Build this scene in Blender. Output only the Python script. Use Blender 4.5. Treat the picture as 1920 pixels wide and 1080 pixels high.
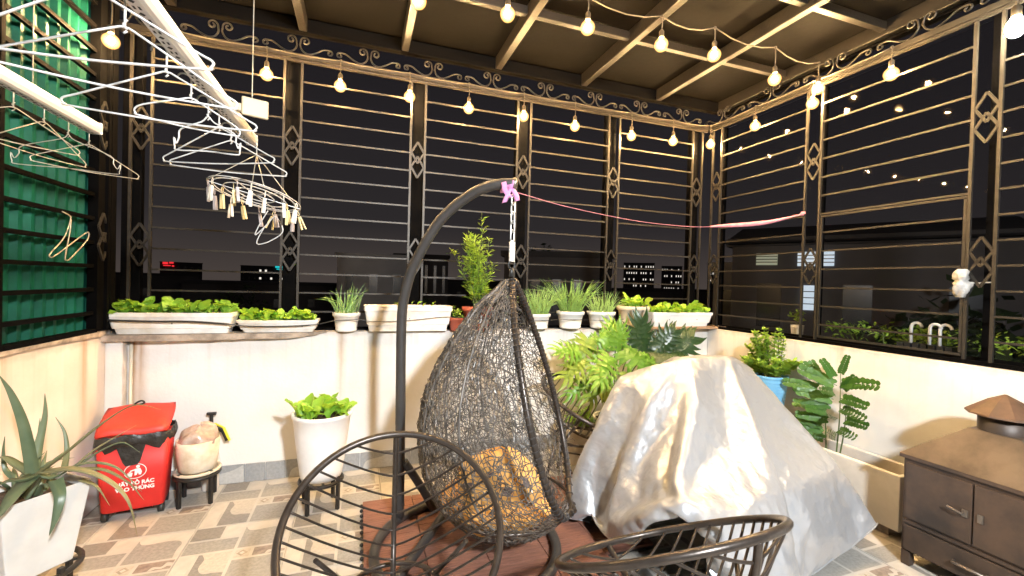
import bpy, math, random
import numpy as np
from mathutils import Vector, Matrix, Euler, Quaternion

for o in list(bpy.data.objects):
    bpy.data.objects.remove(o)
sc = bpy.context.scene
COL = sc.collection
R = math.radians
PI = math.pi
random.seed(11)

# ------------------------------------------------------------------ camera
yaw, pitch, roll = R(19.2), R(-0.70), R(1.55)
cy, sy, cp, sp = math.cos(yaw), math.sin(yaw), math.cos(pitch), math.sin(pitch)
FW = Vector((sy * cp, cy * cp, sp))
RT = Vector((cy, -sy, 0))
UP = RT.cross(FW)
rt = RT * math.cos(roll) + UP * math.sin(roll)
up = -RT * math.sin(roll) + UP * math.cos(roll)
cam_data = bpy.data.cameras.new('camera')
cam_data.sensor_width = 36
cam_data.lens = 820 / 1920 * 36
cam_data.clip_start = 0.02
cam_data.clip_end = 2000
cam = bpy.data.objects.new('camera', cam_data)
COL.objects.link(cam)
cam.matrix_world = Matrix(((rt.x, up.x, -FW.x, 0), (rt.y, up.y, -FW.y, 0), (rt.z, up.z, -FW.z, 1.45), (0, 0, 0, 1)))
sc.camera = cam

# ------------------------------------------------------------------ world: city night sky
world = bpy.data.worlds.new('World')
sc.world = world
world.use_nodes = True
nt = world.node_tree
bg = nt.nodes['Background']
tc = nt.nodes.new('ShaderNodeTexCoord')
sx = nt.nodes.new('ShaderNodeSeparateXYZ')
rp = nt.nodes.new('ShaderNodeValToRGB')
nt.links.new(tc.outputs['Generated'], sx.inputs[0])
nt.links.new(sx.outputs['Z'], rp.inputs[0])
nt.links.new(rp.outputs[0], bg.inputs[0])
cr = rp.color_ramp
cr.elements[0].position = 0.0
cr.elements[0].color = (0.058, 0.046, 0.041, 1)
cr.elements[1].position = 0.6
cr.elements[1].color = (0.008, 0.007, 0.009, 1)
e = cr.elements.new(0.12)
e.color = (0.024, 0.021, 0.022, 1)
bg.inputs[1].default_value = 0.6

# ------------------------------------------------------------------ key light: the white wall lamp on the house behind the camera
pl = bpy.data.lights.new('house_wall_lamp', 'POINT')
pl.energy = 900
pl.color = (0.94, 0.975, 1.0)
pl.shadow_soft_size = 0.13
po = bpy.data.objects.new('house_wall_lamp', pl)
COL.objects.link(po)
po.location = (0.80, -1.55, 2.80)

BULB = 2250.0            # radiance of the string-light globes

sc.view_settings.view_transform = 'Standard'
sc.view_settings.look = 'None'
sc.view_settings.gamma = 1
sc.view_settings.use_curve_mapping = False
sc.view_settings.exposure = 0.85
sc.render.engine = 'CYCLES'
sc.cycles.use_denoising = True
sc.cycles.max_bounces = 8
sc.cycles.transparent_max_bounces = 12
sc.cycles.sample_clamp_indirect = 8
sc.cycles.caustics_reflective = False
sc.cycles.caustics_refractive = False

# ------------------------------------------------------------------ materials
def mat(name, col, rough=0.6, metal=0.0, var=0.0, vscale=8.0, bump=0.0, bscale=60.0, col2=None, spec=None,
        emit=None, estr=0.0, trans=0.0, coat=0.0, detail=4.0, stretch=None):
    m = bpy.data.materials.new(name)
    m.use_nodes = True
    t = m.node_tree
    b = t.nodes['Principled BSDF']
    b.inputs['Base Color'].default_value = (*col, 1)
    b.inputs['Roughness'].default_value = rough
    b.inputs['Metallic'].default_value = metal
    if spec is not None:
        b.inputs['Specular IOR Level'].default_value = spec
    if coat:
        b.inputs['Coat Weight'].default_value = coat
        b.inputs['Coat Roughness'].default_value = 0.15
    if emit:
        b.inputs['Emission Color'].default_value = (*emit, 1)
        b.inputs['Emission Strength'].default_value = estr
    co = t.nodes.new('ShaderNodeTexCoord')
    src = co.outputs['Object']
    if stretch:
        mp = t.nodes.new('ShaderNodeMapping')
        mp.inputs['Scale'].default_value = stretch
        t.links.new(src, mp.inputs['Vector'])
        src = mp.outputs['Vector']
    if var > 0 or col2:
        n = t.nodes.new('ShaderNodeTexNoise')
        n.inputs['Scale'].default_value = vscale
        n.inputs['Detail'].default_value = detail
        n.inputs['Roughness'].default_value = 0.62
        t.links.new(src, n.inputs['Vector'])
        r = t.nodes.new('ShaderNodeValToRGB')
        c2 = col2 or tuple(c * (1 - var) for c in col)
        r.color_ramp.elements[0].color = (*c2, 1)
        r.color_ramp.elements[0].position = 0.36
        r.color_ramp.elements[1].color = (*col, 1)
        r.color_ramp.elements[1].position = 0.62
        t.links.new(n.outputs['Fac'], r.inputs[0])
        t.links.new(r.outputs[0], b.inputs['Base Color'])
    if bump > 0:
        n2 = t.nodes.new('ShaderNodeTexNoise')
        n2.inputs['Scale'].default_value = bscale
        n2.inputs['Detail'].default_value = 5
        t.links.new(src, n2.inputs['Vector'])
        bp = t.nodes.new('ShaderNodeBump')
        bp.inputs['Strength'].default_value = bump
        bp.inputs['Distance'].default_value = 0.01
        t.links.new(n2.outputs['Fac'], bp.inputs['Height'])
        t.links.new(bp.outputs[0], b.inputs['Normal'])
    if trans > 0:      # thin leaf: some light passes through
        tr = t.nodes.new('ShaderNodeBsdfTranslucent')
        tr.inputs[0].default_value = (min(1, col[0] * 1.6), min(1, col[1] * 1.5), col[2] * 1.1, 1)
        mx = t.nodes.new('ShaderNodeMixShader')
        mx.inputs[0].default_value = trans
        t.links.new(b.outputs[0], mx.inputs[1])
        t.links.new(tr.outputs[0], mx.inputs[2])
        t.links.new(mx.outputs[0], t.nodes['Material Output'].inputs['Surface'])
    return m

def leafmat(name, c1, c2, rough=0.45, trans=0.25):
    """leaf green that differs a little from leaf to leaf (object random)"""
    m = mat(name, c1, rough, trans=trans)
    t = m.node_tree
    b = t.nodes['Principled BSDF']
    oi = t.nodes.new('ShaderNodeObjectInfo')
    n = t.nodes.new('ShaderNodeTexNoise')
    n.inputs['Scale'].default_value = 22
    co = [x for x in t.nodes if x.type == 'TEX_COORD'][0]
    t.links.new(co.outputs['Object'], n.inputs['Vector'])
    ad = t.nodes.new('ShaderNodeMath')
    ad.operation = 'ADD'
    t.links.new(oi.outputs['Random'], ad.inputs[0])
    t.links.new(n.outputs['Fac'], ad.inputs[1])
    ml = t.nodes.new('ShaderNodeMath')
    ml.operation = 'MULTIPLY'
    ml.inputs[1].default_value = 0.5
    t.links.new(ad.outputs[0], ml.inputs[0])
    r = t.nodes.new('ShaderNodeValToRGB')
    r.color_ramp.elements[0].color = (*c2, 1)
    r.color_ramp.elements[0].position = 0.2
    r.color_ramp.elements[1].color = (*c1, 1)
    r.color_ramp.elements[1].position = 0.8
    t.links.new(ml.outputs[0], r.inputs[0])
    t.links.new(r.outputs[0], b.inputs['Base Color'])
    return m

def wallmat(name, base, warm, drips):
    """white paint on render with faint trowel relief, grey weathering and a few brown drip stains (x position, width, top, length)"""
    m = bpy.data.materials.new(name)
    m.use_nodes = True
    t = m.node_tree
    L = t.links.new
    b = t.nodes['Principled BSDF']
    b.inputs['Roughness'].default_value = 0.75
    g = t.nodes.new('ShaderNodeNewGeometry')
    n = t.nodes.new('ShaderNodeTexNoise')
    n.inputs['Scale'].default_value = 1.7
    n.inputs['Detail'].default_value = 7
    L(g.outputs['Position'], n.inputs['Vector'])
    r = t.nodes.new('ShaderNodeValToRGB')
    r.color_ramp.elements[0].color = (*warm, 1)
    r.color_ramp.elements[0].position = 0.33
    r.color_ramp.elements[1].color = (*base, 1)
    r.color_ramp.elements[1].position = 0.56
    L(n.outputs['Fac'], r.inputs[0])
    cur = r.outputs[0]
    sep = t.nodes.new('ShaderNodeSeparateXYZ')
    L(g.outputs['Position'], sep.inputs[0])
    # fine vertical run marks
    mp = t.nodes.new('ShaderNodeMapping')
    mp.inputs['Scale'].default_value = (30, 30, 0.9)
    L(g.outputs['Position'], mp.inputs[0])
    n3 = t.nodes.new('ShaderNodeTexNoise')
    n3.inputs['Scale'].default_value = 1.0
    n3.inputs['Detail'].default_value = 6
    L(mp.outputs[0], n3.inputs['Vector'])
    def math_(op, a, bb=None, clamp=False):
        q = t.nodes.new('ShaderNodeMath')
        q.operation = op
        q.use_clamp = clamp
        for i, v in enumerate((a, bb)):
            if v is None:
                continue
            if isinstance(v, (int, float)):
                q.inputs[i].default_value = v
            else:
                L(v, q.inputs[i])
        return q.outputs[0]
    def mixc(f, a, col):
        q = t.nodes.new('ShaderNodeMix')
        q.data_type = 'RGBA'
        L(f, q.inputs[0])
        L(a, q.inputs[6])
        q.inputs[7].default_value = (*col, 1)
        return q.outputs[2]
    top = math_('MULTIPLY', math_('SUBTRACT', sep.outputs['Z'], 0.55, True), 1.1, True)
    run = math_('MULTIPLY', math_('SUBTRACT', n3.outputs['Fac'], 0.52, True), 1.9, True)
    cur = mixc(math_('MULTIPLY', run, top, True), cur, (0.42, 0.30, 0.19))
    # dirt line along the very top edge
    nt2 = t.nodes.new('ShaderNodeTexNoise')
    nt2.inputs['Scale'].default_value = 14
    L(g.outputs['Position'], nt2.inputs['Vector'])
    ed = math_('MULTIPLY', math_('SUBTRACT', math_('ADD', sep.outputs['Z'], math_('MULTIPLY', nt2.outputs['Fac'], 0.09)), 1.055, True), 14, True)
    cur = mixc(math_('MULTIPLY', ed, 0.55), cur, (0.25, 0.17, 0.11))
    for ax, x0, w, ztop, ln, k in drips:
        d = math_('ABSOLUTE', math_('SUBTRACT', math_('ADD', sep.outputs[ax], math_('MULTIPLY', math_('SUBTRACT', nt2.outputs['Fac'], 0.5), 0.02)), x0))
        a = math_('SUBTRACT', 1.0, math_('DIVIDE', d, w), True)
        zz = math_('SUBTRACT', 1.0, math_('DIVIDE', math_('SUBTRACT', ztop, sep.outputs['Z'], True), ln), True)
        f = math_('MULTIPLY', math_('MULTIPLY', a, zz, True), math_('ADD', n3.outputs['Fac'], 0.15), True)
        cur = mixc(math_('MULTIPLY', f, k, True), cur, (0.33, 0.19, 0.09))
    # scattered small scuffs
    v = t.nodes.new('ShaderNodeTexVoronoi')
    v.inputs['Scale'].default_value = 3.1
    mp2 = t.nodes.new('ShaderNodeMapping')
    mp2.inputs['Scale'].default_value = (1, 1, 0.45)
    L(g.outputs['Position'], mp2.inputs[0])
    L(mp2.outputs[0], v.inputs['Vector'])
    sc_ = math_('LESS_THAN', v.outputs['Distance'], 0.018)
    cur = mixc(math_('MULTIPLY', sc_, 0.6), cur, (0.3, 0.27, 0.24))
    L(cur, b.inputs['Base Color'])
    n4 = t.nodes.new('ShaderNodeTexNoise')
    n4.inputs['Scale'].default_value = 45
    n4.inputs['Detail'].default_value = 6
    L(g.outputs['Position'], n4.inputs['Vector'])
    bp = t.nodes.new('ShaderNodeBump')
    bp.inputs['Strength'].default_value = 0.22
    bp.inputs['Distance'].default_value = 0.006
    L(n4.outputs['Fac'], bp.inputs['Height'])
    L(bp.outputs[0], b.inputs['Normal'])
    return m

M = {}
M['back_wall'] = wallmat('back_wall_paint', (0.70, 0.685, 0.66), (0.58, 0.555, 0.515),
                         [('X', -1.385, 0.03, 1.06, 1.2, 2.2), ('X', -1.34, 0.05, 1.0, 0.9, 1.0), ('X', -0.12, 0.04, 1.06, 0.7, .9), ('X', 1.9, 0.05, 1.06, 0.5, .7)])
M['left_wall'] = wallmat('left_wall_warm_lit_paint', (0.66, 0.61, 0.56), (0.54, 0.47, 0.41), [('Y', 3.2, 0.05, 1.08, 0.8, 1.2), ('Y', 2.6, 0.05, 1.08, 0.4, .8)])  # cream cast of the warm bulbs is put into this paint colour
M['right_wall'] = wallmat('right_wall_paint', (0.70, 0.68, 0.645), (0.59, 0.56, 0.51), [('Y', 2.2, 0.04, 1.06, 0.4, .6)])
M['slab'] = mat('weathered_concrete', (0.42, 0.34, 0.27), 0.85, var=.5, vscale=14, bump=.5, bscale=40)
M['grout'] = mat('tile_grout', (0.40, 0.35, 0.29), 0.9, var=.3, vscale=20)
M['t_base'] = mat('tile_cream_body', (0.50, 0.475, 0.43), 0.38, var=.12, vscale=7, bump=.06, bscale=120)
M['t_cream'] = mat('tile_cream', (0.53, 0.495, 0.445), 0.36, var=.14, vscale=9, bump=.08, bscale=140)
M['t_grey'] = mat('tile_taupe', (0.33, 0.315, 0.285), 0.38, var=.22, vscale=60, bump=.08, bscale=140)
M['t_light'] = mat('tile_pale_taupe', (0.48, 0.44, 0.38), 0.38, var=.16, vscale=60, bump=.08, bscale=140)
M['t_dark'] = mat('tile_dark_taupe', (0.25, 0.232, 0.21), 0.38, var=.22, vscale=60, bump=.08, bscale=140)
M['t_brown'] = mat('tile_brown', (0.29, 0.235, 0.20), 0.38, var=.4, vscale=30, bump=.08, bscale=140)
M['t_blue'] = mat('skirting_grey', (0.30, 0.31, 0.32), 0.36, var=.16, vscale=60, bump=.06, bscale=140)
M['t_bluel'] = mat('skirting_pale_grey', (0.47, 0.47, 0.46), 0.36, var=.14, vscale=60, bump=.06, bscale=140)
M['deck'] = mat('red_brown_deck', (0.25, 0.108, 0.072), 0.62, var=.35, vscale=11, bump=.35, bscale=55, stretch=(1, 9, 9))
M['deck_black'] = mat('deck_clip_plastic', (0.02, 0.018, 0.017), 0.6)
M['iron'] = mat('bronze_painted_iron', (0.034, 0.0285, 0.022), 0.44, 0.4, var=.4, vscale=16, bump=.12, bscale=90)
M['post'] = mat('dark_window_frame', (0.0016, 0.0014, 0.0014), 0.7, 0.0, var=.3, vscale=9, spec=.04)
M['corr'] = mat('green_corrugated_sheet', (0.004, 0.072, 0.047), 0.45, 0.0, var=.45, vscale=3.2, bump=.08, bscale=40, spec=.12)
M['bracket'] = mat('yellowed_beige_plastic', (0.36, 0.29, 0.18), 0.5)
M['roof'] = mat('dark_roof_sheet', (0.0026, 0.0020, 0.0015), 0.7, 0.0, var=.35, vscale=2.2, bump=.1, bscale=20, spec=.05)
M['beam'] = mat('brown_steel_tube', (0.0095, 0.0070, 0.0046), 0.45, 0.3, var=.4, vscale=7, bump=.15, bscale=70)
M['cord'] = mat('dark_cord', (0.06, 0.045, 0.03), 0.7)
M['socket'] = mat('lamp_socket', (0.05, 0.036, 0.02), 0.5)
M['bulb'] = mat('lit_bulb_glass', (1, .8, .5), 0.3, emit=(1.0, 0.63, 0.27), estr=BULB)
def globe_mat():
    m = bpy.data.materials.new('bulb_halo_globe')
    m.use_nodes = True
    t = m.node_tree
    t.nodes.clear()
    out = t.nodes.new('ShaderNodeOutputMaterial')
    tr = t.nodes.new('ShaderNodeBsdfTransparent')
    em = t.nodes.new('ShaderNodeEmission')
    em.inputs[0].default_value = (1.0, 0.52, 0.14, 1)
    lw = t.nodes.new('ShaderNodeLayerWeight')      # emission fades to the edge so the enlarged globe shows a soft halo
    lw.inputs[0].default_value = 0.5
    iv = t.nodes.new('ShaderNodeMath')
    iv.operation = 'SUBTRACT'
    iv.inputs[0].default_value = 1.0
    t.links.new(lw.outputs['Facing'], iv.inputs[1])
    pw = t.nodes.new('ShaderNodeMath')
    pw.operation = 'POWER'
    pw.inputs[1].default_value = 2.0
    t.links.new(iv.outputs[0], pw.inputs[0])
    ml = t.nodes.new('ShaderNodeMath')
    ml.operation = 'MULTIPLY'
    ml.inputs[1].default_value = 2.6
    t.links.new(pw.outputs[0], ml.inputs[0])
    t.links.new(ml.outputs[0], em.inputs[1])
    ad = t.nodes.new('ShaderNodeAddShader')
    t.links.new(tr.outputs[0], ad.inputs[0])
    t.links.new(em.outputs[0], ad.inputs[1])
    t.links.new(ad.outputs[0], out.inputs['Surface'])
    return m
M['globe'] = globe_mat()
M['white_lamp'] = mat('lit_white_bulb', (1, 1, 1), 0.3, emit=(1.0, 0.86, 0.62), estr=420)
M['white_pl'] = mat('white_plastic', (0.78, 0.77, 0.75), 0.38, var=.1, vscale=6, bump=.03, bscale=60)
M['white_dirty'] = mat('soiled_white_plastic', (0.77, 0.755, 0.73), 0.45, col2=(0.60, 0.53, 0.44), vscale=5.0, bump=.05, bscale=60, detail=8)
M['aloe_pot'] = mat('matt_white_plastic', (0.56, 0.56, 0.55), 0.42, var=.14, vscale=5, bump=.03, bscale=60)
M['cream_pl'] = mat('cream_plastic', (0.62, 0.55, 0.43), 0.42, var=.18, vscale=7)
M['white_rack'] = mat('white_powder_coat', (0.62, 0.61, 0.62), 0.3, 0.1, var=.06, vscale=10)
M['hole'] = mat('dark_slot', (0.03, 0.03, 0.035), 0.8)
M['hanger'] = mat('white_coated_wire', (0.45, 0.44, 0.43), 0.32, var=.12, vscale=20)
M['thin_wire'] = mat('old_thin_wire', (0.45, 0.40, 0.32), 0.35, 0.4, var=.3, vscale=30)
M['peg_w'] = mat('pale_peg_plastic', (0.66, 0.62, 0.55), 0.45)
M['peg_y'] = mat('yellow_peg_plastic', (0.62, 0.52, 0.28), 0.45)
M['peg_g'] = mat('grey_peg_plastic', (0.36, 0.31, 0.30), 0.45)
M['soil'] = mat('potting_soil', (0.075, 0.05, 0.034), 0.95, var=.6, vscale=45, bump=1.0, bscale=70)
M['lettuce'] = leafmat('lettuce_green', (0.32, 0.52, 0.06), (0.16, 0.36, 0.035), 0.42, .3)
M['lettuce2'] = leafmat('lettuce_mid_green', (0.25, 0.44, 0.055), (0.10, 0.25, 0.025), 0.42, .3)
M['chive'] = leafmat('chive_green', (0.36, 0.54, 0.19), (0.20, 0.36, 0.09), 0.42, .2)
M['bushy'] = leafmat('bushy_green', (0.32, 0.47, 0.07), (0.16, 0.30, 0.035), 0.5, .25)
M['philo'] = leafmat('philodendron_green', (0.21, 0.38, 0.045), (0.08, 0.20, 0.02), 0.36, .25)
M['philo_y'] = leafmat('philodendron_young', (0.30, 0.36, 0.06), (0.17, 0.27, 0.035), 0.36, .25)
M['philo_d'] = leafmat('philodendron_dark', (0.032, 0.075, 0.022), (0.018, 0.042, 0.014), 0.34, .15)
M['frond'] = leafmat('leaflet_green', (0.085, 0.20, 0.035), (0.035, 0.10, 0.014), 0.4, .2)
M['aloe'] = leafmat('aloe_green', (0.135, 0.165, 0.095), (0.065, 0.10, 0.055), 0.4, .05)
M['aloe_dry'] = leafmat('aloe_olive', (0.20, 0.185, 0.09), (0.12, 0.12, 0.055), 0.45, .05)
M['stem'] = mat('green_stem', (0.10, 0.15, 0.04), 0.6, var=.3)
M['red'] = mat('red_fabric', (0.62, 0.022, 0.018), 0.55, var=.18, vscale=5, bump=.25, bscale=14)
M['red_lid'] = mat('faded_red_lid', (0.60, 0.035, 0.02), 0.48, var=.25, vscale=6, bump=.25, bscale=12)
M['black_bag'] = mat('black_bin_liner', (0.018, 0.017, 0.016), 0.38, bump=.9, bscale=26)
M['print'] = mat('white_print', (0.78, 0.76, 0.74), 0.6)
M['black'] = mat('black_painted_steel', (0.022, 0.020, 0.019), 0.42, 0.2, var=.4, vscale=25, bump=.15, bscale=80)
M['chair'] = mat('dark_bronze_tube', (0.060, 0.048, 0.040), 0.32, 0.55, var=.35, vscale=18, bump=.08, bscale=90)
M['rattan'] = mat('black_resin_rattan', (0.14, 0.125, 0.11), 0.38, var=.6, vscale=14)
M['pole'] = mat('charcoal_powder_coat', (0.048, 0.044, 0.042), 0.45, 0.15, var=.25, vscale=10, bump=.1, bscale=110)
M['chain'] = mat('galvanised_chain', (0.68, 0.68, 0.67), 0.35, 0.7)
M['pink'] = mat('pink_cloth', (0.62, 0.26, 0.50), 0.8, var=.25, vscale=30, bump=.3, bscale=60)
M['pinkstr'] = mat('pink_ribbon', (0.55, 0.20, 0.24), 0.7, var=.2, vscale=20)
M['bagwhite'] = mat('clear_crumpled_bag', (0.40, 0.385, 0.36), 0.35, var=.4, vscale=18, bump=.9, bscale=30)
M['redclay'] = mat('red_clay_pot', (0.42, 0.10, 0.06), 0.6, var=.2)
M['bluepot'] = mat('light_blue_plastic', (0.165, 0.42, 0.66), 0.38, var=.08)
M['stove'] = mat('brown_heatproof_steel', (0.070, 0.044, 0.029), 0.5, 0.15, col2=(0.026, 0.019, 0.015), vscale=3.5, bump=.06, bscale=60, detail=7)
M['stove_cap'] = mat('copper_brown_cap', (0.115, 0.062, 0.034), 0.55, 0.2, var=.4, vscale=9)
M['steel'] = mat('worn_steel_handle', (0.20, 0.17, 0.14), 0.4, 0.8)
M['hood'] = mat('dusty_brown_hood_steel', (0.105, 0.074, 0.048), 0.52, 0.2, col2=(0.050, 0.032, 0.021), vscale=4.5, bump=.08, bscale=50, detail=8)
M['planter'] = mat('white_cement_planter', (0.60, 0.57, 0.52), 0.7, var=.14, vscale=5, bump=.15, bscale=60)
M['sand'] = mat('dry_soil', (0.26, 0.17, 0.09), 0.95, var=.4, vscale=20, bump=.6, bscale=50)
M['wood'] = mat('old_board', (0.34, 0.22, 0.13), 0.8, var=.4, vscale=5, stretch=(1, 12, 12), bump=.3, bscale=20)
M['kraft'] = mat('earth_in_plastic_bag', (0.32, 0.20, 0.15), 0.35, col2=(0.52, 0.42, 0.36), vscale=9, bump=.8, bscale=22, coat=.3)
M['yellow'] = mat('sprayer_yellow', (0.75, 0.68, 0.05), 0.4)
M['blackpl'] = mat('black_plastic', (0.02, 0.02, 0.02), 0.4)
M['bwall'] = mat('far_grey_render', (0.74, 0.72, 0.72), 0.9, var=.25, vscale=.2)
M['bdark'] = mat('far_dark_render', (0.11, 0.10, 0.10), 0.9, var=.3, vscale=.3)
M['broof'] = mat('far_roof_sheet', (0.05, 0.045, 0.045), 0.8)
M['bopen'] = mat('unlit_window', (0.02, 0.02, 0.024), 0.25)
M['bwhite'] = mat('white_lit_window', (.8, .8, .8), 0.5, emit=(1.0, 0.92, 0.80), estr=.6)
M['bcool'] = mat('fluorescent_window', (.8, .8, .8), 0.5, emit=(0.62, 0.82, 1.0), estr=0.42)
M['bgreen'] = mat('greenish_window', (.8, .8, .8), 0.5, emit=(0.55, 0.75, 0.45), estr=0.12)
M['bred'] = mat('red_sign_light', (.8, .1, .1), 0.5, emit=(1.0, 0.03, 0.04), estr=.55)
M['bcyan'] = mat('cyan_sign_light', (.1, .8, .8), 0.5, emit=(0.02, 0.75, 0.8), estr=.45)
M['tree'] = leafmat('night_tree_green', (0.035, 0.055, 0.02), (0.015, 0.03, 0.01), 0.7, .1)
M['bark'] = mat('bark', (0.10, 0.075, 0.05), 0.9)
M['ground'] = mat('city_ground', (0.05, 0.048, 0.045), 0.9, var=.4, vscale=.1)

# cushion: orange cloth with dark flower blots
def cushion_mat():
    m = mat('orange_flower_cloth', (0.62, 0.30, 0.07), 0.85)
    t = m.node_tree
    b = t.nodes['Principled BSDF']
    co = [x for x in t.nodes if x.type == 'TEX_COORD'][0]
    v = t.nodes.new('ShaderNodeTexVoronoi')
    v.inputs['Scale'].default_value = 9.0
    n = t.nodes.new('ShaderNodeTexNoise')
    n.inputs['Scale'].default_value = 20
    mx = t.nodes.new('ShaderNodeMix')
    mx.data_type = 'RGBA'
    mx.inputs[0].default_value = 0.09
    t.links.new(co.outputs['Object'], n.inputs['Vector'])
    t.links.new(co.outputs['Object'], mx.inputs[6])
    t.links.new(n.outputs['Color'], mx.inputs[7])
    t.links.new(mx.outputs[2], v.inputs['Vector'])
    r = t.nodes.new('ShaderNodeValToRGB')
    r.color_ramp.interpolation = 'CONSTANT'
    r.color_ramp.elements[0].color = (0.10, 0.075, 0.07, 1)
    r.color_ramp.elements[1].position = 0.30
    r.color_ramp.elements[1].color = (0.56, 0.30, 0.085, 1)
    t.links.new(v.outputs['Distance'], r.inputs[0])
    t.links.new(r.outputs[0], b.inputs['Base Color'])
    return m
M['cushion'] = cushion_mat()

# silver tarpaulin
def tarp_mat():
    m = mat('silver_tarpaulin', (0.46, 0.47, 0.49), 0.36, 0.55)
    t = m.node_tree
    b = t.nodes['Principled BSDF']
    co = [x for x in t.nodes if x.type == 'TEX_COORD'][0]
    prev = None
    for typ, scl, det, st, ds in (('RIDGED_MULTIFRACTAL', 8.0, 2.0, .28, .008), ('RIDGED_MULTIFRACTAL', 27.0, 3.0, .55, .006), ('FBM', 70.0, 5.0, .30, .003)):
        n = t.nodes.new('ShaderNodeTexNoise')
        n.noise_type = typ
        n.normalize = True
        n.inputs['Scale'].default_value = scl
        n.inputs['Detail'].default_value = det
        n.inputs['Distortion'].default_value = .25
        t.links.new(co.outputs['Object'], n.inputs['Vector'])
        bp = t.nodes.new('ShaderNodeBump')
        bp.inputs['Strength'].default_value = st
        bp.inputs['Distance'].default_value = ds
        t.links.new(n.outputs['Fac'], bp.inputs['Height'])
        if prev:
            t.links.new(prev, bp.inputs['Normal'])
        prev = bp.outputs[0]
    t.links.new(prev, b.inputs['Normal'])
    return m
M['tarp'] = tarp_mat()

# window glass: clear with a mirror coat that follows Fresnel
def glass_mat():
    m = bpy.data.materials.new('window_glass')
    m.use_nodes = True
    t = m.node_tree
    t.nodes.clear()
    out = t.nodes.new('ShaderNodeOutputMaterial')
    tr = t.nodes.new('ShaderNodeBsdfTransparent')
    tr.inputs[0].default_value = (0.90, 0.90, 0.90, 1)
    gl = t.nodes.new('ShaderNodeBsdfGlossy')
    gl.inputs['Roughness'].default_value = 0.0
    fr = t.nodes.new('ShaderNodeFresnel')
    fr.inputs['IOR'].default_value = 1.12
    mx = t.nodes.new('ShaderNodeMixShader')
    t.links.new(fr.outputs[0], mx.inputs[0])
    t.links.new(tr.outputs[0], mx.inputs[1])
    t.links.new(gl.outputs[0], mx.inputs[2])
    t.links.new(mx.outputs[0], out.inputs['Surface'])
    return m
M['glass'] = glass_mat()

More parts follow.
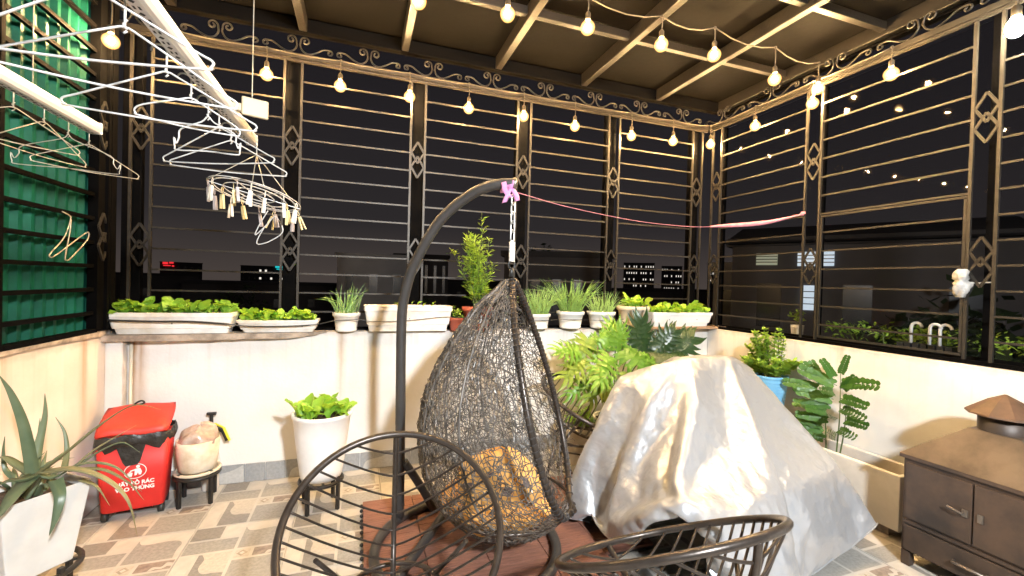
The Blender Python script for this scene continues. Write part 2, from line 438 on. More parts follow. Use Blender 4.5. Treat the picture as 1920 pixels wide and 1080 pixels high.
# ------------------------------------------------------------------ mesh helpers
class MB:
    def __init__(self):
        self.v, self.f, self.mi, self.sm = [], [], [], []

    def face(self, idx, mi=0, sm=False):
        self.f.append(tuple(idx))
        self.mi.append(mi)
        self.sm.append(sm)

    def poly(self, pts, mi=0):
        s = len(self.v)
        self.v += [tuple(p) for p in pts]
        self.face(range(s, s + len(pts)), mi)

    def box(self, c, d, rz=0.0, mx=None, mi=0):
        s = len(self.v)
        m = mx or Matrix.Rotation(rz, 4, 'Z')
        for z in (-.5, .5):
            for x, y in ((-.5, -.5), (.5, -.5), (.5, .5), (-.5, .5)):
                p = m @ Vector((x * d[0], y * d[1], z * d[2]))
                self.v.append((p.x + c[0], p.y + c[1], p.z + c[2]))
        for q in ((3, 2, 1, 0), (4, 5, 6, 7), (0, 1, 5, 4), (1, 2, 6, 5), (2, 3, 7, 6), (3, 0, 4, 7)):
            self.face([s + k for k in q], mi)

    def bar(self, a, b, w, h=None, mi=0):
        """square bar from a to b"""
        a, b = Vector(a), Vector(b)
        h = h or w
        d = b - a
        q = d.to_track_quat('X', 'Z').to_matrix().to_4x4()
        self.box((a + b) / 2, (d.length, w, h), mx=q, mi=mi)

    def tube(self, path, r, n=8, closed=False, caps=True, mi=0, flat=1.0):
        P = [Vector(p) for p in path]
        N = len(P)
        rs = r if isinstance(r, (list, tuple)) else [r] * N
        s = len(self.v)
        T = []
        for i in range(N):
            if closed:
                t = P[(i + 1) % N] - P[i - 1]
            else:
                t = P[min(i + 1, N - 1)] - P[max(i - 1, 0)]
            T.append(t.normalized() if t.length > 1e-9 else Vector((0, 0, 1)))
        ref = Vector((0, 0, 1)) if abs(T[0].z) < .9 else Vector((1, 0, 0))
        u = (ref - T[0] * ref.dot(T[0])).normalized()
        for i in range(N):
            u = u - T[i] * u.dot(T[i])
            u = u.normalized() if u.length > 1e-6 else T[i].orthogonal().normalized()
            w = T[i].cross(u)
            for k in range(n):
                a = 2 * PI * k / n + PI / n
                p = P[i] + (u * math.cos(a) * flat + w * math.sin(a)) * rs[i]
                self.v.append((p.x, p.y, p.z))
        for i in range(N if closed else N - 1):
            j = (i + 1) % N
            for k in range(n):
                k2 = (k + 1) % n
                self.face((s + i * n + k, s + i * n + k2, s + j * n + k2, s + j * n + k), mi, n > 4)
        if caps and not closed:
            self.face([s + k for k in range(n)][::-1], mi)
            self.face([s + (N - 1) * n + k for k in range(n)], mi)

    def lathe(self, prof, n=32, c=(0, 0, 0), mi=0, capb=True, capt=False, sq=None, sm=True):
        s = len(self.v)
        for r, z in prof:
            for k in range(n):
                a = 2 * PI * k / n
                self.v.append((c[0] + r * math.cos(a), c[1] + r * math.sin(a), c[2] + z))
        for i in range(len(prof) - 1):
            for k in range(n):
                k2 = (k + 1) % n
                self.face((s + i * n + k, s + i * n + k2, s + (i + 1) * n + k2, s + (i + 1) * n + k), mi, sm)
        if capb:
            self.face([s + k for k in range(n)][::-1], mi)
        if capt:
            self.face([s + (len(prof) - 1) * n + k for k in range(n)], mi)

    def grid(self, pts, mi=0, sm=True, closeu=False):
        """pts[i][j] points"""
        s = len(self.v)
        a, b = len(pts), len(pts[0])
        for row in pts:
            self.v += [tuple(p) for p in row]
        for i in range(a - 1 if not closeu else a):
            for j in range(b - 1):
                i2 = (i + 1) % a
                self.face((s + i * b + j, s + i2 * b + j, s + i2 * b + j + 1, s + i * b + j + 1), mi, sm)

    def sphere(self, c, r, n=12, m=8, sc_=(1, 1, 1), mi=0):
        prof = []
        s = len(self.v)
        for i in range(m + 1):
            a = PI * i / m - PI / 2
            rr = max(math.cos(a), .02) * r
            for k in range(n):
                b = 2 * PI * k / n
                self.v.append((c[0] + rr * math.cos(b) * sc_[0], c[1] + rr * math.sin(b) * sc_[1], c[2] + r * math.sin(a) * sc_[2]))
        for i in range(m):
            for k in range(n):
                k2 = (k + 1) % n
                self.face((s + i * n + k, s + i * n + k2, s + (i + 1) * n + k2, s + (i + 1) * n + k), mi, True)
        self.face([s + k for k in range(n)][::-1], mi, True)
        self.face([s + m * n + k for k in range(n)], mi, True)

    def mesh(self, name, mats):
        me = bpy.data.meshes.new(name)
        me.from_pydata([tuple(p) for p in self.v], [], self.f)
        for m in (mats if isinstance(mats, (list, tuple)) else [mats]):
            me.materials.append(m)
        me.polygons.foreach_set('material_index', self.mi)
        me.polygons.foreach_set('use_smooth', self.sm)
        me.update()
        return me

    def build(self, name, mats, parent=None, bevel=0.0):
        o = bpy.data.objects.new(name, self.mesh(name, mats))
        COL.objects.link(o)
        if parent:
            o.parent = parent
        if bevel:
            b = o.modifiers.new('bevel', 'BEVEL')
            b.width = bevel
            b.segments = 2
            b.limit_method = 'ANGLE'
        return o

def tag(o, label=None, cat=None, group=None, kind=None):
    if label:
        o['label'] = label
    if cat:
        o['category'] = cat
    if group:
        o['group'] = group
    if kind:
        o['kind'] = kind
    return o

def thing(name, label, cat, loc=(0, 0, 0), rz=0.0, group=None, kind='thing'):
    o = bpy.data.objects.new(name, None)
    o.empty_display_size = .05
    COL.objects.link(o)
    o.location = loc
    o.rotation_euler = (0, 0, rz)
    return tag(o, label, cat, group, kind)

def inst(name, me, parent=None, loc=(0, 0, 0), rot=None, scale=None, mx=None):
    o = bpy.data.objects.new(name, me)
    COL.objects.link(o)
    if parent:
        o.parent = parent
    if mx is not None:
        o.matrix_basis = mx
    else:
        o.location = loc
        if rot:
            o.rotation_euler = rot
        if scale:
            o.scale = scale if not isinstance(scale, (int, float)) else (scale,) * 3
    return o

def smoothpath(pts, n=8, closed=False):
    """Catmull-Rom through pts"""
    P = [Vector(p) for p in pts]
    out = []
    N = len(P)
    rng = range(N) if closed else range(N - 1)
    for i in rng:
        p0 = P[i - 1] if (closed or i > 0) else P[0] * 2 - P[1]
        p1, p2 = P[i], P[(i + 1) % N]
        p3 = P[(i + 2) % N] if (closed or i + 2 < N) else P[-1] * 2 - P[-2]
        for k in range(n):
            t = k / n
            out.append(.5 * ((2 * p1) + (p2 - p0) * t + (2 * p0 - 5 * p1 + 4 * p2 - p3) * t * t + (3 * p1 - p0 - 3 * p2 + p3) * t ** 3))
    if not closed:
        out.append(P[-1])
    return out
# ================================================================== SETTING
XL, XR, YB = -1.5, 3.3, 3.49
# ---- floor: grout bed + one printed ceramic tile, laid in rows
mb = MB()
mb.box((0.9, 1.6, -0.06), (5.6, 5.0, 0.10))
floor = tag(mb.build('floor', M['grout']), kind='structure')
TW, TD = 0.505, 0.56
TX0, TY0 = -0.845, 2.905

def clip_poly(poly, xmin, xmax, ymin, ymax):
    for ax, val, keep in ((0, xmin, 1), (0, xmax, -1), (1, ymin, 1), (1, ymax, -1)):
        out = []
        for i in range(len(poly)):
            a, b = poly[i - 1], poly[i]
            ia, ib = (a[ax] - val) * keep >= 0, (b[ax] - val) * keep >= 0
            if ia != ib:
                t = (val - a[ax]) / (b[ax] - a[ax])
                out.append((a[0] + t * (b[0] - a[0]), a[1] + t * (b[1] - a[1])))
            if ib:
                out.append(b)
        poly = out
        if not poly:
            return []
    return poly

TM = ['t_base', 't_cream', 't_grey', 't_light', 't_dark', 't_brown', 'grout']
def curve(pts, n=6):
    return [(p.x, p.y) for p in smoothpath([(a, b, 0) for a, b in pts], n)]

def rect(a, b, c, d):
    return [(a, b), (c, b), (c, d), (a, d)]

CELLS = []      # (polygon in tile units u, v ; material index)
CELLS.append((rect(.015, .015, .295, .235), 4))
CELLS.append((rect(.325, .015, .485, .235), 1))
CELLS.append((rect(.015, .265, .485, .465), 2))
CELLS.append((rect(.015, .495, .155, .985), 1))
edge = curve([(.215, .495), (.255, .58), (.245, .70), (.30, .79), (.40, .80), (.485, .815)])
CELLS.append(([(.185, .495)] + edge + [(.485, .985), (.185, .985)], 4))
CELLS.append((edge + [(.485, .495)], 3))
edge2 = curve([(.515, .085), (.565, .16), (.66, .17), (.80, .155), (.90, .175), (.945, .235), (.935, .33), (.945, .465)])
CELLS.append(([(.515, .015), (.985, .015), (.985, .465)] + edge2[::-1], 1))
CELLS.append((edge2 + [(.515, .465)], 2))
CELLS.append((rect(.515, .495, .655, .625), 3))
CELLS.append(([(.585, .51), (.64, .56), (.585, .61), (.53, .56)], 6))
CELLS.append(([(.585, .535), (.612, .56), (.585, .585), (.558, .56)], 1))
CELLS.append((rect(.685, .495, .985, .625), 5))
br = curve([(.80, .625), (.83, .575), (.90, .585), (.93, .53), (.985, .545)])
CELLS.append((br + [(.985, .59), (.95, .585), (.915, .615), (.86, .61), (.835, .625)], 1))
CELLS.append((rect(.515, .655, .985, .985), 2))

def tile_mesh(x0, x1, y0, y1):
    """tile clipped to local x0..x1, y0..y1 (metres; y runs away from the wall)"""
    b = MB()
    g = .004
    b.box(((x0 + x1) / 2, -(y0 + y1) / 2, -.006), (x1 - x0 - g, y1 - y0 - g, .012), mi=0)
    lay = {}
    for poly, m in CELLS:
        P = clip_poly([(u * TW, v * TD) for u, v in poly], x0 + g, x1 - g, y0 + g, y1 - g)
        if len(P) > 2:
            z = .0012 if m != 6 else .0022
            if m == 1 and poly[0][1] > .62 and poly[0][0] > .7:
                z = .0024
            if m == 1 and .5 < poly[0][0] < .6 and poly[0][1] > .53 and len(poly) == 4:
                z = .0032
            b.poly([(x, -y, z) for x, y in P][::-1], m)
    return b.mesh('floor_tile', [M[k] for k in TM])

tile_cache = {}
for i in range(-2, 9):
    for j in range(-1, 6):
        ax, ay = TX0 + i * TW, TY0 - j * TD
        x0, x1 = max(0, XL - ax), min(TW, XR - ax)
        y0 = max(0, ay - YB)
        if j == -1:
            ay = YB          # the row against the wall is the one with the slightly wider joint
            y0 = 0
        if x1 - x0 < .03:
            continue
        key = (round(x0, 3), round(x1, 3))
        if key not in tile_cache:
            tile_cache[key] = tile_mesh(x0, x1, 0, TD)
        inst('floor_tile', tile_cache[key], floor, (ax, ay, 0.0), scale=(1, (YB - TY0) / TD if j == -1 else 1, 1))

# ---- parapet walls
mb = MB()
mb.box((0.9, YB + .105, .525), (5.2, .21, 1.05))
back_wall = tag(mb.build('back_wall', M['back_wall'], bevel=.006),
                'white painted parapet wall under the long row of planters', 'wall', kind='thing')
mb = MB()
mb.box((XL - .1, 1.6, .54), (.2, 3.77, 1.08))
left_wall = tag(mb.build('left_wall', M['left_wall'], bevel=.006),
                'low white wall, its paint tinted cream for warm light, under the green corrugated sheet', 'wall', kind='thing')
mb = MB()
mb.box((XR + .2, 1.6, .525), (.4, 3.77, 1.05))
right_wall = tag(mb.build('right_wall', M['right_wall'], bevel=.006),
                 'white low wall behind the brown stove and cement planter', 'wall', kind='thing')
mb = MB()
mb.box((XL + .045, YB - .035, .52), (.09, .07, 1.04))
mb.build('corner_pilaster', M['back_wall'], back_wall, bevel=.004)
mb = MB()
mb.tube([(XL + .112, YB - .014, .0), (XL + .112, YB - .014, 1.04)], .010, 8)
mb.build('corner_pipe', M['cream_pl'], back_wall)

# skirting tiles along the back wall
def skirt(w, kind):
    b = MB()
    b.box((w / 2, -.005, .064), (w - .005, .012, .126), mi=0)
    if kind == 1:
        e_ = curve([(.02, .0), (.05, .06), (.16, .085), (w - .01, .12)])
        b.poly([(x, -.0118, z + .003) for x, z in e_] + [(w - .006, -.0118, .004)], 1)
    return b.mesh('skirting_tile', [M['t_blue'], M['t_bluel']])
sk = [skirt(.25, 1), skirt(.125, 0), skirt(.13, 0)]
x = TX0 - .64
i = 0
while x < XR - .1:
    k = (0, 1, 2)[i % 3]
    inst('skirting_tile', sk[k], back_wall, (x, YB, .002))
    x += (.25, .125, .13)[k]
    i += 1
skr = [skirt(.25, 0), skirt(.25, 1)]
for i in range(8):      # right wall skirting, hidden for the most part by planter and stove
    inst('skirting_tile', skr[i % 2], right_wall, (XR, 3.46 - i * .25, .002), rot=(0, 0, -PI / 2))

# rough concrete coping that projects at the left end
mb = MB()
front = [(-1.5, 3.37), (-1.2, 3.385), (-.95, 3.40), (-.75, 3.415), (-.52, 3.425), (-.30, 3.46), (-.22, 3.484)]
rng = random.Random(3)
P = smoothpath([(x, y, 0) for x, y in front], 4)
top, bot = [], []
for p in P:
    top.append((p.x, p.y + rng.uniform(-.004, .004), 1.053))
    bot.append((p.x, p.y + .004 + rng.uniform(-.004, .004), 1.053 - .036 * min(1, (3.49 - p.y) / .06) - rng.uniform(0, .006)))
mb.grid([[(x, YB + .12, 1.054) for x, y, z in top], top, bot, [(x, YB - .002, z - .004) for x, y, z in bot]][::-1], sm=False)
mb.build('coping', M['slab'], back_wall)
mb = MB()
mb.grid([[(XL - .1, y, 1.083) for y in (.3, 1, 2, 2.8, 3.4)], [(XL + .012 + rng.uniform(0, .01), y, 1.084) for y in (.3, 1, 2, 2.8, 3.4)],
         [(XL + .014, y, 1.055 + rng.uniform(-.01, .01)) for y in (.3, 1, 2, 2.8, 3.4)]], sm=False)
mb.build('coping', M['slab'], left_wall)
# board under the right-hand planters
mb = MB()
mb.box((2.84, 3.47, 1.062), (1.26, .20, .022))
tag(mb.build('wooden_board', M['wood'], bevel=.003), 'old brown board on the back ledge under the lettuce pot and planter', 'board')

# ---- iron grilles
RZ = [1.05 + .1415 * k for k in range(14)]
def scroll_mesh():
    b = MB()
    for s in (1, -1):
        pts = []
        for k in range(23):
            a = R(-270 + 450 * k / 22)
            r = .008 + .025 * k / 22
            pts.append((.047 + r * math.cos(a), .098 + r * math.sin(a)))
        pts += [(p.x, p.y) for p in smoothpath([(.014, .09, 0), (.011, .06, 0), (.03, .024, 0), (.07, .009, 0), (.12, .028, 0), (.165, .058, 0), (.20, .064, 0)], 4)][1:]
        for k in range(1, 19):
            a = R(105 - 370 * k / 18)
            r = .022 - .014 * k / 18
            pts.append((.212 + r * math.cos(a), .042 + r * math.sin(a)))
        b.tube([(s * u, 0, w) for u, w in pts], .0062, 5)
    return b.mesh('scroll', M['iron'])
SCROLL = scroll_mesh()
def diamond_mesh():
    b = MB()
    for cz in (.058, -.058):
        h, w = .085, .050
        q = [(w, 0, cz), (0, 0, cz + h), (-w, 0, cz), (0, 0, cz - h)]
        for k in range(4):
            b.bar(q[k], q[(k + 1) % 4], .009, .014)
    return b.mesh('diamond', M['iron'])
DIAMOND = diamond_mesh()
BARM = {}
def rail(parent, a, b, w, name='rail'):
    """square bar along local X or Z sharing one mesh per length"""
    a, b = Vector(a), Vector(b)
    key = (round((b - a).length, 3), w, abs((b - a).z) > .01)
    if key not in BARM:
        q = MB()
        L = key[0]
        if key[2]:
            q.box((0, 0, L / 2), (w, w, L))
        else:
            q.box((L / 2, 0, 0), (L, w, w))
        BARM[key] = q.mesh(name, M['iron'])
    return inst(name, BARM[key], parent, a)

def grille(root, uprights, panels, gaps, z0, x0, x1, scrolls):
    """local x runs along the wall, local -y faces the terrace"""
    for u in uprights:
        rail(root, (u, 0, z0), (u, 0, 3.03), .016, 'upright')
    for a, b, zs in panels:
        for z in zs:
            rail(root, (a + .0095, 0, z), (b - .0095, 0, z), .0118)
    q = MB()
    q.box(((x0 + x1) / 2, 0, 3.068), (x1 - x0, .042, .036))
    q.build('top_beam', M['iron'], root)
    q = MB()
    q.box(((x0 + x1) / 2, -.003, 3.038), (x1 - x0, .026, .016))
    q.build('top_beam', M['iron'], root)
    q = MB()
    q.box(((x0 + x1) / 2, 0, z0 - .01), (x1 - x0, .03, .022))
    q.build('bottom_beam', M['post'], root)
    for g, zs in gaps:
        for z in zs:
            inst('diamond', DIAMOND, root, (g, 0, z))
    for s, k in scrolls:
        inst('scroll', SCROLL, root, (s, -.004, 3.088), scale=(k, 1, 1))

gb = thing('iron_grille', 'long bronze iron security grille above the planter ledge, scrollwork along its top', 'grille', (0, 3.59, 0))
up_ = [-1.455, -1.34, -.549, -.435, .360, .473, 1.263, 1.385, 2.17, 2.285, 3.14, 3.256]
grille(gb, up_, [(a, b, RZ[1:]) for a, b in ((-1.34, -.549), (-.435, .360), (.473, 1.263), (1.385, 2.17), (2.285, 3.14))],
       [(g, (2.415, 1.638)) for g in (-1.398, -.492, .417, 1.324, 2.228, 3.198)], 1.075, -1.52, 3.31,
       [(-1.45 + .494 * k, 1.0) for k in range(10)])
gr = thing('iron_grille', 'bronze iron grille over the right low wall with a hinged sash frame in it', 'grille', (3.335, 0, 0), -PI / 2)
# local x = -Y
grille(gr, [-3.525, -3.412, -2.538, -2.419, -1.535, -1.419, -.54, -.42],
       [(-3.412, -2.538, RZ[1:]), (-2.419, -1.535, RZ[7:]), (-1.419, -.54, RZ[1:])],
       [(g, (2.46, 1.64)) for g in (-3.47, -2.478, -1.477)], 1.075, -3.565, -.35, [(-3.40 + .532 * k, 1.07) for k in range(6)])
q = MB()
for z in (1.10, 2.022):
    q.bar((-2.405, .004, z), (-1.549, .004, z), .014)
for xx in (-2.40, -1.554):
    q.bar((xx, .004, 1.112), (xx, .004, 2.010), .015)
q.build('sash_frame', M['iron'], gr)
for z in RZ[1:7]:
    rail(gr, (-2.388, .004, z), (-1.566, .004, z), .0118)

# dark window posts behind the pairs of uprights
for xp, lab in ((-1.47, 'black window post in the left corner beside the green sheet'), (-.492, 'black window post behind the first diamond pair from the left corner'),
                (.417, 'black window post behind the diamonds left of the swing arm'), (1.324, 'black window post right of the swing chain'),
                (2.228, 'black window post between the chive pots and the far right bay'), (3.22, 'black window post at the right rear corner')):
    q = MB()
    q.box((0, 0, 0), (.11, .05, 2.05))
    o = q.build('window_post', M['post'], bevel=.004)
    o.location = (xp, 3.672, 2.076)
    tag(o, lab, 'post', 'black posts of the back window')

# right window: clear glass that mirrors the terrace
gw = thing('glass_window', 'black framed glass window outside the right grille, mirroring the string lights', 'window', (3.44, 0, 0))
for y0, y1 in ((2.50, 3.46), (1.50, 2.46), (.42, 1.46)):
    q = MB()
    q.box((0, (y0 + y1) / 2, 2.07), (.005, y1 - y0, 1.96))
    q.build('pane', M['glass'], gw)
for yy in (3.48, 2.48, 1.48, .40):
    q = MB()
    q.box((0, yy, 2.07), (.04, .038, 1.98))
    q.build('mullion', M['post'], gw)
q = MB()
q.box((0, 1.94, 1.07), (.04, 3.12, .03))
q.build('sill', M['post'], gw)

# ---- green corrugated sheet behind a row of black rails on the left wall
gl = thing('corrugated_fence', 'green corrugated metal sheet behind black horizontal rails on the left', 'fence', (XL, 0, 0))
q = MB()
prof = []
yy = .3
per = .0885
while yy < 3.36:
    for du, dx in ((0, 0), (.018, -.022), (.050, -.022), (.068, 0)):
        prof.append((dx - .05, yy + du))
    yy += per
zz = [1.10, 1.6, 2.1, 2.7, 3.24]
q.grid([[(x, y, z) for z in zz] for x, y in prof], sm=False)
o = q.build('sheet', M['corr'], gl)
s_ = o.modifiers.new('thickness', 'SOLIDIFY')
s_.thickness = .002
lr = MB()
lr.box((0, 1.80, 0), (.022, 2.98, .022))
LR = lr.mesh('rail', M['post'])
for z in RZ[1:] + [3.03]:
    inst('rail', LR, gl, (-.012, 0, z + .008))
for yy in (2.54, 2.425, 1.6, 1.48):
    q = MB()
    q.box((.004, yy, 2.06), (.026, .026, 1.94))
    q.build('upright', M['post'], gl)
for zz_ in (2.335, 1.66):
    inst('diamond', DIAMOND, gl, (.02, 3.335, zz_), rot=(0, 0, PI / 2))
q = MB()
q.box((-.01, 3.335, 2.12), (.05, .09, 2.06))
q.box((.018, 3.375, 2.12), (.028, .028, 2.06))
q.box((-.008, 3.45, 2.12), (.06, .06, 2.06))
q.build('corner_post', M['post'], gl)
q = MB()
q.box((-.01, 1.8, 1.095), (.05, 3.0, .022))
q.build('bottom_rail', M['post'], gl)

# ---- roof
roof = thing('canopy', 'dark flat roof on brown steel tubes hung with string lights', 'canopy', (0, 0, 3.2))
q = MB()
q.box((0.9, 1.3, .115), (5.3, 4.75, .02))
q.build('roof_sheet', M['roof'], roof)
for xx in (-1.20, -.42, .29, 1.04, 1.83, 2.62, 3.36):
    q = MB()
    q.box((xx, 1.25, .052), (.052, 4.45, .10))
    q.build('rafter', M['beam'], roof, bevel=.004)
for yy in (.5, 1.25, 2.02, 2.76):
    q = MB()
    xs = [-1.55, -1.20, -.42, .29, 1.04, 1.83, 2.62, 3.36, 3.5]
    for a, b in zip(xs[:-1], xs[1:]):
        q.box(((a + b) / 2, yy, .060), (b - a - .056, .042, .055))
    q.build('purlin', M['beam'], roof, bevel=.003)
q = MB()
q.box((0.9, 3.51, .05), (5.2, .06, .10))
q.build('fascia', M['roof'], roof, bevel=.004)
q = MB()
q.box((3.43, 1.4, .04), (.06, 4.1, .10))
q.build('fascia', M['roof'], roof, bevel=.004)

# ---- string lights
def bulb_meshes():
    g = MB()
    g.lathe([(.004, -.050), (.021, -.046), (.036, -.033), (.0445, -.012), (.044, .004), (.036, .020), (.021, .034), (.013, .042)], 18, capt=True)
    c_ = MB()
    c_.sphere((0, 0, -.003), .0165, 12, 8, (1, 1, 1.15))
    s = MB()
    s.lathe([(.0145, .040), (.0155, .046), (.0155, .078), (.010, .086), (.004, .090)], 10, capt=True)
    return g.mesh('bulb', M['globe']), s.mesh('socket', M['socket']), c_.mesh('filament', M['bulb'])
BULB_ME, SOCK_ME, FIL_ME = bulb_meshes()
def string(root, pts, ztop, sag=.02, hooks=True):
    """pts: bulb centres; the cord runs above them at ztop"""
    path = []
    for k in range(len(pts)):
        a = Vector(pts[k])
        a.z = ztop
        path.append(a)
        if k + 1 < len(pts):
            b = Vector(pts[k + 1])
            b.z = ztop
            for t in (.25, .5, .75):
                m = a.lerp(b, t)
                m.z -= sag * 4 * t * (1 - t)
                path.append(m)
    q = MB()
    q.tube(path, .0042, 5)
    for p in pts:
        q.tube([(p[0], p[1], ztop), (p[0] + .003, p[1], (p[2] + .09 + ztop) / 2), (p[0], p[1], p[2] + .085)], .0036, 5)
        q.sphere((p[0], p[1], ztop), .010, 6, 4)
    q.build('cord', M['cord'], root)
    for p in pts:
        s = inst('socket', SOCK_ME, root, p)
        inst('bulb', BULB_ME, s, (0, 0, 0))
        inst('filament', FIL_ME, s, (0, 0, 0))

st = thing('string_lights', 'warm bulb string hung along the top beams of the left, back and right grilles', 'string lights')
per_pts = [(-1.40, 3.204, 2.80), (-1.153, 3.5, 2.88), (-.65, 3.5, 2.872), (-.168, 3.5, 2.874), (.334, 3.5, 2.878), (.805, 3.5, 2.861), (1.282, 3.5, 2.868),
           (1.767, 3.5, 2.852), (2.353, 3.5, 2.846), (2.822, 3.5, 2.859), (3.25, 3.475, 2.876), (3.25, 2.956, 2.889), (3.25, 2.440, 2.892), (3.25, 1.914, 2.886)]
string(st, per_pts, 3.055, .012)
st2 = thing('string_lights', 'warm bulb string crossing under the middle of the roof to the right grille', 'string lights')
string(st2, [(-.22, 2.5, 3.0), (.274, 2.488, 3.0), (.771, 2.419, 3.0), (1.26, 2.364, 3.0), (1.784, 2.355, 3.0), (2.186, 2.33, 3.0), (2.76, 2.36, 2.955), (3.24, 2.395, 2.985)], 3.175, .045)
# the white bulb at the end of the right beam
wl = thing('hanging_lamp', 'bright white lamp hanging at the right end of the right top beam', 'lamp', (3.25, 1.338, 2.876))
q = MB()
q.lathe([(.004, -.052), (.022, -.048), (.036, -.030), (.041, -.006), (.036, .020), (.022, .044), (.018, .054)], 18, capt=True)
q.build('bulb', M['white_lamp'], wl)
q = MB()
q.lathe([(.019, .052), (.021, .058), (.021, .10), (.012, .112), (.004, .116)], 12, capt=True)
q.tube([(0, 0, .11), (0, 0, .18)], .004, 5)
q.build('socket', M['socket'], wl)

# ================================================================== OUTSIDE: the city at night
q = MB()
q.poly([(-900, -900, -9), (900, -900, -9), (900, 900, -9), (-900, 900, -9)])
tag(q.build('ground', M['ground']), kind='structure')

def polar(az, d):
    return d * math.sin(R(az)), d * math.cos(R(az))

def building(name, label, az, d, w, depth, top, wall, storeys=3, cols=4, lit=0.0, litmat='bwhite', base=-9, seed=1, roofbox=None, winsize=(.5, .5), cat='building'):
    x, y = polar(az, d)
    t = thing(name, label, cat, (x, y, base), -R(az))
    h = top - base
    b = MB()
    b.box((0, depth / 2, h / 2), (w, depth, h))
    b.build('wall', M[wall], t)
    b = MB()
    b.box((0, depth / 2, h + .12), (w + .3, depth + .3, .24))
    b.build('roof', M['broof' if wall == 'bdark' else wall], t)
    if roofbox:
        rx, rw, rh, rm = roofbox
        b = MB()
        b.box((rx, depth * .6, h + .24 + rh / 2), (rw, depth * .4, rh))
        b.build('stair_tower', M[rm], t)
    rg = random.Random(seed)
    dark, bright = MB(), MB()
    sh = 3.2
    nb = nd = 0
    for r in range(storeys):
        for c in range(cols):
            px = -w / 2 + w * (c + .5) / cols
            pz = h - sh * (r + .55)
            if pz < 1:
                continue
            s = (w / cols * winsize[0], .08, sh * winsize[1])
            if rg.random() < lit:
                bright.box((px, -.03, pz), s)
                nb += 1
            else:
                dark.box((px, -.03, pz), s)
                nd += 1
    if nd:
        dark.build('windows', M['bopen'], t)['kind'] = 'stuff'
    if nb:
        bright.build('lit_windows', M[litmat], t)['kind'] = 'stuff'
    return t

building('low_building', 'pale grey flat-roofed building beyond the left bays of the back grille', 1.6, 31, 4.6, 7, 2.9, 'bwall', 3, 3, 0, seed=2, winsize=(.35, .4))
building('grey_building', 'dim grey building with vertical posts seen behind the tall bushy plant', 7.5, 36, 4.2, 6, 3.3, 'bdark', 3, 6, 0, seed=3, winsize=(.3, .7))
building('office_block', 'dim brown facade beyond the chive pots with one pale strip', 25, 19, 4.6, 6, 2.6, 'bdark', 3, 5, 0, seed=4, winsize=(.4, .5))
building('apartment_tower', 'far apartment tower with many lit windows beyond the right end of the back grille', 35.3, 230, 15, 12, 13.0, 'bdark', 7, 13, .5, 'bwhite', seed=8, winsize=(.32, .28))
building('apartment_tower', 'far apartment tower with lit windows just left of the right rear corner', 39.2, 240, 10, 12, 12.0, 'bdark', 8, 9, .5, 'bwhite', seed=9, winsize=(.32, .28))
building('apartment_tower', 'narrow far tower with lit windows right of the rear corner post', 44.2, 235, 8, 12, 13.5, 'bdark', 7, 8, .5, 'bwhite', seed=10, winsize=(.3, .28))
building('stepped_house', 'pale stepped house with a roof tower behind the right grille', 47.0, 24, 2.6, 5, 2.5, 'bwall', 2, 2, 0, seed=5, roofbox=(.7, 1.3, .8, 'bwall'), winsize=(.35, .4))
building('terrace_house', 'dark house with lit windows behind the middle of the right grille', 57.5, 15, 6.2, 5, 2.75, 'bdark', 2, 3, 0, seed=6, winsize=(.3, .4))
t = bpy.data.objects['terrace_house']
for x0, z0, w, h, m in ((-2.15, 11.35, .55, .34, 'bgreen'), (-.95, 11.35, .85, .40, 'bcool'), (-1.10, 10.25, .34, .70, 'bcool')):
    b = MB()
    b.box((x0, -.05, z0), (w, .06, h))
    for k in range(1, 4):
        b.box((x0, -.085, z0 - h / 2 + h * k / 4), (w, .012, .025), mi=1)
    b.build('lit_window', [M[m], M['bopen']], t)
b = MB()
b.grid([[(-3.3, -.5, 11.8), (-3.3, 2.5, 12.6), (-3.3, 5.5, 11.8)], [(3.3, -.5, 11.8), (3.3, 2.5, 12.6), (3.3, 5.5, 11.8)]], sm=False)
b.build('gable_roof', M['broof'], t)
building('office_tower', 'far dark tower with a red sign seen between the left grille bars', -17.9, 210, 13, 12, 5.6, 'bdark', 3, 6, .25, 'bwhite', seed=11, winsize=(.35, .25))
t = bpy.data.objects['office_tower']
b = MB()
for bx, bz, bw, bh in ((-4.9, 14.3, 1.6, .8), (-3.1, 14.5, 1.3, .6), (-4.4, 13.4, 2.2, .35), (-2.6, 13.3, .7, .5)):
    b.box((bx, -.3, bz), (bw, .3, bh))
b.build('sign', M['bred'], t)
building('hotel_block', 'far dark hotel with a cyan sign at the left end of the skyline', -10.2, 210, 18, 12, 5.4, 'bdark', 2, 9, .18, 'bwhite', seed=12, winsize=(.35, .25))
t = bpy.data.objects['hotel_block']
b = MB()
for bx, bz, bw, bh in ((4.2, 14.4, 1.6, .7), (6.2, 14.4, 1.8, .7), (5.2, 13.5, 2.6, .4)):
    b.box((bx, -.3, bz), (bw, .3, bh))
b.build('sign', M['bcyan'], t)
for k, (az, d, w, top) in enumerate(((-24, 60, 16, 1.2), (-9, 48, 15, .6), (15, 60, 14, 1.4), (21, 40, 7, 1.1), (32, 50, 13, .9), (42, 55, 11, 1.0), (52, 34, 9, .8), (67, 30, 14, 1.2))):
    building('rooftop', ['low dark roof at the far left under the red sign', 'low dark roofs beneath the cyan sign', 'low dark roofs behind the swing pole', 'low dark roof behind the egg chair tip',
                         'low dark roofs below the lit tower', 'low dark roofs at the rear corner', 'low dark roof between the pale and the dark house', 'low dark roofs at the far right'][k],
             az, d, w, 10, top, 'bdark', 1, 5, 0.04, 'bwhite', seed=20 + k, winsize=(.2, .25))

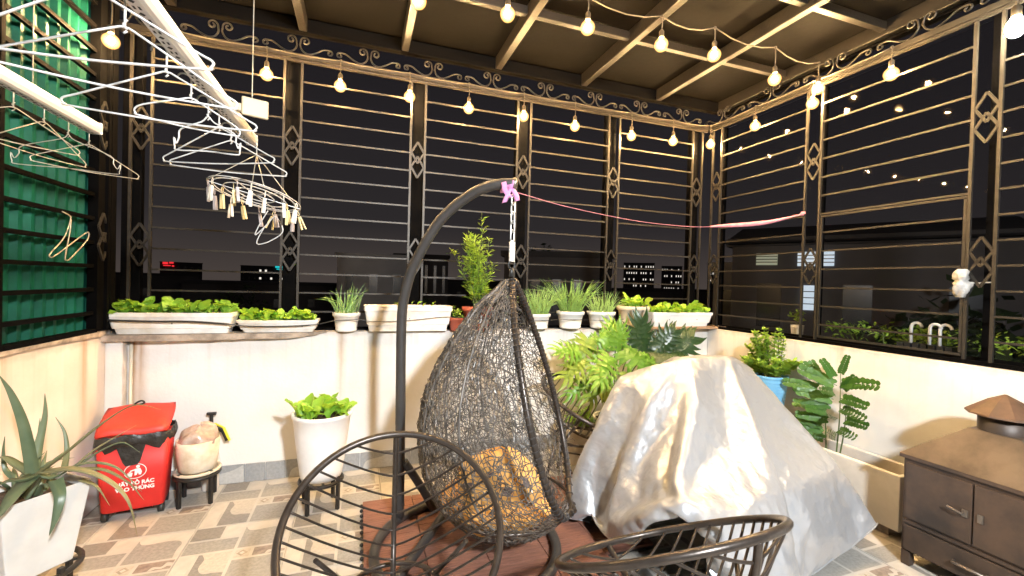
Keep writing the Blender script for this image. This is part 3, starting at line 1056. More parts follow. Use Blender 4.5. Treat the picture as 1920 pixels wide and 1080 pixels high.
def quad_leaf(l, w, bend=.15, n=3):
    b = MB()
    rows = []
    for i in range(n + 1):
        t_ = i / n
        ww = w * math.sin(PI * min(.98, .08 + .9 * t_)) * .5
        z = -bend * l * t_ * t_
        rows.append([(-ww, l * t_, z + .12 * ww), (0, l * t_, z), (ww, l * t_, z + .12 * ww)])
    b.grid(rows)
    return b
def scatter_leaves(target, centers, n, size, rnd, sizevar=.4):
    """leaf-sized quads through the volume of the given spheres, into one MB"""
    for _ in range(n):
        cx, cy_, cz, r = centers[rnd.randrange(len(centers))]
        v = Vector((rnd.gauss(0, 1), rnd.gauss(0, 1), rnd.gauss(0, .8)))
        v = v.normalized() * r * (rnd.random() ** .4)
        p = Vector((cx, cy_, cz)) + v
        s = size * (1 + rnd.uniform(-sizevar, sizevar))
        q_ = Euler((rnd.uniform(-.9, .9), rnd.uniform(-.9, .9), rnd.uniform(0, 2 * PI))).to_matrix()
        a, b_ = q_ @ Vector((s, 0, 0)), q_ @ Vector((0, s * .5, 0))
        target.poly([p - a, p + b_ * 1.0, p + a, p - b_])
def tree(label, az, d, top, cr_, seed, n=500):
    x, y = polar(az, d)
    rnd = random.Random(seed)
    t_ = thing('tree', label, 'tree', (x, y, -9))
    b = MB()
    H = top + 9
    b.tube([(0, 0, 0), (.1, 0, H * .4), (0, .1, H * .8)], [.22, .16, .06], 7)
    for k in range(5):
        a = k * 1.3
        b.tube([(0, 0, H * .5), (math.cos(a) * cr_ * .4, math.sin(a) * cr_ * .4, H * .7), (math.cos(a) * cr_ * .7, math.sin(a) * cr_ * .7, H * .8)], [.09, .06, .02], 5)
    b.build('trunk', M['bark'], t_)
    b = MB()
    cs = [(rnd.uniform(-.6, .6) * cr_, rnd.uniform(-.6, .6) * cr_, H - cr_ * rnd.uniform(.45, 1.3), cr_ * rnd.uniform(.35, .6)) for _ in range(9)]
    scatter_leaves(b, cs, n, .16, rnd)
    b.build('crown', M['tree'], t_)['kind'] = 'stuff'
tree('dark bushy tree crown behind the tall plant on the ledge', 8.5, 14, 1.15, 1.2, 1)
tree('dark tree crown above the dim brown facade behind the chives', 22.5, 26, 4.2, 1.9, 2)
tree('low dark tree crown beyond the left bays of the back grille', -12.5, 24, 1.1, 1.8, 3)
tree('dark tree crown behind the right grille beside the lit house', 63, 13, 1.9, 1.6, 4)
tree('low dark tree crown beyond the far right bay of the right grille', 69, 9, 1.0, 1.2, 5)

# solid greenery and bits added for reflection-like shapes in the right window
def shrub(label, loc, size, seed):
    rnd = random.Random(seed)
    t_ = thing('shrub', label, 'shrub', loc)
    b = MB()
    for k in range(9):
        b.tube([(rnd.uniform(-.1, .1) * 2, rnd.uniform(-size, size), 0), (rnd.uniform(-.15, .15), rnd.uniform(-size, size), .16)], [.006, .003], 4)
    b.build('stems', M['stem'], t_)
    b = MB()
    cs = [(rnd.uniform(-.10, .10), -size + 2 * size * k / 9, .12, .09) for k in range(10)]
    scatter_leaves(b, cs, 420, .022, rnd)
    b.build('foliage', M['bushy'], t_)['kind'] = 'stuff'
shrub('low green stand-in shrub outside the right window, behind its middle sash', (3.86, 2.15, 1.02), .45, 3)
shrub('low green stand-in shrub outside the right window, behind the stove end', (3.9, 1.05, 1.02), .5, 4)
# ================================================================== LEAF MESHES
def lettuce_leaf(l, w, bend, wav, seed):
    rnd = random.Random(seed)
    b = MB()
    rows = []
    n = 5
    for i in range(n + 1):
        t = i / n
        ww = w * (.22 + .78 * math.sin(PI * min(1, t ** 1.4 * .82 + .05))) * .5
        y = l * t
        z = bend * l * (t - 1.5 * t * t)
        row = []
        for j, s in enumerate((-1, -.5, 0, .5, 1)):
            row.append((s * ww, y - abs(s) * .05 * l * t, z + abs(s) * ww * .45 + rnd.uniform(-wav, wav) * (abs(s) + .2)))
        rows.append(row)
    b.grid(rows)
    return b
LET = [lettuce_leaf(.092, .060, .30, .005, 1), lettuce_leaf(.078, .054, .5, .006, 2), lettuce_leaf(.105, .058, .15, .005, 3), lettuce_leaf(.068, .056, .6, .006, 4)]
LET_A = [b.mesh('leaf', M['lettuce']) for b in LET]
LET_B = [b.mesh('leaf', M['lettuce2']) for b in LET]

def put_leaves(root, meshes, n, area, z, rnd, smin=.7, smax=1.25, upr=(.35, 1.25), lift=.03):
    for _ in range(n):
        x, y = area(rnd)
        me = meshes[rnd.randrange(len(meshes))]
        inst('leaf', me, root, (x, y, z + rnd.uniform(-.004, lift)), (rnd.uniform(*upr), rnd.uniform(-.3, .3), rnd.uniform(0, 2 * PI)), rnd.uniform(smin, smax))

def box_pot(root, wt, dt, wb, db, h, mat_, rim=.018, holes=0, ledge=True):
    """hollow tapered trough with a rolled rim and a moulded step near its foot"""
    b = MB()
    def ringp(w, d, z, cr=.02):
        pts = []
        for sx_, sy_, a0 in ((1, 1, 0), (-1, 1, 90), (-1, -1, 180), (1, -1, 270)):
            for k in range(4):
                a = R(a0 + 30 * k)
                pts.append((sx_ * (w / 2 - cr) + cr * math.cos(a), sy_ * (d / 2 - cr) + cr * math.sin(a), z))
        return pts
    f = lambda t: (wb + (wt - wb) * t, db + (dt - db) * t)
    lv = []
    if ledge:
        lv += [(*[v - .016 for v in f(0)], 0), (*[v - .016 for v in f(.25)], .25 * h), (*f(.27), .265 * h)]
    else:
        lv += [(*f(0), 0)]
    lv += [(*f(.80), .80 * h), (f(.83)[0] + .010, f(.83)[1] + .010, .815 * h), (wt, dt, h - rim * .5), (wt + .004, dt + .004, h - .003), (wt, dt, h),
           (wt - 2 * rim, dt - 2 * rim, h), (wt - 2 * rim - .004, dt - 2 * rim - .004, h - .006), (wb - .02, db - .02, .35 * h)]
    rings = [ringp(w, d, z) for w, d, z in lv]
    n = len(rings[0])
    s = len(b.v)
    for r in rings:
        b.v += r
    for i in range(len(rings) - 1):
        for k in range(n):
            k2 = (k + 1) % n
            b.face((s + i * n + k, s + i * n + k2, s + (i + 1) * n + k2, s + (i + 1) * n + k), 0, False)
    b.face([s + k for k in range(n)][::-1])
    b.build('trough', mat_, root)
    if holes:
        q = MB()
        for k in range(holes):
            x = wb * (k + .5) / holes - wb / 2
            yb = -(db + (dt - db) * .5) / 2
            q.tube([(x, yb - .004, h * .5), (x, yb + .01, h * .5)], .004, 8)
        q.build('drain_hole', M['hole'], root)
    q = MB()
    pr = ringp(wt - 2 * rim - .004, dt - 2 * rim - .004, h - .022)
    q.poly(pr)
    q.build('soil', M['soil'], root)

def round_pot(root, prof, mat_, zsoil, rs, name='pot', n=36, soil='soil'):
    b = MB()
    b.lathe(prof, n)
    b.build(name, mat_, root)
    q = MB()
    rnd = random.Random(5)
    q.lathe([(rs, 0), (rs * .6, .004), (.005, .008)], 20, (0, 0, zsoil), capb=False)
    q.build('soil', M[soil], root)

# ------------------------------------------------------------------ planters on the ledge
ZL = 1.056
def trough(label, x0, x1, ztop, yc, depth, mat_, z0, nleaf, meshes, rnd, xr=None, holes=2, taper=.06, dh=.0):
    t = thing('planter_box', label, 'planter', ((x0 + x1) / 2, yc, z0), 0, None)
    w = x1 - x0
    box_pot(t, w, depth, w - taper, depth - taper, ztop - z0, mat_, holes=holes)
    if nleaf:
        a, b_ = xr or (-w / 2 + .03, w / 2 - .03)
        put_leaves(t, meshes, nleaf, lambda r: (r.uniform(a, b_), r.uniform(-depth / 2 + .03, depth / 2 - .03)), ztop - z0 - .02, rnd)
    return t
rnd = random.Random(21)
trough('longest white planter of leafy greens, at the left end of the back ledge', -1.49, -.80, 1.195, 3.485, .20, M['white_dirty'], ZL, 150, LET_B, rnd, xr=(-.29, .32), holes=1)
trough('shorter white planter of lettuce, beside the longest planter on the left', -.79, -.275, 1.143, 3.50, .18, M['white_dirty'], ZL, 105, LET_A, rnd, holes=3)
t3 = trough('white planter of bare soil behind the swing pole, brown stain down its front', .035, .695, 1.25, 3.49, .20, M['white_dirty'], ZL, 0, LET_A, rnd, holes=1)
put_leaves(t3, LET_A[:1], 7, lambda r: (r.uniform(-.2, .2), r.uniform(-.05, .05)), .18, rnd, .35, .6)
trough('white lettuce planter at the right end of the back ledge', 2.57, 3.27, 1.21, 3.475, .19, M['white_pl'], 1.074, 135, LET_A, rnd)

def rpot(label, x, yc, z0, rt_, rb, h, mat_, kind, seed, n, group=None, hmin=.1, hmax=.2):
    t = thing('potted_plant', label, 'potted plant', (x, yc, z0), 0, group)
    prof = [(rb * .93, 0), (rb, .004), (rb * 1.03, h * .12), (rb * 1.0, h * .16), (rt_ * .90, h * .78), (rt_ * .96, h * .80), (rt_, h * .84), (rt_ * 1.01, h * .985), (rt_ * .99, h), (rt_ * .88, h), (rt_ * .86, h * .9), (rb * .8, h * .4)]
    round_pot(t, prof, mat_, h * .88, rt_ * .87)
    r_ = random.Random(seed)
    if kind == 'chive':
        b = MB()
        for _ in range(n):
            a, q = r_.uniform(0, 2 * PI), rt_ * .75 * math.sqrt(r_.random())
            x0, y0 = q * math.cos(a), q * math.sin(a)
            L = r_.uniform(hmin, hmax)
            lean = r_.gauss(.16, .16)
            la = a + r_.uniform(-.8, .8)
            droop = .0 if r_.random() < .75 else r_.uniform(.2, .7)
            P = []
            for k in range(6):
                s = k / 5
                out = L * lean * s * (1 + s) + droop * L * s ** 3
                P.append((x0 + out * math.cos(la) + .03 * L * s, y0 + out * math.sin(la), h * .86 + L * s * (1 - .5 * droop * s * s)))
            b.tube(P, [.0028, .0030, .0028, .0024, .0017, .0006], 4, caps=False)
        b.build('blades', M['chive'], t)['kind'] = 'stuff'
    elif kind == 'lettuce':
        put_leaves(t, LET_A, n, lambda r: (r.uniform(-.09, .09), r.uniform(-.09, .09)), h - .01, r_, .7, 1.15)
    return t
rpot('small soiled pot of chives between the short planter and the swing pole', -.088, 3.49, ZL, .098, .074, .138, M['white_dirty'], 'chive', 31, 55, hmin=.10, hmax=.24)
rpot('white pot of thick chives right behind the egg chair rim', 1.455, 3.48, 1.062, .108, .084, .128, M['white_pl'], 'chive', 32, 130, hmin=.14, hmax=.27)
rpot('white pot with the tallest chives, middle of the three chive pots', 1.765, 3.48, 1.062, .123, .092, .150, M['white_pl'], 'chive', 33, 140, hmin=.16, hmax=.32)
rpot('white pot with the shortest chives, next to the cream lettuce pot', 2.075, 3.48, 1.062, .128, .096, .148, M['white_pl'], 'chive', 34, 70, hmin=.10, hmax=.22)
rpot('cream round pot of lettuce on the brown board', 2.40, 3.46, 1.074, .150, .118, .190, M['cream_pl'], 'lettuce', 35, 60)

b = MB()
P = smoothpath([(-1.47, 3.372, 1.150), (-1.25, 3.370, 1.142), (-1.05, 3.371, 1.140), (-.85, 3.372, 1.125), (-.70, 3.392, 1.105), (-.45, 3.395, 1.104), (-.27, 3.392, 1.118), (-.18, 3.388, 1.140), (-.08, 3.380, 1.148), (.02, 3.380, 1.150),
                (.10, 3.380, 1.135), (.35, 3.382, 1.142), (.62, 3.382, 1.168), (.80, 3.39, 1.160), (1.1, 3.40, 1.155), (1.4, 3.362, 1.140), (1.62, 3.36, 1.148), (1.85, 3.348, 1.146), (2.08, 3.342, 1.140), (2.24, 3.37, 1.15)], 6)
b.tube(P, [.0075 if i < 20 else (.0045 if i < 34 else .0028) for i in range(len(P))], 6)  # thicker at the left, where the cable doubles as the dark gap shadow
tag(b.build('black_cable', M['blackpl']), 'thin black cable along the fronts of the ledge planters, thickened at the left as gap shadow', 'cable')
# tall bushy plant in a red pot behind the egg chair
t = thing('potted_plant', 'tall bushy green plant in a red pot behind the top of the egg chair', 'potted plant', (.93, 3.50, ZL))
round_pot(t, [(.085, 0), (.09, .01), (.125, .15), (.135, .155), (.135, .185), (.118, .185), (.10, .08)], M['redclay'], .165, .117)
rn = random.Random(7)
stems, fol = MB(), MB()
for k in range(17):
    a = rn.uniform(0, 2 * PI)
    H = rn.uniform(.40, .74) if k else .82
    lean = rn.uniform(.03, .20)
    tip = Vector((lean * math.cos(a) - .06 + (.10 if k == 0 else 0), lean * math.sin(a) * .6, H + .15))
    base = Vector((rn.uniform(-.05, .05), rn.uniform(-.05, .05), .16))
    mid = (base + tip) / 2 + Vector((rn.uniform(-.03, .03), rn.uniform(-.03, .03), .03))
    P = smoothpath([base, mid, tip], 6)
    stems.tube(P, [.004 - .0028 * i / (len(P) - 1) for i in range(len(P))], 5)
    for i in range(80):
        s = .18 + .82 * rn.random()
        p = P[min(len(P) - 1, int(s * (len(P) - 1)))] + Vector((rn.uniform(-.012, .012), rn.uniform(-.012, .012), rn.uniform(-.02, .02)))
        L = rn.uniform(.040, .078) * (1.25 - .5 * s)
        az = rn.uniform(0, 2 * PI)
        el = rn.uniform(.0, 1.0)
        d = Vector((math.cos(az) * math.cos(el), math.sin(az) * math.cos(el), math.sin(el)))
        sd = d.cross(Vector((rn.uniform(-.4, .4), rn.uniform(-.4, .4), 1))).normalized() * L * .15
        p0 = p + d * L * .15
        fol.poly([p0, p0 + d * L * .45 + sd, p0 + d * L - Vector((0, 0, L * .12)), p0 + d * L * .45 - sd])
stems.build('stems', M['stem'], t)
fol.build('foliage', M['bushy'], t)['kind'] = 'stuff'
for nm, loc in (('small green sprig in a little pot left of the egg chair top', (.735, 3.46, ZL)),):
    t = thing('potted_plant', nm, 'potted plant', loc)
    round_pot(t, [(.04, 0), (.042, .005), (.055, .08), (.06, .085), (.06, .10), (.052, .10), (.045, .05)], M['redclay'], .088, .052)
    f = MB()
    scatter_leaves(f, [(0, 0, .15, .05), (.02, 0, .11, .04)], 70, .014, random.Random(3))
    f.build('foliage', M['bushy'], t)['kind'] = 'stuff'
t = thing('potted_plant', 'small white stand-in pot with a sprig outside the right window near the corner', 'potted plant', (3.60, 2.77, 1.05))  # solid pot added for a reflection-like shape in the window
round_pot(t, [(.04, 0), (.042, .005), (.05, .08), (.052, .1), (.045, .1), (.04, .05)], M['white_pl'], .09, .045)
f = MB()
scatter_leaves(f, [(0, 0, .16, .07), (.02, 0, .20, .05)], 60, .02, random.Random(4))
f.build('foliage', M['bushy'], t)['kind'] = 'stuff'
# bent white pipes added for reflection-like hook shapes in the window
for k, (yy, lab) in enumerate(((1.95, 'bent white stand-in pipe outside the right window, nearest the rear corner'), (1.845, 'bent white stand-in pipe outside the right window, middle one of three'), (1.79, 'bent white stand-in pipe outside the right window, nearest the stove'))):
    b = MB()
    b.tube([(0, 0, 0), (0, 0, .11)] + [(0, -.03 + .03 * math.cos(R(a)), .11 + .03 * math.sin(R(a))) for a in range(20, 200, 20)], .0095, 8)
    o = b.build('standin_pipe', M['white_pl'])
    o.location = (3.62, yy, 1.11)
    tag(o, lab, 'pipe')
b = MB()
for k in range(7):
    b.box((0, -.13 + .045 * k, .03), (.10, .034, .06))
b.box((0, 0, .012), (.08, .32, .02))
o = b.build('ribbed_block', M['blackpl'])
o.location = (3.62, 1.85, 1.05)
tag(o, 'black ribbed block under the bent white pipes outside', 'block')

# ------------------------------------------------------------------ red-brown deck tiles under the swing
dk = thing('deck_flooring', 'red-brown interlocking deck tiles laid under the egg chair', 'deck', (0, 0, 0))
DS = .305
bp_ = MB()
bp_.box((DS / 2, -DS / 2, .008), (DS - .004, DS - .004, .012))
BASE_ME = bp_.mesh('deck_tile', M['deck_black'])
sl = MB()
sl.box((DS / 2, 0, .021), (DS - .005, .0575, .014))
SLAT = sl.mesh('slat', M['deck'])
for i in range(5):
    for j in range(4):
        if (i, j) in ((4, 3),):
            continue
        tl = inst('deck_tile', BASE_ME, dk, (.046 + i * DS, 2.918 - j * DS, .001))
        for k in range(5):
            s = inst('slat', SLAT, tl, (0, -.0305 - k * .061, rng.uniform(-.0008, .0008)))
q = MB()
q.sphere((0, 0, 0), .011, 8, 5)
CLIP = q.mesh('clip', M['deck_black'])
for j in range(16):
    inst('clip', CLIP, dk, (.040, 2.895 - j * .061, .012))

# ------------------------------------------------------------------ swing stand
sw = thing('swing_stand', 'charcoal tubular swing stand with a curved arm over a ring base', 'stand', (.57, 2.25, .03))
q = MB()
q.tube([(.475 * math.cos(2 * PI * k / 56), .475 * math.sin(2 * PI * k / 56), .026) for k in range(56)], .026, 12, closed=True)
q.build('ring_base', M['pole'], sw)
pb = Vector((-.325, .347, .03))
q = MB()
arm = smoothpath([pb, pb + Vector((-.005, .004, .6)), pb + Vector((-.012, .0, 1.10)), Vector((-.325, .325, 1.33)), Vector((-.275, .275, 1.52)), Vector((-.16, .18, 1.75)),
                  Vector((-.02, .07, 1.885)), Vector((.09, -.01, 1.935)), Vector((.185, -.055, 1.945))], 9)
q.tube(arm, .0285, 16)
q.build('pole', M['pole'], sw)
q = MB()
q.sphere((.190, -.056, 1.946), .031, 12, 8, (.6, .8, 1))
q.build('end_cap', M['steel'], sw)
q = MB()
q.tube(smoothpath([pb + Vector((.02, -.0, .33)), (-.24, .35, .26), (-.165, .36, .13), (-.12, .40, .03), (-.10, .455, .025)], 6), .024, 12)
q.build('brace', M['pole'], sw)
q = MB()
q.tube(smoothpath([(.02, .47, .03), (-.05, .33, .05), (-.17, .12, .05), (-.40, -.22, .03)], 6), .024, 12)
q.build('cross_tube', M['pole'], sw)

# ------------------------------------------------------------------ hanging egg chair
EX, EY = .76, 2.20
eg = thing('egg_chair', 'hanging egg chair of black woven rattan, open towards the silver cover', 'hanging chair', (EX, EY, 0))
PHI = R(-31)
EP = [(1.485, .012), (1.44, .055), (1.40, .095), (1.34, .165), (1.27, .220), (1.15, .305), (1.0, .385), (.85, .440), (.70, .460), (.55, .452), (.42, .418), (.32, .365), (.24, .295), (.17, .205), (.125, .12), (.108, .03)]
def egg_r(z):
    for (z1, r1), (z2, r2) in zip(EP[:-1], EP[1:]):
        if z2 <= z <= z1:
            t = (z - z2) / (z1 - z2)
            return r2 + (r1 - r2) * t
    return .02
# arc-length table down the profile
prof_pts = smoothpath([(r, 0, z) for z, r in EP], 6)
acc = [0]
for a, b_ in zip(prof_pts[:-1], prof_pts[1:]):
    acc.append(acc[-1] + (b_ - a).length)
def prof_at(s):
    L = s * acc[-1]
    for k in range(len(acc) - 1):
        if acc[k + 1] >= L:
            t = (L - acc[k]) / max(1e-9, acc[k + 1] - acc[k])
            p = prof_pts[k].lerp(prof_pts[k + 1], t)
            return p.x, p.z
    return prof_pts[-1].x, prof_pts[-1].z
def cut(z):
    return .01 + .275 * (1.47 - z)
def half_angle(r, z):
    d = cut(z)
    return math.acos(max(-1, min(1, d / r))) if d < r else 0.0
def egg_pt(u, s, off=0.0):
    """u 0..1 round the shell from one rim to the other, s 0..1 from tip to bottom"""
    r, z = prof_at(s)
    al = half_angle(r, z)
    th = PHI + al + u * (2 * PI - 2 * al)
    return Vector(((r + off) * math.cos(th), (r + off) * math.sin(th), z))
def weave(nu, ns, jit, off, r, seed, brick, skip):
    rn = random.Random(seed)
    b = MB()
    g = {}
    def node(i, j):
        key = (i, j)
        if key not in g:
            rr, zz_ = prof_at(j / ns)
            u = (i + (.5 * (j % 2) if brick else 0)) / nu
            u = min(1, max(0, u + rn.uniform(-jit, jit) / nu))
            s = min(.995, max(.012, (j + rn.uniform(-jit, jit)) / ns))
            g[key] = egg_pt(u, s, off + rn.uniform(-.004, .004))
        return g[key]
    for j in range(1, ns):
        rr, zz_ = prof_at(j / ns)
        step = 1 if rr > .20 else (2 if rr > .09 else 4)
        for i in range(0, nu, step):
            a = node(i, j)
            for (di, dj) in (((step, 0), (0, 1)) if not brick else ((step, 0), (0, 1), (-step, 1))):
                if i + di > nu or i + di < 0 or rn.random() < skip:
                    continue
                if j + dj > ns:
                    continue
                c = node(i + di, j + dj)
                if (c - a).length > .12:
                    continue
                m = (a + c) / 2 + Vector((rn.uniform(-.006, .006), rn.uniform(-.006, .006), rn.uniform(-.007, .007)))
                b.tube([a, m, c], r, 3, caps=False)
    return b
w1 = weave(88, 60, .45, .004, .0023, 3, False, .09)
w1.build('weave', M['rattan'], eg)['kind'] = 'stuff'
w2 = weave(54, 40, .48, -.003, .0023, 4, True, .22)
w2.build('weave', M['rattan'], eg)['kind'] = 'stuff'
for k, u in enumerate((.12, .26, .40, .54, .68, .82)):
    q = MB()
    q.tube([egg_pt(u, s / 40, .004) for s in range(1, 39)], .0058, 6)
    q.build('rib', M['rattan'], eg)
q = MB()
z_lip = None
near = [egg_pt(0, s / 60, .002) for s in range(1, 60)]
far_ = [egg_pt(1, s / 60, .002) for s in range(1, 60)]
near = [p for p in near if half_angle(egg_r(p.z), p.z) > .12]
far_ = [p for p in far_ if half_angle(egg_r(p.z), p.z) > .12]
lip = [Vector(((near[-1].x + far_[-1].x) / 2 + math.cos(PHI) * .03, (near[-1].y + far_[-1].y) / 2 + math.sin(PHI) * .03, near[-1].z - .015))]
loop = near + lip + far_[::-1]
q.tube(loop, .0165, 10)
q.build('rim', M['chair'], eg)
q = MB()
rl = random.Random(9)
for p0, p1 in zip(loop[:-1], loop[1:]):
    if (p1 - p0).length < .004:
        continue
    d = (p1 - p0).normalized()
    c = (p0 + p1) / 2
    u_ = d.orthogonal().normalized()
    w_ = d.cross(u_)
    q.tube([c + (u_ * math.cos(a) + w_ * math.sin(a)) * .0185 + d * .012 * a / 6.28 for a in [k * PI / 4 for k in range(9)]], .0034, 4, caps=False)
q.build('rim_wrapping', M['pole'], eg)['kind'] = 'stuff'
q = MB()     # seat hoop that stiffens the lower shell
q.tube([Vector(((egg_r(.30) + .003) * math.cos(2 * PI * k / 40), (egg_r(.30) + .003) * math.sin(2 * PI * k / 40), .30)) for k in range(40)], .009, 8, closed=True)
q.build('seat_hoop', M['chair'], eg)
q = MB()     # frayed strand ends at the rim
for k in range(10):
    p = loop[int(len(loop) * .42) - k]
    q.tube([p, p + Vector((rl.uniform(0, .05), rl.uniform(-.03, .03), rl.uniform(0, .05))), p + Vector((rl.uniform(.02, .08), rl.uniform(-.04, .04), rl.uniform(-.01, .05)))], .0018, 3, caps=False)
q.build('loose_strands', M['rattan'], eg)['kind'] = 'stuff'
q = MB()     # plastic sleeve and hook on top
q.tube([(0, 0, 1.48), (0, 0, 1.53)], .012, 8)
q.tube([(.0 + .018 * math.cos(a), 0, 1.545 + .022 * math.sin(a)) for a in [k * 2 * PI / 12 for k in range(12)]], .005, 6, closed=True)
q.build('hook', M['blackpl'], eg)
q = MB()
for k in range(14):
    q.tube([(.0135 * math.cos(a), .0135 * math.sin(a), 1.565 + k * .0075) for a in [j * PI / 5 for j in range(10)]], .004, 5, closed=True)
q.tube([(0, 0, 1.56), (0, 0, 1.675)], .010, 8)
q.build('spring_sleeve', M['white_pl'], eg)
def link_mesh():
    b = MB()
    pts = [(.0125 * math.cos(R(a)), 0, .018 + .0125 * math.sin(R(a))) for a in range(0, 181, 30)] + [(.0125 * math.cos(R(a)), 0, -.018 + .0125 * math.sin(R(a))) for a in range(180, 361, 30)]
    b.tube(pts, .0042, 6, closed=True)
    return b.mesh('link', M['chain'])
LINK = link_mesh()
ch = MB()
ch.tube([(0, 0, 1.905), (0, 0, 1.93)], .004, 6)
chain = ch.build('chain', M['chain'], eg)
for k in range(5):
    inst('link', LINK, chain, (0, 0, 1.70 + k * .048), (0, 0, PI / 2 * (k % 2) + .5))
# cushion inside
cu = MB()
rows = []
for i in range(15):
    th = PI * i / 14
    row = []
    for k in range(33):
        a = 2 * PI * k / 32
        rr = .300 * (math.sin(th) ** .6)
        row.append((rr * math.cos(a) * (1 + .04 * math.sin(5 * a)), rr * math.sin(a) * (1 + .04 * math.sin(5 * a)), .075 * math.cos(th) * (1 + .2 * math.sin(3 * a + 1))))
    rows.append(row)
cu.grid(rows)
c1 = thing('seat_cushion', 'orange flower-patterned cushion lying inside the egg chair', 'cushion', (EX - .05, EY + .0, .30))
o = cu.build('seat_pad', M['cushion'], c1)
o = cu.build('back_pad', M['cushion'], c1)
o.location = (-.02, -.12, .13)
o.rotation_euler = (R(78), R(14), R(-10))
o.scale = (.74, .60, .9)

# pink cloth knotted on the arm and the pink ribbon to the right grille
t = thing('cloth_tie', 'pink cloth strip knotted round the tip of the swing arm', 'cloth', (.735, 2.215, 1.965))
for k, (dx, w) in enumerate(((-.022, .03), (.008, .034))):
    b = MB()
    rows = []
    ax = Vector((.86, -.42, .10)).normalized()
    u_ = ax.orthogonal().normalized()
    w_ = ax.cross(u_)
    for i in range(21):
        a = 2 * PI * i / 20
        c = ax * dx + (u_ * math.cos(a) + w_ * math.sin(a)) * (.034 + .003 * math.sin(3 * a + k))
        rows.append([c - ax * w * .5 + ax * .012 * math.sin(a), c + ax * w * .5 + ax * .012 * math.sin(a)])
    b.grid(rows)
    o = b.build('wrap', M['pink'], t)
    o.modifiers.new('s', 'SOLIDIFY').thickness = .004
for pts in ([(0, -.03, -.02), (-.02, -.05, -.06), (-.035, -.05, -.10)], [(.01, -.03, -.02), (.03, -.045, -.055), (.035, -.05, -.085)], [(-.035, -.03, .01), (-.03, -.045, -.04), (.0, -.05, -.07)]):
    b = MB()
    P = smoothpath(pts, 4)
    b.grid([[p + Vector((-.014, 0, -.004)), p + Vector((0, -.006, 0)), p + Vector((.014, 0, .004))] for p in P])
    o = b.build('tail', M['pink'], t)
    o.modifiers.new('s', 'SOLIDIFY').thickness = .003
t = thing('ribbon_line', 'pink ribbon strung from the swing arm to the right grille', 'ribbon', (0, 0, 0))
P = smoothpath([(.755, 2.20, 1.935), (1.2, 2.40, 1.915), (1.9, 2.68, 1.915), (2.5, 2.83, 1.935), (2.75, 2.80, 1.955), (3.05, 2.66, 1.985), (3.315, 2.545, 2.056)], 8)
b = MB()
b.tube(P[:30], .0022, 5)
b.build('line', M['pinkstr'], t)
b = MB()
rows = []
for i, p in enumerate(P[29:]):
    k = i / (len(P) - 30)
    h = .005 + .012 * math.sin(PI * min(1, k * 1.1)) ** 1.0
    rows.append([p + Vector((0, 0, h)), p + Vector((.002, -.004, 0)), p + Vector((0, 0, -h))])
b.grid(rows)
o = b.build('flat_end', M['pinkstr'], t)
o.modifiers.new('s', 'SOLIDIFY').thickness = .002
b = MB()
b.sphere((3.315, 2.545, 2.056), .016, 8, 6, (1, 1.3, .8))
b.box((3.31, 2.53, 2.066), (.012, .03, .018), .5)
b.build('knot', M['pinkstr'], t)

# white plastic bag twisted onto the right grille
rn = random.Random(12)
b = MB()
rows = []
for i in range(13):
    k = i / 12
    row = []
    for j in range(17):
        a = 2 * PI * j / 16
        rr = (.016 + .020 * math.sin(PI * min(1, k * 1.05)) ** .5) * (1 + .28 * math.sin(3 * a + 9 * k) + .14 * math.sin(7 * a - 6 * k)) * (.62 if .40 < k < .5 else 1)
        row.append((rr * math.cos(a), rr * math.sin(a), -.165 * k))
    row[-1] = row[0]
    rows.append(row)
b.grid(rows)
t = thing('plastic_bag', 'crumpled pale plastic bag tied to the sash post of the right grille', 'bag', (3.305, 1.545, 1.60))
b.build('bag_body', M['bagwhite'], t)
q = MB()
q.tube(smoothpath([(0, 0, -.07), (.03, -.05, -.08), (.03, -.12, -.075)], 5), .004, 5)
q.build('tie', M['bagwhite'], t)

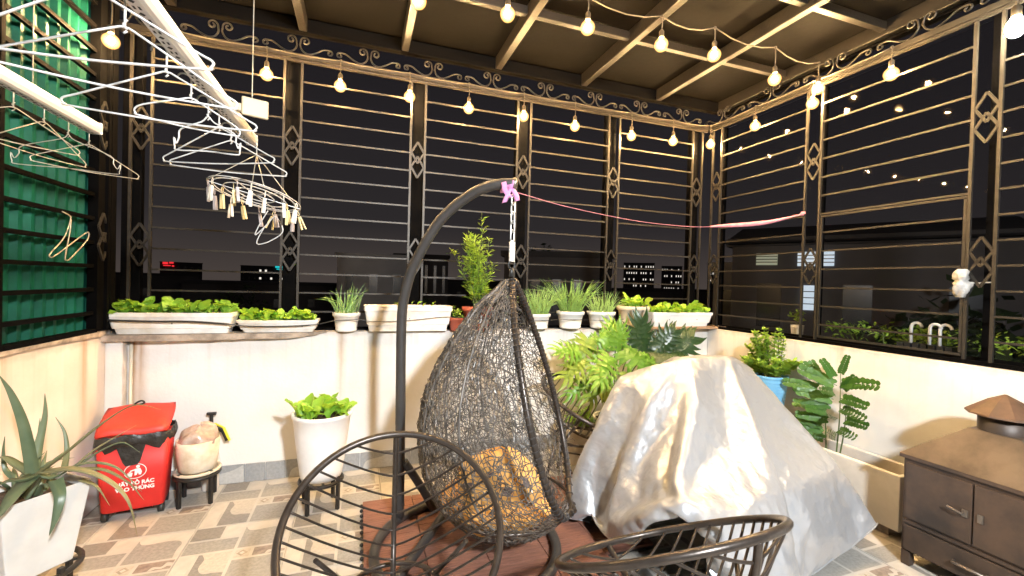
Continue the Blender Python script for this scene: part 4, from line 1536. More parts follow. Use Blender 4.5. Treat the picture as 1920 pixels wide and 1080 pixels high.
# ------------------------------------------------------------------ round wire chairs
def wire_chair(label, c, az, elev, Rr=.372, dep=.20, seed=1):
    """c: centre of the hoop; the sitter faces azimuth az (from +y towards +x)"""
    root = thing('wire_chair', label, 'chair', (c[0], c[1], 0), -R(az), 'round wire bowl chairs')
    e_ = R(elev)
    nrm = Vector((0, math.cos(e_), math.sin(e_)))
    v_ = Vector((0, -math.sin(e_), math.cos(e_)))      # up along the hoop
    u_ = Vector((1, 0, 0))
    O = Vector((0, 0, c[2]))
    def P(u, v, n):
        return O + u_ * u + v_ * v + nrm * n
    q = MB()
    q.tube([P(Rr * math.cos(a), Rr * math.sin(a), 0) for a in [2 * PI * k / 64 for k in range(64)]], .0135, 10, closed=True)
    q.build('hoop', M['chair'], root)
    def D(v):
        return dep * (1 - (abs(v) / Rr) ** 2.2)
    q = MB()
    q.tube([P(0, v, -D(v) - .006) for v in [Rr * math.sin(PI * (k / 30 - .5)) for k in range(31)]], .0115, 8)
    q.build('spine', M['chair'], root)
    n = 15
    for k in range(n):
        v = Rr * (-.90 + 1.80 * k / (n - 1))
        s = math.sqrt(Rr * Rr - v * v)
        dv = D(v)
        q = MB()
        pts = []
        for i in range(21):
            t = -1 + 2 * i / 20
            pts.append(P(s * t, v, -dv * (1 - abs(t) ** 1.35)))
        q.tube(pts, .0048, 6)
        q.build('rib', M['chair'], root)
    # support ring under the bowl and four splayed legs
    bc = P(0, -.02, -dep)
    zr = max(.20, bc.z - .03)
    cyr = bc.y * .8
    q = MB()
    q.tube([(.19 * math.cos(2 * PI * k / 32), cyr + .19 * math.sin(2 * PI * k / 32), zr) for k in range(32)], .010, 8, closed=True)
    q.build('support_ring', M['chair'], root)
    for sx_, sy_ in ((1, 1), (-1, 1), (-1, -1), (1, -1)):
        q = MB()
        q.tube([(sx_ * .134, cyr + sy_ * .134, zr + .0), (sx_ * .20, cyr + sy_ * .20, .012)], .0115, 8)
        q.tube([(sx_ * .20, cyr + sy_ * .20, .0), (sx_ * .20, cyr + sy_ * .20, .012)], .014, 8)
        q.build('leg', M['chair'], root)
    q = MB()
    w = .175
    zc = zr * .42
    for a, b_ in (((w, w), (-w, w)), ((-w, w), (-w, -w)), ((-w, -w), (w, -w)), ((w, -w), (w, w))):
        q.tube([(a[0], cyr + a[1], zc), (b_[0], cyr + b_[1], zc)], .007, 6)
    q.build('stretcher', M['chair'], root)
    # two struts from the ring up to the hoop
    for s in (1, -1):
        q = MB()
        q.tube([(s * .17, cyr - .08, zr), P(s * .27, Rr * -.02, -D(0) * .42)], .009, 6)
        q.build('strut', M['chair'], root)
    return root
wire_chair('round bowl chair of dark bent tube facing the camera beside the swing pole', (.135, 1.56, .585), 184, 53, dep=.40)
wire_chair('round bowl chair seen from behind in front of the silver cover', (.99, 1.193, .600), -4.7, 60, dep=.27)
wire_chair('round bowl chair between the egg chair and the leafy plant at the rear', (1.58, 2.78, .60), 130, 65, dep=.24)

# ------------------------------------------------------------------ silver cover over the table
# points of the draped sheet in millimetres, row by row (x, y, z)
CLOTH_MM = [
1451,1500,114,1479,1477,88,1508,1483,114,1538,1496,89,1527,1507,51,1566,1510,37,1542,1483,55,1541,1445,41,1560,1410,32,1595,1391,28,1626,1365,33,1651,1392,17,1683,1418,20,1719,1435,20,1756,1452,20,1793,1468,20,1831,1483,20,1869,1496,20,1908,1508,20,1948,1518,20,
1987,1527,20,2027,1535,20,2067,1542,20,2108,1547,20,2148,1551,22,2188,1554,25,2229,1557,31,2268,1561,41,2307,1565,50,2346,1568,60,2385,1570,69,2425,1570,80,2464,1570,90,2503,1571,101,2541,1575,113,2580,1577,126,2618,1579,139,2656,1580,152,2695,1583,164,2733,1593,174,
2733,1630,157,2717,1661,138,2724,1698,122,2749,1727,109,2786,1740,100,2818,1763,89,2835,1795,72,2846,1829,54,2860,1864,38,2883,1895,28,2906,1928,22,2931,1960,20,2955,1993,20,2979,2026,20,3002,2059,21,3025,2092,20,3047,2126,20,3070,2159,20,3092,2193,26,3115,2226,23,
3138,2259,21,3160,2293,20,3183,2326,20,1476,1517,136,1452,1502,108,1492,1486,81,1514,1500,62,1529,1541,63,1547,1503,66,1569,1473,77,1573,1462,39,1589,1428,23,1611,1412,50,1635,1381,63,1666,1370,41,1698,1385,22,1735,1402,20,1771,1419,28,1807,1434,20,1842,1451,34,
1880,1462,28,1918,1476,35,1956,1483,23,1995,1492,20,2034,1500,22,2072,1508,32,2111,1518,42,2148,1528,50,2187,1538,58,2222,1557,67,2260,1551,75,2299,1557,84,2338,1561,94,2377,1566,104,2415,1572,115,2454,1573,125,2493,1579,136,2531,1590,144,2569,1596,155,2607,1593,170,
2645,1594,184,2683,1602,194,2722,1607,205,2723,1644,189,2711,1677,170,2725,1712,155,2753,1738,143,2790,1753,134,2817,1780,121,2827,1814,102,2830,1848,80,2850,1882,68,2861,1916,48,2880,1949,37,2902,1982,29,2927,2014,30,2949,2046,20,2972,2080,20,2994,2113,22,3017,2146,20,
3040,2180,21,3062,2213,22,3085,2247,20,3108,2280,20,3130,2314,20,3153,2347,21,1493,1482,145,1479,1525,127,1463,1510,93,1494,1532,75,1527,1543,99,1562,1526,89,1590,1503,71,1606,1473,50,1620,1440,33,1623,1400,22,1658,1392,39,1691,1386,63,1713,1358,42,1749,1369,27,
1785,1386,29,1813,1410,47,1852,1417,41,1888,1435,50,1927,1441,43,1965,1455,45,2002,1471,49,2028,1502,58,2061,1525,62,2099,1536,71,2137,1546,80,2175,1553,90,2214,1555,102,2252,1547,110,2291,1555,120,2328,1566,129,2367,1572,139,2406,1572,150,2445,1578,160,2482,1592,168,
2521,1596,179,2558,1611,186,2596,1611,200,2634,1614,212,2672,1615,226,2711,1621,237,2707,1657,220,2706,1693,203,2728,1724,189,2761,1745,178,2792,1768,167,2813,1799,152,2814,1833,130,2818,1867,109,2829,1901,90,2843,1935,74,2858,1969,57,2877,2002,44,2898,2035,34,2923,2067,34,
2942,2100,20,2964,2133,20,2987,2167,20,3010,2200,23,3032,2234,21,3055,2267,25,3078,2300,22,3100,2334,25,3123,2368,20,1474,1480,171,1480,1484,135,1491,1519,117,1510,1507,92,1523,1518,123,1557,1500,114,1587,1479,99,1613,1454,80,1643,1434,61,1633,1435,22,1670,1425,31,
1707,1412,43,1716,1383,69,1750,1362,62,1781,1387,65,1821,1379,64,1859,1392,67,1897,1405,70,1933,1422,73,1968,1441,78,2001,1464,85,2033,1487,91,2065,1511,96,2089,1543,105,2127,1551,114,2166,1553,125,2204,1543,135,2243,1550,145,2281,1558,155,2320,1564,165,2358,1570,175,
2397,1575,185,2434,1590,193,2473,1595,203,2511,1605,212,2547,1622,219,2585,1631,228,2623,1628,244,2661,1634,255,2700,1635,268,2707,1672,253,2705,1709,236,2735,1733,224,2764,1757,212,2791,1785,199,2806,1818,182,2806,1852,160,2808,1887,138,2817,1921,118,2827,1955,99,2839,1989,81,
2855,2023,65,2872,2056,50,2896,2088,46,2913,2120,28,2934,2154,20,2957,2187,20,2980,2220,24,3002,2254,20,3025,2287,25,3047,2321,25,3070,2354,20,3092,2388,26,1438,1472,167,1472,1498,166,1466,1493,121,1498,1504,114,1520,1488,144,1543,1467,117,1564,1453,87,1588,1439,60,
1616,1414,73,1648,1412,46,1667,1438,64,1707,1436,70,1736,1410,82,1740,1373,96,1780,1366,96,1820,1372,100,1857,1388,103,1894,1405,106,1931,1420,110,1959,1449,113,1984,1481,112,2016,1505,117,2053,1511,130,2087,1530,139,2118,1555,149,2156,1546,160,2195,1544,170,2234,1552,180,
2272,1560,190,2310,1567,200,2349,1574,210,2387,1582,219,2425,1593,228,2463,1604,237,2499,1620,244,2538,1627,254,2574,1643,261,2612,1648,272,2650,1645,288,2689,1651,299,2698,1687,284,2707,1723,269,2731,1752,255,2764,1774,245,2787,1803,230,2796,1838,211,2794,1871,189,2804,1906,169,
2806,1940,147,2819,1974,129,2826,2008,109,2840,2042,92,2858,2076,78,2868,2109,57,2891,2141,48,2905,2174,28,2927,2207,22,2950,2241,21,2972,2274,24,2995,2308,20,3018,2341,20,3040,2374,25,3063,2408,22,1431,1491,178,1447,1522,169,1459,1487,152,1466,1479,114,1498,1459,130,
1514,1460,95,1536,1435,73,1567,1410,65,1596,1385,58,1629,1401,77,1668,1408,86,1695,1432,104,1732,1423,116,1743,1386,130,1777,1365,132,1815,1376,136,1852,1394,139,1888,1411,142,1926,1425,145,1944,1461,143,1976,1486,148,2003,1517,149,2040,1528,159,2077,1529,174,2109,1552,184,
2148,1553,195,2186,1547,206,2224,1557,215,2263,1562,225,2300,1575,233,2339,1582,244,2376,1594,252,2415,1601,262,2452,1616,269,2490,1625,279,2526,1641,285,2563,1656,293,2601,1656,306,2639,1662,318,2677,1670,328,2703,1700,318,2719,1734,302,2729,1770,287,2764,1790,278,2781,1822,261,
2784,1856,240,2789,1891,219,2793,1925,198,2801,1959,178,2811,1993,159,2825,2027,141,2828,2062,120,2839,2096,101,2853,2129,83,2868,2163,67,2890,2194,55,2899,2228,33,2920,2261,23,2942,2294,20,2965,2328,20,2988,2362,20,3010,2395,20,3033,2428,23,1458,1489,180,1422,1508,196,
1426,1503,151,1457,1472,149,1465,1463,114,1489,1434,103,1523,1412,97,1555,1389,92,1590,1368,87,1627,1374,100,1659,1394,118,1682,1421,136,1720,1426,150,1749,1401,162,1772,1368,168,1811,1380,172,1847,1396,175,1884,1414,178,1921,1429,181,1944,1463,179,1960,1500,178,1991,1526,182,
2027,1541,191,2063,1534,208,2101,1542,218,2138,1554,230,2177,1550,241,2215,1559,250,2253,1570,259,2290,1584,267,2328,1593,276,2366,1600,287,2403,1617,293,2440,1629,301,2479,1636,312,2514,1655,317,2552,1669,325,2590,1671,337,2627,1683,345,2666,1689,357,2691,1719,346,2715,1750,335,
2730,1784,320,2762,1807,309,2771,1841,290,2778,1876,270,2779,1910,248,2786,1944,228,2802,1977,210,2812,2011,191,2815,2046,170,2830,2080,152,2833,2114,132,2843,2148,113,2854,2183,94,2876,2215,81,2881,2247,58,2895,2281,40,2913,2314,26,2935,2348,21,2957,2382,20,2980,2415,20,
3002,2448,26,1480,1514,194,1457,1484,193,1408,1483,189,1426,1472,144,1456,1447,144,1491,1428,139,1527,1409,134,1563,1393,128,1579,1357,119,1617,1362,133,1650,1379,150,1673,1406,169,1706,1424,183,1730,1393,191,1766,1378,202,1805,1386,207,1843,1400,211,1879,1418,213,1915,1434,217,
1943,1464,216,1954,1503,214,1980,1534,215,2017,1543,226,2055,1557,234,2090,1548,253,2129,1548,265,2168,1554,276,2205,1566,284,2241,1584,291,2279,1595,300,2317,1604,309,2355,1615,318,2393,1623,328,2430,1637,335,2468,1648,345,2504,1665,350,2540,1683,356,2579,1685,369,2617,1696,378,
2653,1713,380,2687,1734,379,2705,1768,365,2734,1794,355,2753,1826,339,2761,1860,320,2765,1895,299,2775,1928,279,2789,1961,260,2800,1995,241,2809,2029,222,2811,2065,201,2825,2098,183,2828,2133,163,2837,2167,143,2847,2202,124,2858,2236,105,2882,2264,90,2887,2299,71,2895,2334,51,
2907,2368,33,2928,2402,28,2955,2428,42,2969,2462,26,1471,1515,227,1435,1494,221,1445,1468,190,1435,1441,162,1470,1456,174,1496,1426,175,1533,1413,169,1541,1377,152,1569,1347,153,1607,1350,166,1642,1364,182,1670,1387,199,1689,1419,215,1727,1410,224,1759,1389,236,1799,1394,242,
1836,1410,245,1868,1434,244,1905,1451,248,1942,1466,252,1954,1505,250,1969,1542,249,2005,1559,256,2044,1569,267,2082,1570,280,2120,1570,293,2157,1565,308,2195,1576,318,2231,1590,326,2268,1607,332,2305,1619,340,2344,1626,351,2381,1640,358,2418,1653,365,2455,1667,373,2494,1675,384,
2531,1690,390,2566,1710,393,2604,1718,404,2641,1735,407,2676,1755,407,2704,1782,398,2727,1813,386,2745,1845,369,2751,1879,349,2764,1913,330,2777,1946,311,2789,1979,292,2793,2014,272,2801,2049,252,2814,2082,233,2815,2117,213,2825,2151,194,2835,2185,175,2851,2218,157,2859,2253,137,
2877,2285,119,2897,2315,102,2894,2351,83,2897,2386,63,2901,2420,43,2928,2447,58,2932,2461,20,1489,1483,223,1458,1470,203,1420,1456,210,1430,1422,194,1464,1441,208,1502,1431,211,1517,1396,197,1522,1360,178,1557,1340,186,1595,1342,199,1631,1352,215,1650,1384,230,1686,1398,244,
1718,1417,258,1752,1399,271,1792,1407,276,1826,1429,274,1865,1439,280,1905,1442,283,1934,1470,287,1946,1508,286,1962,1546,285,1994,1570,289,2032,1578,300,2070,1575,315,2108,1577,328,2146,1576,341,2182,1591,349,2220,1603,358,2258,1615,366,2295,1629,374,2333,1638,383,2369,1655,389,
2407,1668,397,2444,1680,405,2482,1693,413,2518,1710,417,2555,1723,426,2592,1738,432,2628,1756,435,2664,1776,434,2696,1801,428,2717,1832,414,2737,1864,399,2749,1898,380,2764,1931,362,2775,1964,342,2787,1998,323,2791,2032,303,2804,2066,284,2807,2101,264,2812,2136,244,2822,2170,225,
2834,2203,206,2851,2236,188,2860,2271,169,2880,2301,152,2899,2332,134,2899,2368,115,2908,2402,94,2881,2424,73,2894,2459,59,2900,2445,21,1479,1457,245,1459,1489,230,1455,1457,213,1424,1434,226,1456,1426,242,1469,1421,205,1485,1385,209,1511,1353,212,1545,1334,220,1583,1334,233,
1619,1343,248,1645,1371,263,1671,1398,278,1705,1414,292,1745,1422,298,1784,1428,304,1823,1434,310,1863,1427,314,1900,1442,319,1920,1478,320,1944,1510,322,1958,1548,321,1982,1580,322,2020,1589,333,2059,1593,344,2096,1591,359,2134,1589,374,2171,1602,382,2209,1615,390,2246,1628,398,
2284,1639,407,2322,1652,415,2358,1668,421,2395,1682,428,2432,1698,434,2469,1714,439,2505,1730,445,2542,1746,450,2578,1763,454,2614,1782,455,2651,1799,459,2685,1821,456,2708,1852,444,2723,1885,426,2738,1918,408,2753,1951,390,2770,1983,373,2784,2016,355,2795,2050,335,2795,2085,315,
2803,2119,295,2808,2154,275,2819,2188,256,2834,2221,238,2849,2254,220,2863,2287,201,2882,2318,184,2899,2350,166,2906,2385,146,2895,2417,125,2873,2443,103,2868,2434,64,2875,2419,27,1477,1473,282,1493,1482,248,1450,1482,247,1415,1463,248,1457,1460,242,1477,1428,241,1493,1392,244,
1513,1358,248,1533,1324,253,1571,1329,267,1608,1335,282,1634,1362,297,1668,1379,310,1707,1389,318,1742,1407,331,1781,1414,337,1819,1425,346,1859,1424,350,1892,1446,355,1921,1475,357,1936,1513,357,1960,1545,357,1972,1584,356,2009,1597,366,2047,1605,377,2084,1597,393,2122,1603,406,
2161,1614,415,2198,1627,423,2235,1642,430,2272,1656,436,2308,1672,442,2345,1688,448,2381,1706,452,2418,1720,459,2454,1741,460,2491,1757,464,2528,1770,474,2563,1790,473,2601,1805,480,2636,1825,479,2672,1843,483,2698,1872,473,2716,1904,456,2730,1937,438,2746,1970,420,2762,2003,403,
2772,2036,383,2791,2068,366,2801,2102,346,2813,2135,326,2811,2171,307,2826,2204,289,2843,2235,270,2857,2268,252,2867,2303,234,2885,2335,216,2900,2367,198,2894,2401,176,2869,2420,150,2856,2413,113,2853,2403,74,2859,2388,36,1508,1486,296,1487,1508,269,1460,1478,277,1420,1483,278,
1452,1458,277,1463,1419,274,1465,1379,263,1487,1346,271,1520,1328,287,1557,1340,299,1594,1352,311,1629,1348,331,1666,1360,341,1704,1373,351,1741,1386,360,1778,1399,370,1815,1412,379,1850,1432,385,1884,1452,390,1915,1477,393,1940,1510,393,1950,1549,392,1962,1587,392,1998,1603,400,
2035,1614,410,2072,1610,425,2110,1622,434,2147,1636,441,2184,1649,448,2221,1664,456,2258,1681,459,2294,1699,463,2330,1715,467,2367,1731,473,2404,1747,479,2440,1763,485,2477,1780,489,2513,1798,492,2549,1814,496,2585,1834,497,2623,1846,506,2658,1864,509,2685,1893,499,2705,1924,485,
2722,1957,467,2736,1990,449,2750,2023,430,2768,2056,414,2776,2089,392,2783,2122,370,2807,2152,358,2823,2184,339,2835,2218,321,2847,2252,303,2858,2286,284,2869,2320,266,2887,2352,248,2893,2386,228,2866,2396,199,2858,2387,160,2849,2378,122,2837,2371,84,2846,2356,47,1522,1518,310,
1492,1492,303,1454,1498,307,1420,1477,314,1442,1443,308,1431,1409,289,1443,1371,291,1472,1346,304,1507,1335,320,1544,1345,332,1578,1365,341,1616,1374,354,1653,1381,367,1691,1388,381,1728,1399,391,1764,1416,399,1801,1428,409,1837,1447,415,1873,1463,423,1907,1483,428,1936,1512,429,
1942,1551,427,1952,1590,427,1989,1603,436,2025,1619,445,2059,1640,439,2096,1651,452,2133,1665,458,2170,1678,466,2207,1689,478,2243,1708,480,2280,1723,487,2317,1738,493,2353,1756,497,2389,1773,500,2426,1790,505,2462,1807,508,2499,1821,516,2535,1840,518,2572,1855,523,2609,1866,533,
2645,1885,536,2673,1913,527,2693,1945,512,2709,1978,494,2726,2010,477,2740,2043,459,2748,2077,437,2765,2110,420,2770,2143,397,2789,2175,381,2810,2206,366,2834,2235,353,2848,2269,335,2860,2303,316,2873,2336,298,2882,2370,279,2869,2362,242,2855,2361,204,2831,2365,172,2825,2353,133,
2835,2338,97,2849,2322,62,1514,1517,345,1496,1482,336,1461,1501,343,1444,1465,339,1427,1428,338,1406,1402,315,1427,1369,324,1458,1346,338,1495,1343,353,1531,1357,364,1567,1370,375,1602,1389,384,1639,1400,395,1677,1411,406,1714,1420,418,1752,1428,431,1787,1448,436,1824,1460,447,
1860,1478,453,1896,1494,461,1931,1514,465,1943,1553,463,1964,1588,461,1975,1626,460,2009,1649,456,2045,1667,459,2082,1682,465,2119,1690,480,2156,1705,486,2193,1715,499,2230,1730,507,2266,1749,508,2302,1764,515,2339,1781,519,2375,1798,523,2412,1815,527,2448,1831,532,2486,1844,541,
2521,1863,542,2559,1878,549,2597,1885,561,2631,1907,561,2660,1934,554,2680,1966,539,2694,1999,520,2707,2032,501,2723,2064,484,2738,2097,465,2746,2130,444,2766,2162,428,2782,2194,410,2806,2223,397,2824,2256,381,2845,2287,366,2858,2320,348,2865,2355,328,2849,2366,292,2835,2358,255,
2831,2339,219,2813,2335,183,2823,2320,147,2832,2304,111,2844,2288,76,1511,1510,381,1498,1473,372,1459,1470,362,1419,1473,364,1396,1442,351,1392,1402,349,1411,1367,356,1444,1350,372,1481,1352,386,1519,1363,398,1554,1380,407,1592,1392,419,1628,1406,429,1663,1424,437,1700,1436,448,
1737,1450,457,1774,1461,468,1810,1479,474,1846,1494,482,1882,1512,489,1918,1529,495,1952,1551,499,1969,1587,497,1980,1627,496,2002,1659,491,2033,1686,488,2068,1706,489,2105,1720,496,2142,1729,511,2179,1740,522,2215,1757,525,2252,1772,533,2288,1791,534,2325,1804,543,2362,1820,549,
2398,1838,552,2434,1855,556,2471,1871,561,2508,1885,568,2546,1898,576,2583,1908,587,2618,1928,588,2647,1955,581,2667,1986,566,2679,2020,546,2693,2052,527,2709,2085,510,2718,2118,488,2742,2149,475,2753,2183,455,2778,2212,442,2801,2242,428,2823,2272,414,2839,2305,397,2844,2340,376,
2832,2360,343,2821,2347,306,2820,2328,270,2805,2317,234,2815,2302,198,2829,2287,163,2838,2272,127,2836,2256,90,1509,1502,416,1491,1467,407,1458,1449,393,1418,1446,388,1378,1442,383,1379,1402,383,1394,1365,389,1430,1355,405,1467,1365,418,1505,1377,429,1542,1389,440,1578,1402,451,
1615,1417,461,1652,1431,472,1688,1447,480,1724,1463,489,1761,1478,497,1797,1494,505,1833,1511,512,1869,1528,519,1905,1545,526,1936,1571,525,1973,1588,533,1994,1622,529,2008,1660,526,2028,1695,522,2055,1724,518,2091,1743,521,2128,1756,530,2165,1769,539,2202,1778,553,2238,1798,554,
2274,1814,559,2311,1829,565,2349,1842,574,2385,1858,579,2421,1878,581,2458,1891,588,2495,1907,594,2532,1920,602,2570,1929,614,2605,1949,615,2634,1976,608,2654,2007,592,2666,2040,573,2682,2073,554,2691,2106,534,2711,2138,518,2726,2171,500,2749,2201,486,2778,2227,475,2794,2261,459,
2818,2291,445,2824,2325,424,2814,2350,394,2816,2330,358,2803,2319,321,2803,2300,286,2817,2287,250,2824,2271,214,2831,2254,178,2822,2242,140,2808,2237,103,1511,1483,450,1479,1463,440,1443,1454,425,1413,1476,409,1401,1438,412,1389,1401,418,1379,1363,422,1416,1372,434,1453,1384,445,
1490,1396,456,1527,1410,466,1563,1423,476,1600,1439,485,1636,1453,495,1672,1469,504,1709,1487,511,1745,1505,515,1781,1525,515,1817,1540,526,1853,1557,532,1889,1572,543,1924,1585,558,1959,1605,562,1993,1626,566,2017,1659,562,2033,1696,558,2059,1726,554,2077,1762,549,2114,1780,553,
2151,1791,564,2188,1805,573,2225,1817,582,2261,1836,585,2298,1849,593,2334,1868,595,2371,1883,602,2408,1899,607,2444,1915,613,2482,1927,621,2520,1934,633,2556,1954,636,2592,1969,642,2621,1997,634,2638,2029,617,2658,2061,601,2667,2094,581,2678,2127,560,2697,2159,544,2721,2189,531,
2749,2215,520,2775,2244,507,2795,2276,492,2803,2310,472,2796,2338,444,2804,2318,409,2795,2304,372,2808,2287,338,2816,2270,302,2818,2254,265,2814,2238,227,2799,2241,190,2788,2248,152,2783,2261,114,1499,1486,486,1464,1472,472,1429,1459,458,1398,1455,433,1366,1449,410,1354,1412,423,
1365,1383,449,1402,1392,461,1439,1406,469,1475,1424,474,1511,1436,486,1548,1451,494,1584,1471,494,1620,1487,501,1656,1502,511,1693,1519,519,1729,1536,526,1765,1555,528,1800,1568,543,1836,1586,547,1872,1601,557,1907,1612,575,1943,1626,587,1979,1642,596,2011,1667,597,2039,1696,594,
2056,1733,590,2077,1767,585,2100,1800,581,2137,1816,587,2174,1831,594,2212,1840,607,2248,1858,610,2285,1871,618,2321,1890,622,2358,1903,630,2394,1922,632,2431,1937,638,2469,1946,650,2507,1955,661,2544,1971,666,2579,1990,668,2608,2018,661,2629,2049,646,2640,2082,626,2658,2114,609,
2669,2148,589,2691,2178,575,2719,2205,564,2742,2236,550,2770,2262,539,2783,2296,521,2778,2325,494,2781,2308,457,2784,2290,421,2797,2271,388,2799,2255,351,2795,2242,313,2785,2240,273,2789,2262,239,2774,2265,201,2768,2277,163,2769,2292,126,1480,1519,494,1446,1498,492,1411,1484,477,
1378,1470,459,1346,1466,435,1334,1428,449,1351,1403,476,1388,1413,487,1423,1433,490,1461,1445,500,1497,1463,505,1532,1483,504,1569,1498,513,1604,1517,513,1640,1534,519,1676,1549,531,1712,1566,538,1748,1581,548,1784,1600,550,1820,1613,566,1856,1628,575,1892,1644,584,1927,1655,602,
1963,1671,611,1998,1683,627,2031,1706,629,2058,1736,626,2078,1771,622,2096,1807,617,2124,1836,614,2160,1853,620,2197,1868,626,2234,1882,634,2272,1892,646,2308,1911,648,2344,1926,654,2381,1941,661,2419,1953,669,2456,1967,676,2494,1978,686,2531,1991,694,2566,2012,695,2593,2040,686,
2619,2069,674,2631,2102,655,2645,2135,637,2660,2168,618,2685,2197,605,2717,2221,596,2743,2249,585,2761,2282,568,2760,2313,543,2762,2296,507,2769,2277,472,2778,2257,437,2777,2243,400,2768,2238,360,2760,2246,321,2756,2261,284,2763,2284,251,2753,2292,212,2758,2310,176,2754,2323,138,
1460,1549,498,1427,1527,502,1398,1518,475,1369,1503,452,1342,1483,468,1360,1450,451,1344,1437,483,1374,1436,511,1410,1453,517,1446,1472,520,1481,1491,523,1517,1510,523,1552,1530,519,1588,1547,527,1624,1562,536,1660,1581,539,1696,1595,551,1732,1612,559,1768,1628,567,1804,1644,575,
1840,1659,586,1877,1674,595,1912,1687,611,1946,1697,630,1982,1710,645,2017,1723,658,2051,1746,660,2079,1775,658,2095,1813,653,2117,1846,649,2147,1872,648,2184,1890,653,2221,1903,660,2258,1915,670,2294,1933,674,2331,1949,679,2369,1959,690,2405,1977,694,2443,1987,704,2480,2003,710,
2518,2011,721,2552,2034,720,2578,2062,709,2607,2089,702,2624,2122,685,2633,2156,664,2657,2185,650,2679,2216,636,2713,2238,628,2737,2267,616,2741,2301,592,2745,2282,557,2750,2264,521,2755,2246,485,2751,2235,447,2742,2240,408,2737,2254,370,2737,2272,333,2738,2289,297,2736,2306,261,
2744,2325,226,2739,2338,188,2735,2352,151,1438,1579,495,1406,1557,503,1375,1531,498,1348,1515,479,1340,1502,439,1324,1465,457,1346,1472,491,1358,1464,529,1394,1483,529,1429,1502,530,1464,1523,526,1500,1542,528,1536,1558,537,1572,1576,539,1608,1592,549,1644,1610,554,1680,1627,560,
1716,1643,569,1752,1657,581,1788,1672,592,1824,1688,601,1860,1703,612,1895,1715,627,1931,1730,639,1966,1740,657,2001,1751,674,2036,1764,689,2070,1786,692,2096,1817,689,2115,1852,684,2138,1885,680,2171,1908,681,2207,1924,687,2245,1937,695,2282,1952,702,2319,1966,709,2356,1981,715,
2393,1993,724,2430,2007,732,2468,2018,741,2505,2032,748,2538,2055,746,2568,2081,739,2594,2110,729,2607,2144,709,2629,2175,695,2644,2208,676,2678,2229,669,2707,2255,660,2719,2289,641,2723,2271,605,2725,2254,568,2730,2236,532,2722,2233,493,2720,2250,456,2723,2268,420,2730,2287,385,
2723,2302,348,2728,2321,312,2729,2338,276,2721,2350,238,2723,2368,202,2717,2381,163,1417,1605,481,1396,1572,472,1372,1540,464,1333,1546,467,1332,1505,474,1300,1487,468,1317,1489,505,1341,1495,537,1376,1515,532,1412,1534,533,1447,1554,535,1483,1571,541,1519,1590,544,1555,1607,551,
1591,1624,557,1628,1640,566,1664,1654,579,1700,1670,587,1736,1687,594,1772,1703,603,1808,1718,613,1844,1731,627,1880,1747,637,1915,1759,652,1951,1771,668,1985,1782,687,2019,1792,705,2055,1805,719,2089,1826,724,2114,1857,720,2133,1892,716,2160,1923,713,2197,1938,720,2231,1960,721,
2269,1971,730,2306,1986,736,2343,2002,743,2380,2013,752,2418,2025,760,2455,2042,766,2492,2053,775,2522,2080,768,2556,2101,767,2579,2132,754,2596,2164,737,2612,2197,719,2645,2218,712,2676,2243,703,2697,2274,689,2693,2265,650,2692,2253,611,2699,2231,577,2694,2242,539,2704,2262,505,
2713,2283,472,2715,2300,436,2707,2314,398,2713,2333,363,2711,2350,326,2708,2366,289,2707,2382,251,2700,2394,214,2698,2410,177,1397,1625,458,1374,1592,450,1346,1562,451,1326,1531,436,1317,1539,473,1283,1519,476,1299,1519,513,1324,1526,544,1360,1544,547,1395,1564,545,1431,1583,547,
1467,1602,551,1503,1619,558,1539,1636,566,1575,1652,574,1612,1666,586,1647,1684,592,1683,1700,600,1720,1715,611,1756,1730,620,1792,1746,630,1828,1761,640,1863,1774,656,1899,1788,667,1934,1800,684,1970,1813,697,2005,1823,715,2038,1832,736,2074,1846,750,2108,1865,756,2134,1897,752,
2154,1931,748,2183,1960,745,2219,1976,751,2256,1992,757,2293,2007,764,2330,2019,772,2367,2035,778,2405,2044,789,2442,2059,795,2479,2074,801,2512,2098,798,2543,2122,794,2566,2153,781,2583,2185,763,2606,2215,750,2642,2234,745,2670,2260,735,2665,2257,695,2667,2241,658,2664,2231,619,
2672,2252,586,2689,2274,556,2696,2293,521,2699,2313,486,2697,2329,449,2691,2343,412,2692,2361,375,2688,2375,338,2682,2388,300,2680,2404,263,2680,2421,226,2681,2439,190,1377,1644,434,1349,1614,436,1322,1585,438,1300,1554,424,1300,1568,461,1271,1552,484,1300,1555,512,1338,1555,525,
1344,1574,560,1382,1586,571,1418,1603,575,1451,1627,572,1486,1645,577,1523,1663,584,1559,1679,592,1595,1696,600,1631,1710,610,1667,1725,621,1704,1738,634,1740,1755,642,1776,1766,656,1812,1783,664,1847,1802,671,1883,1816,684,1919,1830,696,1954,1842,712,1988,1852,731,2023,1864,746,
2057,1873,767,2093,1885,782,2128,1905,787,2151,1938,783,2173,1971,779,2206,1995,779,2243,2011,785,2280,2024,794,2317,2042,798,2355,2051,809,2392,2064,816,2429,2078,824,2465,2096,827,2497,2120,823,2530,2143,821,2555,2173,808,2578,2203,794,2601,2234,780,2638,2249,777,2634,2256,738,
2636,2237,702,2631,2240,662,2648,2261,632,2666,2283,604,2677,2304,571,2680,2323,536,2678,2340,499,2672,2353,461,2674,2372,425,2671,2387,388,2663,2399,350,2663,2416,313,2664,2434,277,2667,2452,241,2671,2470,205,1355,1662,411,1325,1636,419,1303,1602,412,1273,1576,415,1277,1594,450,
1267,1588,489,1304,1590,504,1345,1586,507,1354,1605,542,1370,1620,576,1403,1627,598,1441,1636,606,1478,1650,613,1510,1675,616,1548,1687,626,1581,1709,631,1616,1728,639,1651,1746,646,1688,1761,656,1724,1775,668,1760,1789,679,1796,1804,689,1832,1819,700,1866,1840,705,1902,1853,720,
